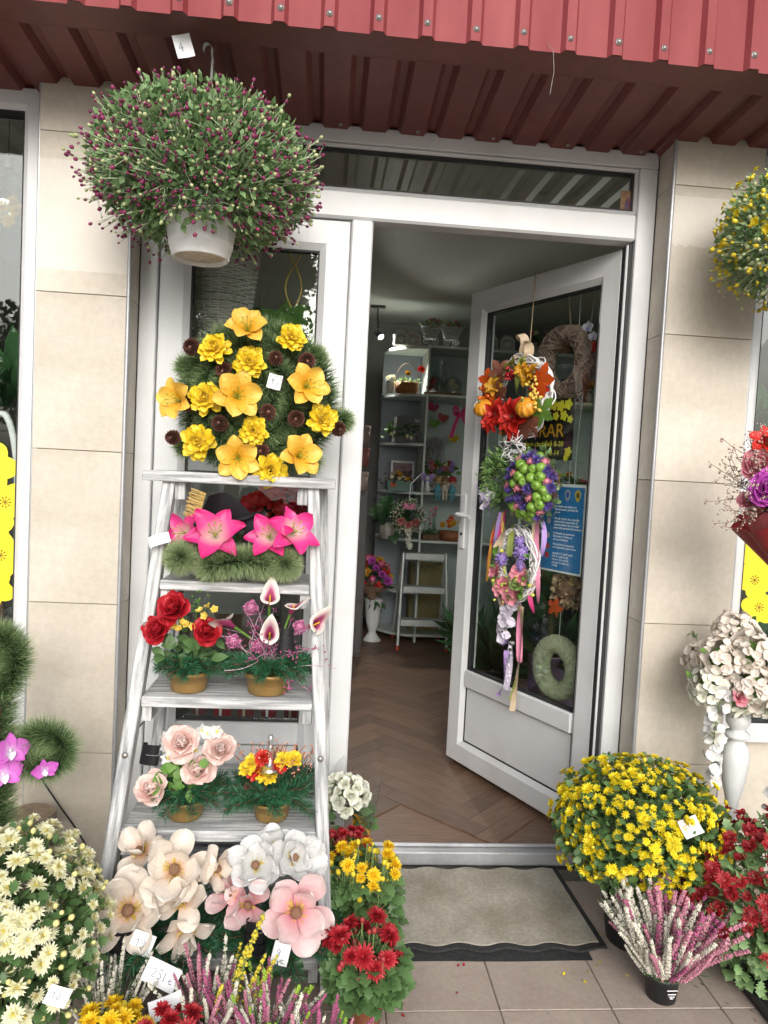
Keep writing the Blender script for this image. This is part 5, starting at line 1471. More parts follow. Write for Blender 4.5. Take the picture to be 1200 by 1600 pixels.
# ------------------------------------------------------------------ wreaths hung on the open door
rng = np.random.default_rng(77)
def on_door(name, label, cat, s, z, off=.0):
    t = thing(name, label, cat, tuple(dpt(s, z, off)), -TH)
    return t, (lambda ss, zz, o=.03: (s - ss, -(o - off), zz - z))
def wicker_ring(par, rx, rz, n, m, rng, thick=.03, r=.004, name='wicker_ring', y=0.0):
    mb = MB(); a = np.linspace(0, 2 * PI, 60)
    for k in range(n):
        p1, p2 = rng.uniform(0, 6.28, 2); q = rng.integers(3, 7)
        dr = thick * np.sin(a * q + p1) * .7 + rng.normal() * thick * .35; dy = thick * np.cos(a * q + p2) * .6
        mb.tube(np.stack([(rx + dr) * np.cos(a), y + dy, (rz + dr) * np.sin(a)], 1), r * rng.uniform(.7, 1.2), 5, cap=False)
    return mb.part(name, m, par)
def ribbons(par, name, m, P, w, wd=(1, 0, .1)):
    P = smooth_path(P, 2)
    k = len(P); t = np.linspace(0, 1, k)
    ang = np.sin(t * 5 + w * 900) * .9
    W = np.stack([np.cos(ang), np.sin(ang) * .8, 0 * t + wd[2]], 1)
    return MB().ribbon(P, w, nrm(W)).part(name, m, par)
def satin(name, c): return mat(name, c, tuple(min(1, x * 1.15) for x in c), rough=.35, scale=20, trans=.15)
S_pink, S_lil, S_org, S_crm, S_grn, S_mag = satin('pink_satin', (.70, .26, .40)), satin('lilac_satin', (.50, .34, .74)), satin('amber_satin', (.68, .34, .05)), satin('beige_satin', (.66, .52, .36)), satin('moss_satin', (.28, .34, .08)), satin('magenta_satin', (.66, .06, .22))
S_jute = mat('jute_twine', (.36, .26, .15), (.46, .35, .22), rough=.9, scale=200)
def maple_mesh(m):
    a = np.linspace(0, 2 * PI, 61)[:-1]
    r = .46 + .42 * np.abs(np.cos(a * 2.5)) ** 1.6 + .10 * np.abs(np.cos(a * 7.5))
    r = np.where(np.abs(a - PI * 1.5) < .25, .3, r)
    mb = MB()
    V = np.r_[[(0, 0, .04)], np.stack([np.cos(a) * r, np.sin(a) * r, -.10 * r ** 2 + .04 * np.sin(a * 5)], 1)]
    mb.add(V, [(0, i + 1, (i + 1) % 60 + 1) for i in range(60)], np.c_[.5 + V[:, 0] * .5, np.linalg.norm(V[:, :2], axis=1)])
    mb.tube([(0, -.25, 0), (.02, -.7, -.03)], .025, 4)
    return mb.mesh('maple_leaf', [m])
def pumpkin_mesh():
    mb = MB(); t = np.linspace(.12, PI - .12, 9)
    mb.lathe([(math.sin(x), -.78 * math.cos(x)) for x in t], 40, 0, wob=lambda a: .9 + .12 * np.abs(np.sin(a * 5)))
    mb.tube([(0, 0, .68), (.03, 0, .9), (.1, 0, 1.02)], [.16, .1, .08], 6, 1)
    return mb.mesh('mini_pumpkin', [mat('pumpkin_skin', (.62, .22, .015), (.70, .34, .03), rough=.4, scale=4), K_stem])
LEAF_O, LEAF_R, LEAF_B, LEAF_G = maple_mesh(K_orange), maple_mesh(K_redl), maple_mesh(pm('brown_leaf_silk', (.16, .05, .03), (.24, .09, .05))), maple_mesh(K_leaf_b)
PUMP = pumpkin_mesh()
POIN = mum_mesh('red_bloom', [(9, 1.0, .24, 5, 4, 0), (8, .75, .2, 28, 0, .05), (5, .45, .13, 50, 0, .08)], [K_redl, K_brown, K_leaf_d], 3, .16)
YFL = mum_mesh('yellow_bloom', [(7, 1, .3, 10, 0, 0), (6, .7, .24, 35, 0, .05)], [pm('mustard_silk', (.58, .26, .01), (.72, .40, .03)), K_brown, K_leaf_d], 4, .2)
OUT = (0, -1, 0)
def tw(x, u, j=.25): return nrm(np.array((x, -1, u)) + rng.normal(size=3) * j)
def berries(par, pts, r, m, name='berries'):
    q = np.array(pts, float)
    return MB().scatter(T_bud, q, bases(rng.normal(size=q.shape), rng), r * rng.uniform(.8, 1.2, len(q))).part(name, [m], par, kind='stuff')

aw, L = on_door('autumn_wreath', 'white wicker wreath of red, orange and pumpkin autumn decor, highest on the open door', 'wreath', .44, 1.77, .03)
wicker_ring(aw, .155, .150, 16, K_white_twig, rng, .026, .0042, y=-.02)
for s, z, me, k in [(.295, 1.82, LEAF_O, .075), (.31, 1.80, LEAF_R, .05), (.281, 1.70, LEAF_G, .072), (.624, 1.843, LEAF_O, .06), (.60, 1.80, LEAF_O, .055), (.569, 1.861, LEAF_B, .075), (.55, 1.88, LEAF_B, .06), (.545, 1.78, LEAF_B, .06), (.346, 1.644, LEAF_B, .07), (.36, 1.66, LEAF_B, .055), (.445, 1.612, LEAF_R, .055), (.50, 1.64, LEAF_B, .06), (.40, 1.63, LEAF_B, .05), (.62, 1.76, LEAF_R, .05)]:
    put(me, 'maple_leaf', aw, L(s, z, .075 + .012 * rng.random()), tw(0, .1), k, rng.uniform(0, 6))
for s, z, k in [(.432, 1.682, .085), (.545, 1.695, .072), (.57, 1.665, .055)]: put(POIN, 'red_bloom', aw, L(s, z, .095), tw(0, .15, .1), k, rng.uniform(0, 6))
for s, z, k in [(.613, 1.724, .043), (.34, 1.713, .046)]: put(PUMP, 'mini_pumpkin', aw, L(s, z, .11), nrm((.2, -.75, .6)), k, .3)
for s, z, k in [(.363, 1.839, .045), (.572, 1.816, .042), (.34, 1.86, .036), (.40, 1.87, .034)]: put(YFL, 'yellow_bloom', aw, L(s, z, .09), tw(0, .1), k, rng.uniform(0, 6))
berries(aw, [np.array(L(.315, 1.77, .10)) + rng.normal(size=3) * (.022, .008, .03) for _ in range(34)], .0068, mat('gold_berry', (.66, .44, .06), (.74, .54, .12), rough=.35))
berries(aw, [np.array(L(.625, 1.79, .09)) + rng.normal(size=3) * (.02, .008, .03) for _ in range(24)] + [L(.509, 1.617, .09)], .008, mat('orange_berry', (.62, .13, .01), (.66, .20, .02), rough=.35))
berries(aw, [np.array(L(.47, 1.86, .085)) + rng.normal(size=3) * (.035, .008, .014) for _ in range(26)], .007, mat('red_berry', (.34, .01, .015), (.45, .02, .03), rough=.3))
n = 60
v = rng.normal(size=(n, 3)); pts = np.array([L(s, z, .075) for s, z in zip(.47 + .12 * np.cos(np.linspace(0, 6.28, n)), 1.77 + .13 * np.sin(np.linspace(0, 6.28, n)))])
MB().scatter(T_oval, pts, bases(nrm(v * (1, .3, 1)), rng, (0, -1, 0), .3), rng.uniform(.03, .05, n)).part('olive_leaves', [pm('olive_leaf', (.12, .13, .02), (.26, .24, .04))], aw)
ribbons(aw, 'gold_bow', S_crm, [L(.45, 1.95, .05), L(.42, 2.0, .06), L(.45, 2.03, .07), L(.475, 2.01, .06), L(.44, 1.99, .05)], .035)
ribbons(aw, 'gold_bow', S_crm, [L(.43, 1.99, .06), L(.39, 1.98, .07), L(.385, 1.94, .07), L(.41, 1.92, .06)], .04)
ribbons(aw, 'moss_ribbon', S_grn, [L(.42, 1.93, .07), L(.425, 1.86, .09), L(.43, 1.76, .085)], .028)
ribbons(aw, 'beige_ribbon', S_crm, [L(.46, 1.94, .06), L(.50, 1.90, .08), L(.52, 1.86, .08)], .03)
ribbons(aw, 'pink_ribbon', S_pink, [L(.33, 1.62, .06), L(.327, 1.56, .06), L(.33, 1.46, .05)], .024)
ribbons(aw, 'green_ribbon', satin('sage_satin', (.34, .42, .36)), [L(.55, 1.64, .05), L(.56, 1.56, .05), L(.575, 1.46, .05)], .022)
MB().tube([L(.43, 1.93, .03), L(.435, 2.1, .02), L(.44, 2.283, .012), L(.44, 2.286, -.07)], .0022, 5).part('jute_string', S_jute, aw)

sw, L = on_door('sedum_wreath', 'pale green sedum wreath with white and violet orchids on the open door', 'wreath', .55, 1.41, .03)
wicker_ring(sw, .06, .07, 8, K_twig, rng, .015, .003, y=-.015)
n = 420; a = rng.uniform(0, 6.28, n); rr_ = .065 + rng.normal(size=n) * .02
c = np.stack([np.cos(a) * rr_ + .02, -.035 + rng.normal(size=n) * .012, np.sin(a) * rr_ * 1.15 + .015], 1)
MB().scatter(T_blade, c, bases(nrm(np.stack([np.cos(a), -1.0 + 0 * a, np.sin(a)], 1) + rng.normal(size=(n, 3)) * .6), rng), rng.uniform(.025, .045, n)).scatter(T_small, c, bases(nrm(np.stack([np.cos(a), -1.2 + 0 * a, np.sin(a)], 1) + rng.normal(size=(n, 3)) * .6), rng), rng.uniform(.018, .03, n)).part('sedum', [pm('sedum_leaf', (.09, .19, .05), (.24, .40, .13))], sw, kind='stuff')
ORW = orchid_mesh('orchid', K_lavw, K_lav, 5)
for s, z, k in [(.585, 1.343, .035), (.60, 1.365, .03), (.57, 1.32, .03), (.615, 1.33, .03), (.555, 1.345, .028), (.595, 1.30, .024)]: put(ORW, 'orchid', sw, L(s, z, .085), tw(-.2, .1), k, rng.uniform(-1, 1))
ORV = orchid_mesh('orchid', K_lav, K_lavw, 6)
for s, z, k in [(.655, 1.376, .028), (.64, 1.36, .022), (.58, 1.31, .02), (.57, 1.275, .02)]: put(ORV, 'orchid', sw, L(s, z, .075), tw(-.4, .1), k, rng.uniform(-1, 1))
for i, (c_, s) in enumerate(((S_org, .645), (S_crm, .632), (S_mag, .62))): ribbons(sw, 'ribbon', c_, [L(.61, 1.50, .05), L(s, 1.49, .06), L(s + .005, 1.42, .06)], .014)

ap, L = on_door('apple_wreath', 'wreath of shiny green apples, pink balls and violet thistles on the open door', 'wreath', .315, 1.40, .03)
wicker_ring(ap, .10, .10, 10, K_twig, rng, .02, .003, y=-.02)
APP = MB().lathe([(.0001, -.86), (.25, -.93), (.6, -.82), (.92, -.4), (1.0, .05), (.9, .5), (.6, .82), (.3, .88), (.12, .76), (.0001, .66)], 18).tube([(0, 0, .66), (.03, 0, 1.05)], .05, 4, 1).mesh('apple', [mat('green_apple_skin', (.13, .27, .03), (.21, .36, .06), rough=.25, scale=3, vary=.1), K_twig])
for i, v in enumerate(fib(56, .02)):
    x, z = v[0] * .125, v[1] * .125
    k = i % 10
    p = np.array((x, -.05 - .05 * v[2], z)); d = nrm((x * 6, -1, z * 6))
    if k in (0, 3, 5, 8, 6): put(APP, 'apple', ap, p, nrm(d + rng.normal(size=3) * .5), rng.uniform(.018, .025), rng.uniform(0, 6))
    elif k in (1, 7): inst(pompon_mesh('pink_ball', K_coral, 9, 60), 'pink_ball', ap, p, basis(d), .02)
    else: inst(PMP.copy() if False else mum_mesh('thistle', [(14, 1, .08, 20, 0, 0), (12, .9, .08, 50, 0, .05), (8, .8, .08, 72, 0, .1)], [pm('violet_thistle', (.08, .05, .28), (.17, .12, .46)), K_lav, K_leaf_d], i, .2), 'thistle', ap, p, basis(d), .03)
n = 90; a = rng.uniform(0, 6.28, n); q = rng.uniform(.10, .16, n)
pts = np.stack([np.cos(a) * q, -.03 + 0 * a, np.sin(a) * q], 1)
MB().scatter(T_oval, pts, bases(nrm(np.stack([np.cos(a), -.6 + 0 * a, np.sin(a)], 1) + rng.normal(size=(n, 3)) * .5), rng), rng.uniform(.025, .04, n)).part('succulent_leaves', [K_leaf_p], ap)
wicker_ring(ap, .05, .05, 6, K_white_twig, rng, .03, .0016, 'white_curls', -.03).location = L(.44, 1.56, .05)
for c_, P in ((S_pink, [(.30, 1.28), (.295, 1.15), (.275, 1.02), (.265, .93)]), (S_lil, [(.27, 1.27), (.25, 1.2), (.262, 1.12)]), (S_crm, [(.315, 1.29), (.315, 1.2), (.305, 1.05), (.30, .95)]), (S_mag, [(.305, 1.0), (.32, .95), (.285, .885)])):
    ribbons(ap, 'ribbon', c_, [L(s, z, .05) for s, z in P], .020)

sp, L = on_door('spring_wreath', 'white wicker wreath with lavender pompons and coral blossom, lowest on the open door', 'wreath', .40, 1.075, .03)
wicker_ring(sp, .105, .135, 18, K_white_twig, rng, .022, .0036, y=-.02)
PMV = pompon_mesh('lavender_pompon', K_lav, 4)
for s, z, k in [(.355, 1.124, .037), (.474, 1.084, .032), (.37, 1.17, .024), (.352, 1.065, .024), (.36, 1.08, .02)]: put(PMV, 'lavender_pompon', sp, L(s, z, .075), OUT, k)
CRF = lily_mesh('coral_blossom', K_coral, 8, 25, -10, W=.42, st=False, nv=4, nu=4)
for s, z, k in [(.488, 1.003, .048), (.50, 1.03, .04), (.35, 1.038, .05), (.387, .941, .045), (.44, .975, .044), (.33, 1.02, .035), (.415, .93, .036), (.46, .96, .04), (.37, .965, .035)]: put(CRF, 'coral_blossom', sp, L(s, z, .08), tw(0, .1), k, rng.uniform(0, 6))
put(rose_mesh('succulent', pm('succulent_green', (.20, .36, .08), (.34, .46, .16)), 4, 14, False), 'succulent', sp, L(.351, .997, .09), OUT, .03)
berries(sp, [np.array(L(.41, .99, .09)) + rng.normal(size=3) * (.05, .01, .035) for _ in range(40)], .0055, mat('lime_berry', (.42, .46, .08), (.52, .56, .14), rough=.35))
berries(sp, [L(.47, 1.12, .08), L(.29, 1.0, .08), L(.27, .965, .08), L(.49, .99, .1)], .009, mat('yellow_berry', (.55, .52, .08), (.62, .60, .14), rough=.35), 'yellow_berries')
n = 60; a = rng.uniform(2.6, 6.6, n)
MB().scatter(T_oval, np.stack([np.cos(a) * .1, -.05 + 0 * a, np.sin(a) * .13], 1), bases(nrm(np.stack([np.cos(a), -.4 + 0 * a, np.sin(a)], 1) + rng.normal(size=(n, 3)) * .6), rng), rng.uniform(.022, .04, n)).part('leaves', [K_leaf_b], sp)
ribbons(sp, 'moss_ribbon', S_grn, [L(.44, 1.25, .05), L(.43, 1.18, .07), L(.43, 1.10, .07)], .026)
ribbons(sp, 'beige_ribbon', S_crm, [L(.42, 1.29, .07), L(.455, 1.22, .08), L(.50, 1.13, .08)], .038)
for c_, P, w in ((S_mag, [(.50, 1.29), (.515, 1.2), (.54, 1.1), (.525, .99)], .02), (S_lil, [(.52, 1.28), (.545, 1.18), (.56, 1.08), (.535, .97)], .022), (S_org, [(.545, 1.28), (.575, 1.18), (.58, 1.08), (.59, .97)], .012), (S_pink, [(.485, 1.29), (.51, 1.15), (.52, 1.05), (.505, .93)], .018), (satin('gold_satin', (.68, .48, .10)), [(.51, 1.28), (.50, 1.15), (.485, 1.05), (.49, .98)], .014), (S_crm, [(.53, 1.05), (.545, .98), (.50, .90), (.475, .865)], .012), (satin('red_satin', (.60, .05, .04)), [(.56, 1.2), (.60, 1.05), (.61, .98)], .008)):
    ribbons(sp, 'ribbon', c_, [L(s, z, .05) for s, z in P], w)
for c_, P, w in ((S_pink, [(.375, .93), (.365, .80), (.352, .668)], .026), (S_lil, [(.43, .70), (.435, .6), (.45, .53), (.475, .49)], .03), (S_grn, [(.37, .90), (.345, .75), (.36, .6), (.385, .50)], .024), (S_crm, [(.36, .9), (.34, .78), (.365, .6), (.378, .455)], .024), (satin('grey_lilac_satin', (.55, .50, .62)), [(.40, .74), (.41, .62), (.425, .53)], .026)):
    ribbons(sp, 'ribbon_tail', c_, [L(s, z, .05) for s, z in P], w)
strand(sp, [L(.42, .90, .06), L(.428, .86, .07), L(.435, .80, .07), (L(.43, .755, .06))], 7, .032, K_lavw, rng, 'lilac_blossom')
put(PMV, 'white_pompon', sp, L(.455, .745, .06), OUT, .026)
strand(sp, [L(.41, .74, .05), L(.415, .66, .05), L(.42, .57, .05)], 12, .011, K_lavw, rng, 'lilac_blossom')
MB().tube([L(.395, 1.21, .03), L(.39, 1.30, .02), L(.385, 1.42, .012)], .002, 5).part('string', S_jute, sp)

# ------------------------------------------------------------------ behind the door glass
gv, L = on_door('grapevine_wreath', 'brown twig wreath hanging behind the upper glass of the open door', 'wreath', .355, 1.915, -.10)
a = np.linspace(0, 2 * PI, 60); mb = MB()
mb.tube(np.stack([.115 * np.cos(a), 0 * a, .12 * np.sin(a)], 1), .038, 14, 0)
for k in range(46):
    ph = rng.uniform(0, 6.28); qq = rng.integers(2, 6) * (1 if k % 2 else -1); t0 = rng.uniform(0, 6.28); aa = t0 + np.linspace(0, rng.uniform(2, 5), 40)
    rr_ = .040 + .003 * rng.random()
    mb.tube(np.stack([(.115 + rr_ * np.cos(aa * qq + ph)) * np.cos(aa), rr_ * np.sin(aa * qq + ph), (.12 + rr_ * np.cos(aa * qq + ph)) * np.sin(aa)], 1), .0024, 4, 1)
mb.part('twisted_twigs', [mat('twig_core', (.14, .09, .07)), mat('vine_twig', (.24, .155, .12), (.33, .23, .18), rough=.8, scale=30)], gv)
MB().tube([(.02, 0, .16), (.0, 0, .30), (-.01, .03, .365), (-.012, .10, .372)], .002, 5).part('jute_string', S_jute, gv)
for p_, me, k in (((.12, .0, .13), ORW, .03), ((.15, 0, .09), ORW, .026), ((.16, 0, .05), POIN, .024)): put(me, 'blossom', gv, p_, OUT, k)
sg, L = on_door('opening_hours_sign', 'black opening hours sign with gold lettering and yellow blossoms behind the door glass', 'sign', .37, 1.635, -.042)
MB().box(-.145, .145, 0, .004, -.125, .125, c=.001).part('board', mat('black_sign_board', (.012, .010, .010), rough=.35), sg, smooth=False)
M_goldp = mat('gold_print', (.52, .24, .015), (.60, .32, .02), rough=.45, scale=8)
M_yelp = mat('yellow_print', (.62, .56, .03), (.70, .64, .05), rough=.45, scale=40)
def text(par, s, size, loc, m, name='lettering', rot=0.0):
    cu = bpy.data.curves.new(name, 'FONT'); cu.body = s; cu.size = size; cu.extrude = .0004; cu.align_x = 'LEFT'; cu.materials.append(m)
    tmp = bpy.data.objects.new(name, cu); COL.objects.link(tmp)
    me = bpy.data.meshes.new_from_object(tmp); bpy.data.objects.remove(tmp)
    o = bpy.data.objects.new(name, me); link(o, par)
    if not me.materials: me.materials.append(m)
    o.location = loc; o.rotation_euler = (PI / 2, rot, 0)
    return o
text(sg, 'ORAR', .078, (-.115, -.0008, -.03), M_goldp)
text(sg, 'luni-sâmbătă 8-20', .030, (-.125, -.0008, -.068), M_yelp)
text(sg, 'duminică 8-14', .030, (-.1, -.0008, -.105), M_yelp)
fl5 = [(math.cos(t) * (.6 + .4 * abs(math.cos(2.5 * t))), math.sin(t) * (.6 + .4 * abs(math.cos(2.5 * t)))) for t in np.linspace(0, 2 * PI, 30)[:-1]]
def print_flower(par, x, z, r, m, name='printed_flower', y0=-.0006, y1=-.0001):
    return MB().prism([(x + r * a, z + r * b) for a, b in fl5], y0, y1).part(name, m, par, smooth=False)
for k, (x, z, r) in enumerate([(.11, .10, .024), (.07, .095, .026), (.03, .10, .024), (-.02, .10, .022), (-.07, .10, .025), (-.115, .095, .024), (.09, .055, .022), (.125, .04, .016), (.045, .055, .018), (.125, -.09, .02), (.115, -.115, .014), (-.1, .06, .02), (-.125, -.06, .014)]): print_flower(sg, x, z, r, M_yelp, y0=-.0006 - .00025 * k)
ps, L = on_door('safety_poster', 'blue public health poster with white text behind the door glass', 'poster', .25, 1.235, -.040)
M_pb = mat('poster_blue', (.025, .17, .42), (.03, .20, .47), rough=.5, scale=4)
M_pw = mat('poster_white', (.78, .80, .82), rough=.5)
MB().box(-.115, .115, 0, .0015, -.18, .18).part('paper', M_pw, ps, smooth=False)
MB().box(-.109, .109, -.0006, -.0001, -.172, .168).part('blue_field', M_pb, ps, smooth=False)
for x, c_ in ((.02, (.30, .34, .40)), (.075, (.50, .38, .06))):
    MB().prism([(x + .017 * math.cos(t) * (1 if math.sin(t) > 0 else .8), .135 + .024 * math.sin(t)) for t in np.linspace(0, 2 * PI, 16)[:-1]], -.0010, -.0007).part('emblem', mat('emblem_%d' % int(x * 1000), c_), ps, smooth=False)
    MB().prism([(x + .008 * math.cos(t), .137 + .012 * math.sin(t)) for t in np.linspace(0, 2 * PI, 10)[:-1]], -.0014, -.0011).part('emblem_core', mat('emblem_core_%d' % int(x * 1000), (.03, .12, .40) if x < .05 else (.10, .08, .03)), ps, smooth=False)
for k, (z, ln) in enumerate([(.085, 'Curățați suprafețele cu\ndezinfectante pe bază de\nalcool'), (.035, 'Purtați mască de protecție\nnumai dacă suspectați că\nsunteți bolnav sau acordați\nasistență persoanelor bolnave'), (-.025, 'Produsele și pachetele\nfabricate în China nu\nsunt periculoase'), (-.070, 'Animalele de companie\nnu răspândesc noul virus'), (-.107, 'Apelați 112 dacă aveți\nfebră, tușiți și ați\nrevenit din zonele\nafectate în ultimele\n14 zile')]):
    text(ps, ln, .0125, (-.045, -.0011, z), M_pw)
    if k: MB().prism([(-.075 + .011 * math.cos(t), z - .008 + .013 * math.sin(t)) for t in np.linspace(0, 2 * PI, 12)[:-1]], -.0010, -.0007).part('pictogram', mat('pictogram_red', (.55, .03, .03)) if k > 2 else mat('pictogram_pale', (.45, .40, .42)), ps, smooth=False)
yw, L = on_door('yarn_wreath', 'pale green yarn-wrapped ring wreath behind the lower door glass', 'wreath', .300, .645, -.115)
mb = MB(); mb.tube(np.stack([.095 * np.cos(a), 0 * a, .098 * np.sin(a)], 1), .038, 16, 0)
for k in range(70):
    ph = rng.uniform(0, 6.28); t0 = rng.uniform(0, 6.28); aa = t0 + np.linspace(0, .9, 30); qq = 7.0 + rng.normal()
    mb.tube(np.stack([(.095 + .039 * np.cos(aa * qq + ph)) * np.cos(aa), .039 * np.sin(aa * qq + ph), (.098 + .039 * np.cos(aa * qq + ph)) * np.sin(aa)], 1), .0018, 4, 0)
mb.part('yarn_ring', [mat('sage_yarn', (.37, .40, .25), (.46, .49, .33), rough=.9, scale=60)], yw)
v = rng.normal(size=(18, 3)); MB().scatter(T_oval, np.array((-.055, -.04, -.03)) + v * (.012, .006, .03), bases(v, rng), .028).part('leaf_trim', [pm('pale_sage_leaf', (.40, .46, .34), (.58, .62, .50))], yw)
MB().tube([(0, 0, .135), (.0, .0, .6), (.0, .0, 1.55), (0, .06, 1.641), (0, .02, 1.642)], .0012, 4).part('nylon_string', M_whitep, yw)
dw, L = on_door('dried_flower_hanging', 'bunch of dried straw flowers with orange leaf behind the door glass under the poster', 'dried flowers', .255, .98, -.10)
n = 260; v = nrm(rng.normal(size=(n, 3)))
MB().ball((0, 0, 0), .055, 10, 7, 1).scatter(T_oval, v * (.055, .04, .065), bases(nrm(v + rng.normal(size=v.shape) * .6), rng), rng.uniform(.018, .035, n)).part('straw_flowers', [pm('straw_petal', (.32, .20, .10), (.50, .36, .22)), K_twig], dw)
put(LEAF_O, 'orange_leaf', dw, (-.02, -.05, -.075), OUT, .045)
MB().tube([(0, 0, .05), (.0, 0, .6), (0, .05, 1.306), (0, -.01, 1.308)], .0012, 4).part('nylon_string', M_whitep, dw)

# ------------------------------------------------------------------ shelf unit at the back of the shop
rng = np.random.default_rng(101)
M_lam = mat('grey_green_laminate', (.60, .66, .63), (.54, .60, .57), rough=.4, scale=3)
M_lamd = mat('slate_laminate', (.26, .30, .34), (.22, .26, .30), rough=.5, scale=3)
su = thing('display_shelf_unit', 'grey display shelves with a rounded end at the back of the shop', 'shelf unit', (.53, 3.5, .052))
zb = .052
def qshelf(z, r=.33):
    t = np.linspace(PI / 2, PI, 14)
    top = [(-.009 + r * math.cos(q), .27 - .40 * (math.sin(q)) if False else .0, 0) for q in t]
    # rounded end: quarter ellipse from the divider's front to the wall
    P = [(-.0, .27)] + [(-r * math.sin(q), .27 - .40 * math.cos(q)) for q in np.linspace(PI / 2, 0, 12)]
    mb = MB(); k = len(P); c = np.mean(P, 0)
    for zz, fl in ((z, 0), (z + .02, 1)):
        V = [(x - .0095, y, zz) for x, y in P]
        mb.add(V, [tuple(range(k)) if fl else tuple(range(k))[::-1]])
    V = [(x - .0095, y, z) for x, y in P] + [(x - .0095, y, z + .02) for x, y in P]
    mb.add(V, [(i, (i + 1) % k, k + (i + 1) % k, k + i) for i in range(k)])
    return mb
for z in (2.43, 2.05, 1.655, 1.262, .878, .45, .10):
    qshelf(z - zb).part('rounded_shelf', M_lam, su, smooth=False)
for z in (2.44, 2.055, 1.265, .872, .10):
    MB().box(.0095, .80, -.128, .268, z - zb, z - zb + .022, c=.002).part('shelf_board', M_lam, su, smooth=False)
    MB().box(.82, 1.60, -.128, .268, z - zb, z - zb + .022, c=.002).part('shelf_board', M_lam, su, smooth=False)
MB().box(-.009, .009, -.132, .268, 0, 2.41, c=.002).part('upright', M_lam, su, smooth=False)
MB().box(.801, .819, -.132, .268, 0, 2.41, c=.002).part('upright', M_lam, su, smooth=False)
MB().box(1.601, 1.619, -.132, .268, 0, 2.41, c=.002).part('upright', M_lam, su, smooth=False)
MB().box(-.335, -.010, .2705, .285, 0, 2.40).part('back_panel', M_lamd, su, smooth=False)
MB().box(.0095, 1.62, .2705, .285, 0, 2.40).part('back_panel', mat('mint_laminate', (.40, .47, .45), (.36, .43, .41), rough=.5), su, smooth=False)

def house(label, x, z, s=.05):
    t = thing('lantern_house', label, 'ornament', (x, 3.42, z))
    m = mat('grey_ceramic', (.50, .50, .46), (.42, .42, .38), rough=.5, scale=30)
    MB().box(-s, s, -s * .7, s * .7, 0, s * 1.5, c=.004).prism([(-s * 1.2, s * 1.5 + .0005), (s * 1.2, s * 1.5 + .0005), (s * .7, s * 2.3), (-s * .7, s * 2.3)], -s * .8, s * .8).part('body', m, t, smooth=False)
    MB().lathe([(s * .35, 0), (s * .38, .004), (s * .2, .006)], 12).part('window_ring', M_paper, t, loc=(0, -s * .71, s * .8), basis=basis((0, -1, 0)))
    MB().tube([(-s * 1.1, -s * .75, 0), (-s * 1.1, -s * .75, s * 1.5), (0, -s * .75, s * 2.0), (s * 1.1, -s * .75, s * 1.5), (s * 1.1, -s * .75, 0)], .005, 5).part('trim', M_paper, t)
house('left small ceramic house on top of the back shelves', .294, 2.4525)
house('right small ceramic house on top of the back shelves', .392, 2.4525)
house('small ceramic house on the shelf top seen through the door glass, left of two', 1.02, 2.464)
house('small ceramic house on the shelf top seen through the door glass, right of two', 1.16, 2.464)
def pram(label, x, z, f=1):
    t = thing('wicker_pram', label, 'pram ornament', (x, 3.40, z))
    m = mat('white_wire', (.66, .70, .66), rough=.5)
    mb = MB()
    for k in range(6):
        zz = .05 + .018 * k; w = .05 + .006 * k
        mb.box(-w, w, -.04, .04, zz, zz + .012, c=.003)
    mb.part('wicker_body', m, t, smooth=False)
    for sx in (-.04, .035):
        MB().tube([(sx + .024 * math.cos(q), -.045, .026 + .024 * math.sin(q)) for q in np.linspace(0, 6.28, 14)], .004, 5).tube([(sx - .02, -.045, .026), (sx + .02, -.045, .026)], .0025, 4).tube([(sx, -.045, .006), (sx, -.045, .046)], .0025, 4).part('wheel', m, t)
    MB().tube([(-f * .06, -.02, .08), (-f * .085, -.02, .14), (-f * .115, -.02, .19), (-f * .13, -.02, .185)], .004, 5).part('handle', m, t)
    for i in range(9):
        p = (rng.uniform(-.06, .06), rng.uniform(-.03, .01), .155 + rng.uniform(0, .035))
        put(F_white[0] if i % 3 else ROSE_H, 'flower', t, p, (0, -.6, 1), .022, rng.uniform(0, 6))
    v = rng.normal(size=(30, 3)); MB().scatter(T_oval, np.array((0, 0, .16)) + v * (.04, .02, .012), bases(v, rng), .03).part('leaves', [K_leaf_p], t)
pram('white wicker pram with long handle and flowers on top of the back shelves', .535, 2.464, 1)
pram('white wicker pram ornament nearer the door edge on top of the back shelves', .70, 2.464, -1)

t = thing('flower_basket', 'orange basket with a hoop handle and flowers on the upper rounded shelf', 'basket', (.366, 3.42, 2.0725))
MB().lathe([(.0001, 0), (.085, 0), (.095, .03), (.098, .08), (.092, .085), (.0001, .08)], 24, sy=.8).part('basket', mat('orange_basket', (.30, .11, .025), (.38, .16, .04), rough=.7, scale=12, stretch=(1, 1, 12), bump=.5, bscale=60), t)
q = np.linspace(0, PI, 20); MB().tube(np.stack([.092 * np.cos(q), 0 * q, .08 + .16 * np.sin(q)], 1), .003, 5).part('handle', K_twig, t)
put(YFL, 'flower', t, (.0, -.03, .155), (0, -1, .5), .028); put(POIN, 'flower', t, (.11, 0, .20), (0, -1, .3), .035)
v = rng.normal(size=(70, 3)); MB().scatter(T_oval, np.array((0, 0, .09)) + v * (.045, .03, .012), bases(v, rng), .03).part('leaves', [K_leaf_p], t)
t = thing('white_vase', 'small fluted white vase beside the orange basket', 'vase', (.237, 3.47, 2.0725))
MB().lathe([(.0001, 0), (.028, 0), (.03, .01), (.034, .09), (.04, .10), (.034, .1), (.0001, .09)], 20, wob=lambda a: 1 + .03 * np.cos(10 * a)).part('vase', M_whitep, t)
for i in range(6): put(F_white[i % 3], 'flower', t, (rng.normal() * .022, -.01, .115 + rng.random() * .02), (rng.normal() * .3, -.8, .5), .017)
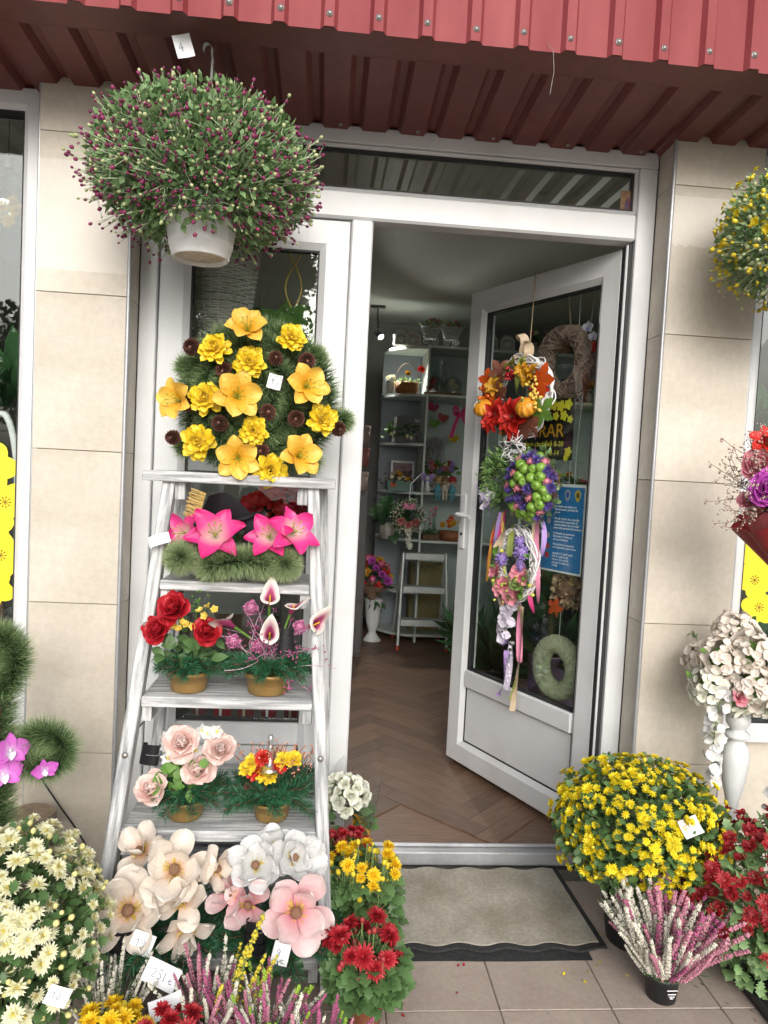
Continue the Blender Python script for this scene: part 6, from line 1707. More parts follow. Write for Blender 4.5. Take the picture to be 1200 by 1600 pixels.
def cloche(label, x, z, inner, r=.075):
    t = thing('glass_cloche', label, 'glass dome', (x, 3.41, z))
    MB().lathe([(.0001, 0), (r * 1.1, 0), (r * 1.1, .012), (.0001, .013)], 24).part('base', K_brown, t)
    MB().lathe([(r, .0135), (r, r * 1.1), (r * .9, r * 1.5), (r * .55, r * 1.85), (.012, r * 2.0), (.01, r * 2.05), (.014, r * 2.15), (.0001, r * 2.25)], 24).part('dome', glass_mat('dome_glass', (.80, .82, .78), .12), t)
    for i in range(4): put(inner, 'flower', t, (rng.normal() * .02, rng.normal() * .015, .05 + .02 * i), (rng.normal() * .4, -1, .3), .026, rng.uniform(0, 6))
cloche('glass dome with red roses on the upper back shelf', .585, 2.078, ROSE_R[0])
cloche('glass dome with white flowers on the upper back shelf', .735, 2.078, F_white[0])
t = thing('glass_jug', 'tall clear glass jar standing behind the two glass domes', 'jar', (.66, 3.60, 2.078))
MB().lathe([(.0001, 0), (.06, 0), (.065, .02), (.065, .2), (.045, .24), (.045, .29), (.05, .3)], 24).part('jar', glass_mat('jar_glass', (.86, .90, .88), .14), t)
for k, (x, z, c_) in enumerate([(.613, 1.985, (.36, .03, .10)), (.63, 1.853, (.13, .32, .05)), (.80, 1.735, (.58, .42, .03)), (.70, 1.90, (.50, .12, .10))]):
    t = thing('butterfly_ornament', ('dark red', 'leaf green', 'yellow', 'coral')[k] + ' fabric butterfly hanging inside the back shelf', 'butterfly', (x, 3.62, z))
    m = mat('butterfly_%d' % k, c_, rough=.6)
    mb = MB()
    for sx in (1, -1):
        for L_w, W_w, az in ((.06, .026, .6), (.042, .02, -.7)): petal(mb, L_w, W_w, R(25), 0, (az if sx > 0 else PI - az), shape='oval', nv=4, nu=3)
    mb.tube([(0, -.03, 0), (0, .03, 0)], .003, 5)
    mb.part('wings', m, t, basis=basis((0, -1, .2), (0.3, 0, 1)))
    MB().tube([(0, .004, .0), (0, .004, .075 if k else .06)], .0008, 3).part('thread', M_whitep, t)
t = thing('magenta_bow', 'magenta ribbon bow with long tails hanging in the back shelf', 'ribbon bow', (.805, 3.36, 1.93))
for sx in (1, -1):
    MB().ribbon(smooth_path([(0, 0, 0), (sx * .04, -.03, .05), (sx * .075, -.02, .02), (sx * .045, .01, -.01), (0, 0, 0)]), .05, (0, .5, .8)).part('loop', S_mag, t)
    MB().ribbon(smooth_path([(0, 0, 0), (sx * .035, -.02, -.06), (sx * .055, -.01, -.13), (sx * .07, -.02, -.2)]), .04, (.8, .4, 0)).part('tail', S_mag, t)
MB().tube([(0, 0, 0), (0, .0, .12)], .002, 4).part('string', M_whitep, t)
t = thing('black_flower_box', 'black arched box with greenery and white ribbon on a rounded shelf', 'gift box', (.355, 3.42, 1.6755))
MB().prism([(-.10, 0), (.10, 0), (.10, .13)] + [(.10 * math.cos(q), .13 + .09 * math.sin(q)) for q in np.linspace(.2, PI - .2, 8)] + [(-.10, .13)], -.05, .05).part('box', M_blackp, t, smooth=False)
MB().ribbon(smooth_path([(-.07, -.056, .20), (-.075, -.06, .1), (-.085, -.058, .0)]), .022, (1, 0, 0)).part('ribbon', M_whitep, t)
v = rng.normal(size=(60, 3)); MB().scatter(T_oval, np.array((0, -.07, .09)) + v * (.05, .012, .018), bases(v, rng), .035).scatter(T_oval, np.array((-.12, -.03, .1)) + rng.normal(size=(30, 3)) * (.015, .02, .03), bases(v[:30], rng), .04).part('greenery', [K_leaf], t)
for p_ in ((.03, -.06, .05), (.06, -.058, .04), (-.1, -.06, .06)): put(F_white[0], 'flower', t, p_, OUT, .018)
def pic_frame(label, x, z, w, h, c_):
    t = thing('picture_frame', label, 'picture frame', (x, 3.66, z))
    for q in mitre_frame(-w / 2, w / 2, 0, h, [(0, .02), (0, 0), (.018, 0), (.018, .02)]): q.part('frame', M_paper, t, smooth=False)
    MB().box(-w / 2 + .0185, w / 2 - .0185, .006, .01, .0185, h - .0185).part('print', mat('print_' + name_safe(c_), c_, tuple(x * .5 for x in c_), scale=18, rough=.6), t, smooth=False)
def name_safe(c): return '_'.join(str(int(v * 100)) for v in c)
pic_frame('white picture frame behind the black arched box', .44, 1.6755, .20, .21, (.34, .30, .34))
pic_frame('white picture frame behind the green planter box', .39, 1.2825, .20, .25, (.34, .22, .24))
t = thing('green_planter_box', 'green wooden box of dried flowers on the middle rounded shelf', 'planter', (.345, 3.42, 1.2825))
MB().prism([(-.095, 0), (.095, 0), (.108, .085), (-.108, .085)], -.05, .05).part('box', mat('teal_wood', (.10, .20, .17), (.14, .25, .21), rough=.6, scale=6), t, smooth=False)
v = rng.normal(size=(120, 3)); MB().scatter(T_oval, np.array((0, 0, .11)) + v * (.05, .03, .02), bases(v, rng), .035).part('dried_leaves', [pm('dry_leaf', (.10, .07, .05), (.18, .14, .08))], t)
for i in range(7): put(YFL if i % 2 else F_white[0], 'flower', t, (rng.uniform(-.09, .09), -.035, .10 + rng.random() * .05), (0, -1, .5), .022)
put(LEAF_O, 'cream_bow', t, (-.055, -.055, .05), OUT, .03)
def doll(label, x, hair, c_):
    t = thing('rag_doll', label, 'doll', (x, 3.335, 1.2875))
    skin = mat('doll_skin', (.56, .38, .28), rough=.7)
    MB().lathe([(.0001, 0), (.03, .002), (.032, .02), (.022, .05), (.012, .07), (.0001, .072)], 14).part('dress', mat('doll_dress_%s' % name_safe(c_), c_, rough=.8), t)
    h = MB().ball((0, 0, .095), .031, 12, 8).part('head', skin, t)
    MB().lathe([(.034, .088), (.036, .105), (.03, .125), (.016, .135), (.0001, .137)], 14).part('hair', hair, t, loc=(0, .004, 0))
    for sx in (-.013, .013):
        MB().tube([(sx, -.028, .012), (sx, -.036, -.01), (sx, -.037, -.06)], [.008, .008, .007], 7).part('leg', mat('doll_leg_%s' % name_safe(c_), c_), t)
        MB().ball((sx * .8, -.029, .098), .004, 6, 4).part('eye', M_gasket, h)
        MB().tube([(sx * 1.8, -.005, .06), (sx * 2.6, -.02, .035)], .006, 6).part('arm', skin, t)
HB_, HR_ = mat('brown_yarn_hair', (.20, .11, .05)), mat('red_hat_wool', (.42, .02, .03))
doll('blue-legged rag doll with blond hair sitting on the shelf edge', .648, mat('blond_yarn_hair', (.40, .26, .10)), (.10, .36, .48))
doll('cream rag doll with brown hair between two blue-legged dolls', .703, HB_, (.58, .52, .44))
doll('blue-legged rag doll in a red hat on the shelf edge', .765, HR_, (.09, .34, .46))
t = thing('white_crate', 'white crate with pink and lilac flowers behind the dolls', 'crate', (.69, 3.55, 1.2875))
for k in range(3): MB().box(-.12, .12, -.06, -.05, .01 + .045 * k, .045 + .045 * k, c=.002).part('slat', M_paper, t, smooth=False)
for sx in (-.118, .118): MB().box(sx - .006, sx + .006, -.0495, .05, 0, .14, c=.002).part('side_board', M_paper, t, smooth=False)
for i in range(16): put((F_white[0], ROSE_H, PMV, POIN)[i % 4], 'flower', t, (rng.uniform(-.11, .11), rng.uniform(-.06, .0), .16 + rng.random() * .09), (rng.normal() * .3, -1, .6), .028, rng.uniform(0, 6))
v = rng.normal(size=(140, 3)); MB().scatter(T_oval, np.array((0, 0, .17)) + v * (.06, .03, .035), bases(v, rng), .05).part('leaves', [K_leaf_b], t)
t = thing('silver_tinsel_bunch', 'bunch of silver grey tassels hanging in the back shelf above the dolls', 'tassel', (.60, 3.42, 1.72))
mb = MB()
for i in range(110):
    a = rng.uniform(-1.0, 1.0); L = rng.uniform(.10, .2); d = np.array((math.sin(a) * .55, rng.normal() * .2, -1))
    p = np.array((rng.normal() * .02, 0, rng.normal() * .01)); mb.tube([p, p + d * L * .5 + (math.sin(a) * .02, 0, .02), p + d * L], [.0035, .003, .0015], 4)
mb.tube([(0, 0, 0), (0, 0.0, .335)], .0015, 4)
mb.part('tassels', [mat('silver_tinsel', (.34, .34, .34), (.14, .14, .14), rough=.4, scale=40)], t, kind='stuff')
t = thing('lilac_angel_ornament', 'small violet-winged angel with ribbon on the lower back shelf', 'ornament', (.565, 3.36, 1.2875))
MB().lathe([(.0001, 0), (.026, 0), (.02, .05), (.008, .09), (.0001, .095)], 12).ball((0, 0, .11), .018, 8, 6).part('body', M_whitep, t)
for sx in (1, -1):
    mb = MB(); petal(mb, .085, .03, R(10), 0, .9 if sx > 0 else PI - .9, shape='oval', nv=4, nu=3); mb.part('wing', K_lav, t, loc=(0, .0, .085), basis=basis((0, -1, 0), (0, 0, 1)))

t = thing('pink_rose_wreath', 'white-blossom wreath with three pink roses hanging from the shelf', 'wreath', (.39, 3.06, 1.10))
wicker_ring(t, .10, .10, 8, K_twig, rng, .02, .003)
a = rng.uniform(0, 6.28, 420); q = .10 + rng.normal(size=420) * .022
pts = np.stack([q * np.cos(a), rng.normal(size=420) * .015, q * np.sin(a)], 1)
MB().scatter(T_oval, pts, bases(rng.normal(size=pts.shape), rng), .022, 0).scatter(T_bud, pts[:150] + (0, -.02, 0), bases(rng.normal(size=(150, 3)), rng), .0055, 1).part('blossom', [K_leaf_p, K_whs], t, kind='stuff')
RC = rose_mesh('rose', pm('salmon_silk', (.50, .10, .10), (.68, .26, .24)), 7, 18, False)
for p_ in ((-.055, -.035, -.035), (.0, -.04, -.06), (.055, -.035, -.04)): put(RC, 'rose', t, p_, OUT, .03)
for sx in (1, -1): MB().ribbon(smooth_path([(0, -.03, .07), (sx * .035, -.05, .10), (sx * .05, -.04, .07), (0, -.03, .07)]), .03, (0, .3, .9)).part('bow_loop', S_pink, t)
strand(t, [(.0, -.02, -.10), (.01, -.02, -.17), (.03, -.02, -.24)], 12, .02, K_hyd_w, rng)
MB().tube([(0, 0, .10), (.01, .0, .25), (.05, .03, .29), (.10, .12, .33)], .003, 5).part('ribbon_hanger', M_paper, t)
t = thing('white_bucket', 'white patterned bucket with dark leaves on the lower rounded shelf', 'bucket', (.27, 3.35, .8985))
MB().lathe([(.0001, 0), (.07, 0), (.085, .13), (.08, .13), (.0001, .12)], 24).part('bucket', mat('aged_white_tin', (.52, .51, .47), (.36, .35, .32), rough=.6, scale=14), t)
v = nrm(rng.normal(size=(46, 3)) + (0, 0, 1)); MB().scatter(T_oval, np.array((0, 0, .13)) + v * .05, bases(v, rng), rng.uniform(.10, .2, 46)).part('leaves', [K_leaf_d], t, kind='stuff')
t = thing('copper_basket', 'dark copper basket with flowers on the lower back shelf', 'basket', (.78, 3.44, .894))
MB().lathe([(.0001, 0), (.08, 0), (.10, .08), (.092, .08), (.0001, .06)], 20).part('basket', mat('copper_wicker', (.22, .07, .03), (.30, .11, .05), rough=.5), t)
for i in range(8): put(LEAF_O if i % 2 else YFL, 'flower', t, (rng.normal() * .05, -.03, .10 + rng.random() * .09), (0, -1, .5), .03, rng.uniform(0, 6))
t = thing('moss_planter', 'mossy trough with thin stems on the lower back shelf', 'planter', (.62, 3.42, .894))
MB().box(-.07, .07, -.05, .05, 0, .05, c=.006).part('trough', K_twig, t, smooth=False)
mb = MB()
for i in range(9):
    x = rng.uniform(-.05, .05); h = rng.uniform(.12, .3); mb.tube([(x, 0, .05), (x + rng.normal() * .02, 0, h)], .002, 4); mb.ball((x, -.005, h), .012, 6, 4, 1)
mb.scatter(T_oval, rng.normal(size=(50, 3)) * (.03, .02, .01) + (0, 0, .06), bases(rng.normal(size=(50, 3)), rng), .03, 0)
mb.part('stems', [K_leaf, K_coral], t)

# packed goods on the right half of the shelves, seen through the door glass and beside the door edge
COLS = (('cream', (.50, .46, .38)), ('teal', (.10, .26, .26)), ('rust', (.34, .12, .05)), ('lilac', (.36, .28, .42)), ('white', (.60, .60, .58)), ('olive', (.22, .24, .10)), ('rose', (.48, .20, .22)))
SPOTS = [('top shelf', 2.464), ('upper shelf', 2.0785), ('middle shelf', 1.2885), ('lower shelf', .8955), ('bottom shelf', .1235)]
for i, (sn, z) in enumerate(SPOTS):
    for j in range(6):
        x = (1.40, 1.53, 1.66, 1.79, 1.92, 2.05)[j] if i == 0 else 1.42 + .115 * j
        cn_, c_ = COLS[(i * 3 + j) % 7]
        nth = ('first', 'second', 'third', 'fourth', 'fifth', 'sixth')[j]
        t = thing('flower_vase', '%s vase with flowers, %s along the %s behind the door glass' % (cn_, nth, sn), 'vase', (x, 3.45, z), group='vases on the shelves behind the door glass')
        r_, h_ = rng.uniform(.03, .045), rng.uniform(.08, .13)
        MB().lathe([(.0001, 0), (r_ * .8, 0), (r_, h_ * .4), (r_ * .6, h_ * .8), (r_ * .8, h_), (r_ * .7, h_), (.0001, h_ * .9)], 18).part('vase', mat('vase_' + cn_, c_, tuple(q * .8 for q in c_), rough=.35, scale=10), t)
        for q in range(5): put((F_white[0], ROSE_H, POIN, PMV, F_yellow[0], YFL)[(i + j + q // 3) % 6], 'flower', t, (rng.normal() * .03, rng.normal() * .02, h_ + .03 + rng.random() * .05), (rng.normal() * .4, -1, .6), .024, rng.uniform(0, 6))
        v = nrm(rng.normal(size=(26, 3)) + (0, 0, 1)); MB().scatter(T_oval, np.array((0, 0, h_)) + v * .02, bases(v, rng), .05).part('leaves', [K_leaf], t)

# ------------------------------------------------------------------ aluminium step stool
M_al2 = mat('brushed_aluminium', (.60, .64, .63), (.52, .56, .55), rough=.4, metal=.4, scale=20)
ss = thing('step_stool', 'aluminium step stool with three treads in the back of the shop', 'step stool', (.56, 3.2, .052))
def treads(z, y, w): 
    MB().box(-w, w, y, y + .10, z - .02, z, c=.003).box(-w, w, y - .008, y - .0005, z - .05, z, c=.002).part('tread', M_al2, ss, smooth=False)
treads(.75, .02, .155); treads(.49, -.02, .165); treads(.235, -.06, .175)
for sx in (-1, 1):
    MB().tube([(sx * .195, -.085, .01), (sx * .17, .035, .75)], .013, 8).part('front_leg', M_al2, ss)
    MB().tube([(sx * .195, .33, .01), (sx * .17, .09, .75)], .011, 8).part('rear_leg', M_al2, ss)
    MB().tube([(sx * .195, -.085, .0), (sx * .194, -.083, .035)], .0165, 8).part('rubber_foot', mat('red_rubber', (.42, .05, .03)), ss)
    MB().tube([(sx * .195, .33, .0), (sx * .194, .328, .035)], .0165, 8).part('rubber_foot', mat('red_rubber', (.42, .05, .03)), ss)
bk = thing('woven_basket', 'pale woven storage basket behind the aluminium step stool', 'basket', (.63, 3.62, .122))
MB().box(-.14, .14, -.10, .10, 0, .02).box(-.14, -.13, -.1, .1, .0205, .56).box(.13, .14, -.1, .1, .0205, .56).box(-.1295, .1295, -.1, -.09, .0205, .56).box(-.1295, .1295, .09, .1, .0205, .56).part('woven_body', mat('seagrass_weave', (.34, .30, .15), (.24, .20, .09), rough=.8, scale=5, stretch=(18, 18, 5), bump=1, bscale=30), bk, smooth=False)

# ------------------------------------------------------------------ white urn with bouquet
ur = thing('white_urn', 'fluted white plastic urn vase standing on the shop floor', 'vase', (.183, 3.40, .052))
MB().lathe([(.0001, 0), (.072, 0), (.072, .012), (.058, .025), (.035, .06), (.03, .075), (.038, .10), (.055, .16), (.066, .28), (.070, .325), (.078, .335), (.080, .345), (.072, .345), (.06, .32), (.0001, .30)], 48, wob=lambda a: 1 + .025 * np.cos(16 * a)).part('urn', M_whitep, ur)
bo = thing('paper_bouquet', 'orange and lilac bouquet in brown paper standing in the white urn', 'bouquet', (.165, 3.40, .40))
MB().lathe([(.012, -.04), (.03, .0), (.09, .06), (.15, .11), (.155, .115)], 20, wob=lambda a: 1 + .12 * np.sin(5 * a)).part('kraft_paper', mat('kraft_paper', (.26, .16, .11), (.32, .21, .15), rough=.8), bo)
for i, v in enumerate(fib(34, .1)):
    p = np.array((0, 0, .10)) + v * (.15, .12, .23)
    put((POIN if i % 3 == 0 else (PMP, LILY_P[0], YFL)[i % 3]) if i % 4 else mums_o[0] if False else (LEAF_O if i % 8 == 0 else PEO), 'bloom', bo, p, nrm(v + (0, -.8, .2)), .036 * rng.uniform(.8, 1.2), rng.uniform(0, 6))
v = nrm(rng.normal(size=(120, 3)) + (0, 0, .6)); MB().scatter(T_oval, np.array((0, 0, .1)) + v * (.13, .1, .18), bases(v, rng), .06).part('leaves', [K_leaf_d], bo, kind='stuff')

# ------------------------------------------------------------------ round flower boxes, left in the dark
for k, (z, c_, nm) in enumerate([(1.28, (.42, .34, .30), 'lowest of the stacked pale hat boxes beside the back shelves'), (1.46, (.32, .12, .12), 'dark pink hat box in the middle of the stack beside the back shelves'), (1.62, (.36, .27, .25), 'topmost pale pink hat box of the stack beside the back shelves')]):
    t = thing('hat_box', nm, 'box', (-.02, 3.0, z))
    m = mat('hat_box_%d' % k, c_, rough=.6)
    MB().lathe([(.0001, 0), (.085, 0), (.085, .12), (.0001, .12)], 26).part('box', m, t)
    MB().lathe([(.088, .105), (.088, .145), (.0001, .146)], 26).part('lid', m, t)
t = thing('side_cabinet', 'dark cabinet carrying the stacked hat boxes at the back of the shop', 'cabinet', (-.19, 3.1, .052))
MB().box(-.35, .26, -.25, .25, 0, 1.2275, c=.004).part('carcass', mat('dark_cabinet', (.05, .045, .045), (.07, .06, .06), rough=.5), t, smooth=False)
for k in range(3): MB().box(-.34, .25, -.262, -.2505, .03 + .40 * k, .41 + .40 * k, c=.003).part('drawer_front', mat('dark_cabinet_front', (.06, .055, .055), rough=.45), t, smooth=False)
# ------------------------------------------------------------------ lit spot lamp
lp = thing('spot_lamp', 'lit ceiling spot lamp at the back of the shop', 'lamp', (.115, 3.62, 2.80))
MB().box(-.06, .06, -.02, .02, -.02, 0, c=.003).part('ceiling_rail', M_blackp, lp, smooth=False)
MB().tube([(0, 0, -.02), (.0, 0, -.10), (.01, -.02, -.19)], .008, 8).part('arm', M_blackp, lp)
B_ = basis((.45, -.7, -.65))
MB().lathe([(.016, -.06), (.022, -.055), (.03, .03), (.028, .032), (.0001, -.03)], 18).part('lamp_head', M_blackp, lp, loc=(.02, -.04, -.25), basis=B_)
MB().lathe([(.0001, .027), (.024, .026), (.0245, .020), (.0001, .018)], 18).part('bulb', mat('lit_bulb', (.9, .9, .85), emit=((1, .96, .9), 9.0)), lp, loc=(.02, -.04, -.25), basis=B_)
sl = bpy.data.lights.new('spot_lamp_light', 'SPOT'); sl.energy = 60; sl.spot_size = R(125); sl.spot_blend = .6; sl.shadow_soft_size = .03; sl.color = (1, .95, .88)
so = bpy.data.objects.new('spot_lamp_light', sl); link(so, lp)
so.location = (.035, -.065, -.275); so.rotation_euler = Vector((-.45, .7, .65)).to_track_quat('Z', 'Y').to_euler()

# ------------------------------------------------------------------ plants in the shop behind the door glass
def floor_plant(label, x, y, h, potm, r, n, L, lm, tpl=T_blade, wid=1.0, spread=1.0, flowers=None):
    t = thing('potted_plant', label, 'potted plant', (x, y, .052))
    plant_pot(t, r * .75, r, h, potm)
    v = nrm(rng.normal(size=(n, 3)) * (spread, spread, .5) + (0, 0, 1.0))
    B = bases(v, rng); B[:, :, 0] *= wid
    mb = MB().scatter(tpl, np.array((0, 0, h - .01)) + v * .04, B, L * rng.uniform(.6, 1.1, n))
    mb.part('foliage', [lm], t, kind='stuff')
    if flowers:
        for i in range(12):
            q = nrm(rng.normal(size=3) + (0, -.6, .8)); put(flowers, 'flower', t, np.array((0, 0, h)) + q * L * .8, q, .03)
    return t
M_lil = mat('lilac_pot', (.36, .26, .40), (.42, .32, .46), rough=.4)
floor_plant('dark spreading plant on the floor beside the step stool', .88, 2.9, .16, M_blackp, .09, 90, .26, K_leaf_d, T_blade, 1.6)
floor_plant('leafy plant in a lilac pot behind the lower door glass', 1.22, 1.75, .52, M_lil, .14, 80, .42, K_leaf_d, T_blade, 2.0)
floor_plant('tall grassy plant behind the free edge of the open door', .80, 1.75, .25, M_blackp, .10, 120, .42, K_leaf_d, T_blade, 1.0, .7)
floor_plant('broad-leaved plant deeper in the shop behind the door glass', 1.45, 2.4, .75, M_lil, .15, 60, .40, K_leaf_d, T_blade, 3)
floor_plant('yellow flowering plant behind the upper door glass', 1.55, 1.65, 1.12, M_whitep, .10, 90, .2, K_leaf, T_blade, 2.5, 1, F_yellow[0])
floor_plant('second lilac pot with dark foliage behind the yarn wreath', 1.0, 1.35, .45, M_lil, .12, 90, .28, K_leaf_d, T_blade, 2.5)

# ------------------------------------------------------------------ display behind the fixed leaf
ds = thing('window_display_rack', 'dark two-tier rack behind the fixed glazed leaf', 'rack', (-.52, .42, .052))
M_rack = mat('dark_rack', (.06, .05, .045), rough=.5)
for z in (.35, .95, 1.62): MB().box(-.32, .32, -.17, .17, z, z + .02, c=.002).part('shelf_board', M_rack, ds, smooth=False)
for sx in (-.31, .31):
    for sy in (-.16, .16): MB().box(sx - .01, sx + .01, sy - .01, sy + .01, 0, .3495).part('post', M_rack, ds, smooth=False)
    MB().box(sx - .01, sx + .01, .15, .17, .3705, .9495).part('post', M_rack, ds, smooth=False); MB().box(sx - .01, sx + .01, .15, .17, .9705, 1.6195).part('post', M_rack, ds, smooth=False)
wb = thing('wicker_basket', 'tall grey wicker basket behind the glass above the yellow wreath', 'basket', (-.66, .335, 1.6925))
mb = MB()
for k in range(62):
    z = .004 + k * .0088; r = .070 + .062 * (z / .55); a = np.linspace(0, 2 * PI, 49)
    rr_ = r + .0045 * np.cos(a * 12 + (k % 2) * PI)
    mb.tube(np.stack([rr_ * np.cos(a), rr_ * np.sin(a), z + 0 * a + rng.normal() * .0008], 1), .0046, 5, cap=False)
mb.part('woven_body', mat('grey_wicker', (.56, .53, .46), (.70, .66, .60), rough=.8, scale=40, vary=.1), wb)
for k in range(24):
    q = k * 2 * PI / 24; MB().tube([(.070 * math.cos(q), .070 * math.sin(q), 0), (.134 * math.cos(q), .134 * math.sin(q), .56)], .0035, 5).part('stake', mat('grey_wicker', (.3, .3, .3)), wb)
MB().lathe([(.0001, .003), (.07, .003), (.068, .008), (.0001, .008)], 20).part('bottom', M_rack, wb)
lf_ = thing('leafy_display_plant', 'broad green display plant behind the glass right of the wicker basket', 'plant', (-.40, .40, 1.6925))
plant_pot(lf_, .06, .08, .12, M_blackp)
v = nrm(rng.normal(size=(70, 3)) * (1, .6, .6) + (0, 0, 1.0)); Bq = bases(v, rng, (0, -1, .2), .4); Bq[:, :, 0] *= 1.5
MB().scatter(T_oval, np.array((0, 0, .1)) + v * .1, Bq, rng.uniform(.12, .2, 70)).part('foliage', [pm('broad_leaf', (.05, .13, .03), (.12, .26, .05))], lf_, kind='stuff')
for ph in (0, PI): 
    t_ = np.linspace(0, 1, 24); MB().tube(np.stack([.0 + .03 * np.sin(t_ * 8 + ph), -.09 + .01 * np.cos(t_ * 8 + ph), .15 + .42 * t_], 1), .0035, 5).part('yellow_cane', mat('yellow_cane', (.58, .42, .07), rough=.5), lf_)
for k in range(5):
    x = -.07 + .075 * k
    t = thing('red_gift', ('red heart-shaped tin', 'red dotted gift box', 'dark red ribboned box', 'crimson candle jar', 'small red lantern')[k] + ' on the lowest rack behind the glass, ' + ('left end', 'second from left', 'in the middle', 'second from right', 'right end')[k], 'gift', (-.70 + .09 * k, .42, .4245))
    m = mat('gift_red_%d' % (k % 2), (.34, .015, .02) if k % 2 else (.22, .02, .02), rough=.35)
    if k == 0: MB().prism([(.032 * (math.sin(q) ** 3), .035 + .028 * (math.cos(q) - .38 * math.cos(2 * q) - .12 * math.cos(3 * q))) for q in np.linspace(0, 2 * PI, 26)[:-1]], -.02, .02).part('tin', m, t, smooth=False)
    elif k in (1, 2): MB().box(-.033, .033, -.03, .03, 0, .075, c=.003).part('box', m, t, smooth=False); MB().box(-.036, .036, -.033, .033, .0755, .09, c=.003).part('lid', m, t, smooth=False)
    else: MB().lathe([(.0001, 0), (.03, 0), (.032, .06), (.026, .07), (.03, .085), (.0001, .087)], 18).part('jar', m, t)
    MB().ribbon([(-.005, -.0345, .0), (-.005, -.0345, .07)], .01, (1, 0, 0)).part('band', M_paper if k % 2 else S_crm, t)
pr = thing('poinsettia', 'dark red flowering plant behind the glass above the third step', 'potted plant', (-.42, .46, 1.0225))
plant_pot(pr, .06, .075, .10, M_blackp)
for i, v in enumerate(fib(22, .0)): put(POIN, 'bract', pr, np.array((0, 0, .16)) + v * (.17, .12, .14), nrm(v + (0, -.7, .2)), .055, rng.uniform(0, 6))
v = nrm(rng.normal(size=(90, 3)) + (0, 0, .5)); MB().scatter(T_oval, np.array((0, 0, .12)) + v * .09, bases(v, rng), .08).part('leaves', [K_leaf_d], pr, kind='stuff')
pr2 = thing('white_display_plant', 'pale blossom plant behind the glass left on the middle rack', 'potted plant', (-.66, .47, 1.0225))
plant_pot(pr2, .05, .065, .10, M_whitep)
for i, v in enumerate(fib(20, .0)): put(F_white[i % 3], 'flower', pr2, np.array((0, 0, .15)) + v * (.1, .1, .1), nrm(v + (0, -.5, .2)), .025, rng.uniform(0, 6))
v = nrm(rng.normal(size=(70, 3)) + (0, 0, .5)); MB().scatter(T_oval, np.array((0, 0, .12)) + v * .06, bases(v, rng), .06).part('leaves', [K_leaf], pr2, kind='stuff')

# ------------------------------------------------------------------ prints and displays in the two shop windows
M_dec = mat('yellow_vinyl', (.72, .62, .02), (.76, .66, .03), rough=.4, scale=4)
def decal(label, x, z, r, k):
    t = thing('flower_print', label, 'window print', (x, .0895 - .0006 * k, z))
    pts = [(r * math.cos(q) * (.72 + .30 * abs(math.cos(2.5 * q + k))), r * math.sin(q) * (.72 + .30 * abs(math.cos(2.5 * q + k)))) for q in np.linspace(0, 2 * PI, 40)[:-1]]
    MB().prism(pts, -.0002, .0002).part('print', M_dec, t, smooth=False)
    mb = MB()
    for i in range(9):
        a = i * .7; mb.tube([(0, -.0006, 0), (r * .22 * math.cos(a), -.0006, r * .22 * math.sin(a))], .001, 4); mb.ball((r * .22 * math.cos(a), -.0006, r * .22 * math.sin(a)), .003, 5, 3)
    mb.part('stamens', mat('brown_vinyl', (.24, .13, .02)), t)
for k, (x, z, r, lb) in enumerate([(-1.36, 1.375, .085, 'uppermost yellow flower print on the left window'), (-1.315, 1.26, .075, 'yellow flower print second from the top on the left window'), (-1.36, 1.17, .08, 'yellow flower print half hidden in the middle of the left window'), (-1.325, 1.08, .075, 'yellow flower print second from the bottom on the left window'), (-1.35, .97, .075, 'lowest yellow flower print on the left window')]): decal(lb, x, z, r, k)
for k, (x, z, r, lb) in enumerate([(1.345, 1.21, .075, 'uppermost yellow flower print on the right window'), (1.335, 1.10, .07, 'middle yellow flower print on the right window'), (1.36, 1.0, .07, 'lowest yellow flower print on the right window')]): decal(lb, x, z, r, k)
hb_ = thing('hanging_glass_bulb', 'glass bulb with yellow flowers hanging behind the left window', 'ornament', (-1.42, .30, 2.30))
MB().lathe([(.0001, -.09), (.05, -.075), (.075, -.02), (.07, .03), (.04, .075), (.02, .10), (.02, .13), (.0001, .132)], 24).part('bulb', glass_mat('dome_glass', (.8, .8, .8)), hb_)
MB().tube([(0, 0, .132), (0, 0, .17)], .018, 10).part('cap', M_zinc, hb_)
MB().tube([(0, 0, .17), (0, 0, .50)], .0015, 4).part('cord', M_gasket, hb_)
for i in range(7): put(F_yellow[i % 3], 'flower', hb_, (rng.normal() * .025, -.02, -.03 + rng.normal() * .02), (rng.normal() * .4, -1, .3), .028)
wl = thing('window_foliage', 'dark green foliage plant standing inside the left window', 'plant', (-1.52, .55, .052))
plant_pot(wl, .12, .15, .3, M_blackp)
v = nrm(rng.normal(size=(150, 3)) * (.8, .8, 1)); MB().scatter(T_oval, np.array((0, 0, 1.1)) + v * (.25, .2, .6), bases(v, rng), rng.uniform(.1, .2, 150)).tube([(0, 0, .25), (0, 0, 1.4)], .015, 6, 1).part('foliage', [K_leaf_d, K_twig], wl, kind='stuff')
MB().tube(smooth_path([(.1, -.1, .3), (.12, -.15, .9), (.13, -.18, 1.35), (.08, -.18, 1.55), (.0, -.15, 1.45)]), .012, 8).part('white_cane_arch', K_white_twig, wl)
wr_ = thing('window_foliage', 'dark leafy plant standing inside the right window', 'plant', (1.55, .6, .052))
plant_pot(wr_, .12, .15, .3, M_blackp)
v = nrm(rng.normal(size=(130, 3)) * (.8, .8, 1)); MB().scatter(T_oval, np.array((0, 0, 1.2)) + v * (.22, .2, .5), bases(v, rng), rng.uniform(.1, .2, 130)).tube([(0, 0, .25), (0, 0, 1.4)], .015, 6, 1).part('foliage', [K_leaf_d, K_twig], wr_, kind='stuff')
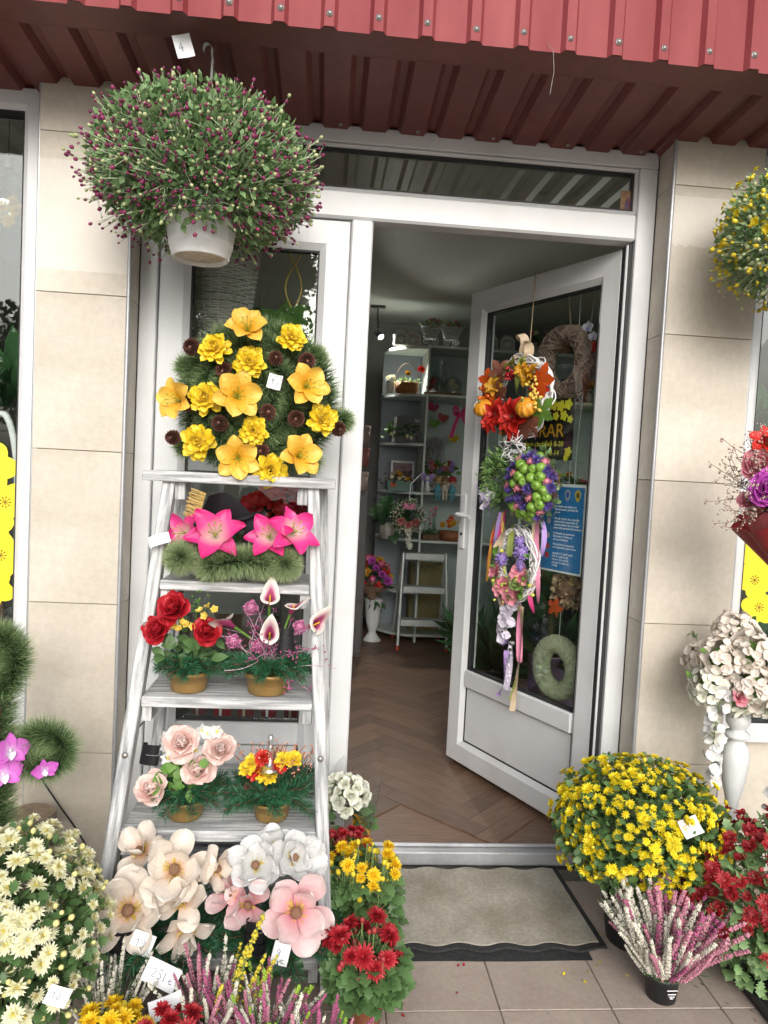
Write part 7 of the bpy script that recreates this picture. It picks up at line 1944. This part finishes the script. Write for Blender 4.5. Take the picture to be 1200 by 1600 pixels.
# little picture stuck in the transom
ic = thing('icon_card', 'tiny gold-framed religious picture in the right corner of the transom', 'picture', (.783, .1445, 2.436))
MB().box(-.026, .026, 0, .002, -.037, .037).part('card', mat('icon_gold', (.30, .17, .04), (.16, .07, .03), rough=.4, scale=60), ic, smooth=False)
MB().prism([(-.009, -.03), (.009, -.03), (.011, .0), (.004, .012), (-.004, .012), (-.011, .0)], -.0006, -.0001).part('robe', mat('icon_robe', (.20, .04, .04), (.06, .05, .12), scale=80), ic, smooth=False)
MB().prism([(.006 * math.cos(q), .019 + .007 * math.sin(q)) for q in np.linspace(0, 6.28, 12)[:-1]], -.0006, -.0001).part('face', mat('icon_face', (.32, .18, .10)), ic, smooth=False)

# ------------------------------------------------------------------ trees across the street, seen in the glass
def tree(label, x, y, h, r, seed):
    rg = np.random.default_rng(seed)
    t = thing('street_tree', label, 'tree', (x, y, -.03))
    mb = MB().tube([(0, 0, 0), (.05, .02, h * .25), (-.03, .05, h * .5), (.05, 0, h * .8)], [.17, .13, .09, .04], 9)
    for k in range(9):
        a = k * 2.4; z = h * rg.uniform(.3, .65); mb.tube([(0, 0, z), (math.cos(a) * r * .4, math.sin(a) * r * .4, z + h * .1), (math.cos(a) * r * .75, math.sin(a) * r * .75, z + h * .2)], [.06, .04, .015], 6)
    mb.part('trunk', K_twig, t)
    c = fib(46, -.8) * (r * .8, r * .8, h * .30) * rg.uniform(.4, 1, (46, 1)) + (0, 0, h * .64)
    n = 5200; i = rg.integers(0, 46, n); v = nrm(rg.normal(size=(n, 3)))
    p = c[i] + v * (r * .32) * rg.uniform(.4, 1, (n, 1))
    MB().scatter(T_oval, p, bases(rg.normal(size=(n, 3)), rg), rg.uniform(.16, .30, n)).part('crown', [K_leaf], t, kind='stuff')
tree('tallest roadside tree across from the shop, mirrored in the glass', -3.2, -19.5, 8.5, 2.6, 1)
tree('roadside tree across from the shop door, mirrored in the glass', 3.0, -21.0, 7.5, 2.5, 2)
tree('small roadside tree far left across the street', -9.0, -21.0, 6.5, 2.3, 3)
tree('roadside tree far right across the street', 10.2, -20.0, 7.8, 2.6, 4)

# ------------------------------------------------------------------ repeats share a group phrase
GROUPS = {'tiled_pillar': 'tiled pillars beside the door', 'shop_window': 'shop windows', 'hanging_basket': 'baskets hanging from the canopy',
          'heather_plant': 'potted heathers in the front row', 'heather_pot': 'potted heathers', 'price_slip': 'paper price slips among the pots', 'flower_print': 'yellow flower prints on the windows',
          'lantern_house': 'small houses on the shelf top', 'wicker_pram': 'wicker prams on the shelf top', 'glass_cloche': 'glass domes on the back shelf',
          'butterfly_ornament': 'fabric butterflies in the back shelf', 'picture_frame': 'picture frames on the back shelf', 'rag_doll': 'dolls on the shelf edge',
          'hat_box': 'stacked hat boxes', 'potted_plant': 'plants inside the shop', 'red_gift': 'red gifts behind the glass', 'window_foliage': 'foliage inside the windows',
          'street_tree': 'trees across the street', 'autumn_wreath': 'wreaths on the open door', 'sedum_wreath': 'wreaths on the open door', 'apple_wreath': 'wreaths on the open door',
          'spring_wreath': 'wreaths on the open door', 'rose_pot': 'gold pots on the step shelf', 'calla_pot': 'gold pots on the step shelf', 'pale_rose_pot': 'gold pots on the step shelf',
          'candle_glass_pot': 'gold pots on the step shelf', 'yellow_chrysanthemum_pot': 'small potted chrysanthemums', 'red_chrysanthemum_pot': 'small potted chrysanthemums',
          'crimson_chrysanthemum': 'small potted chrysanthemums', 'white_chrysanthemum': 'large chrysanthemum bushes', 'yellow_chrysanthemum': 'large chrysanthemum bushes',
          'dark_red_chrysanthemum': 'large chrysanthemum bushes'}
for _o in COL.objects:
    if _o.parent is None:
        _g = GROUPS.get(_o.name.split('.')[0])
        if _g: _o['group'] = _g
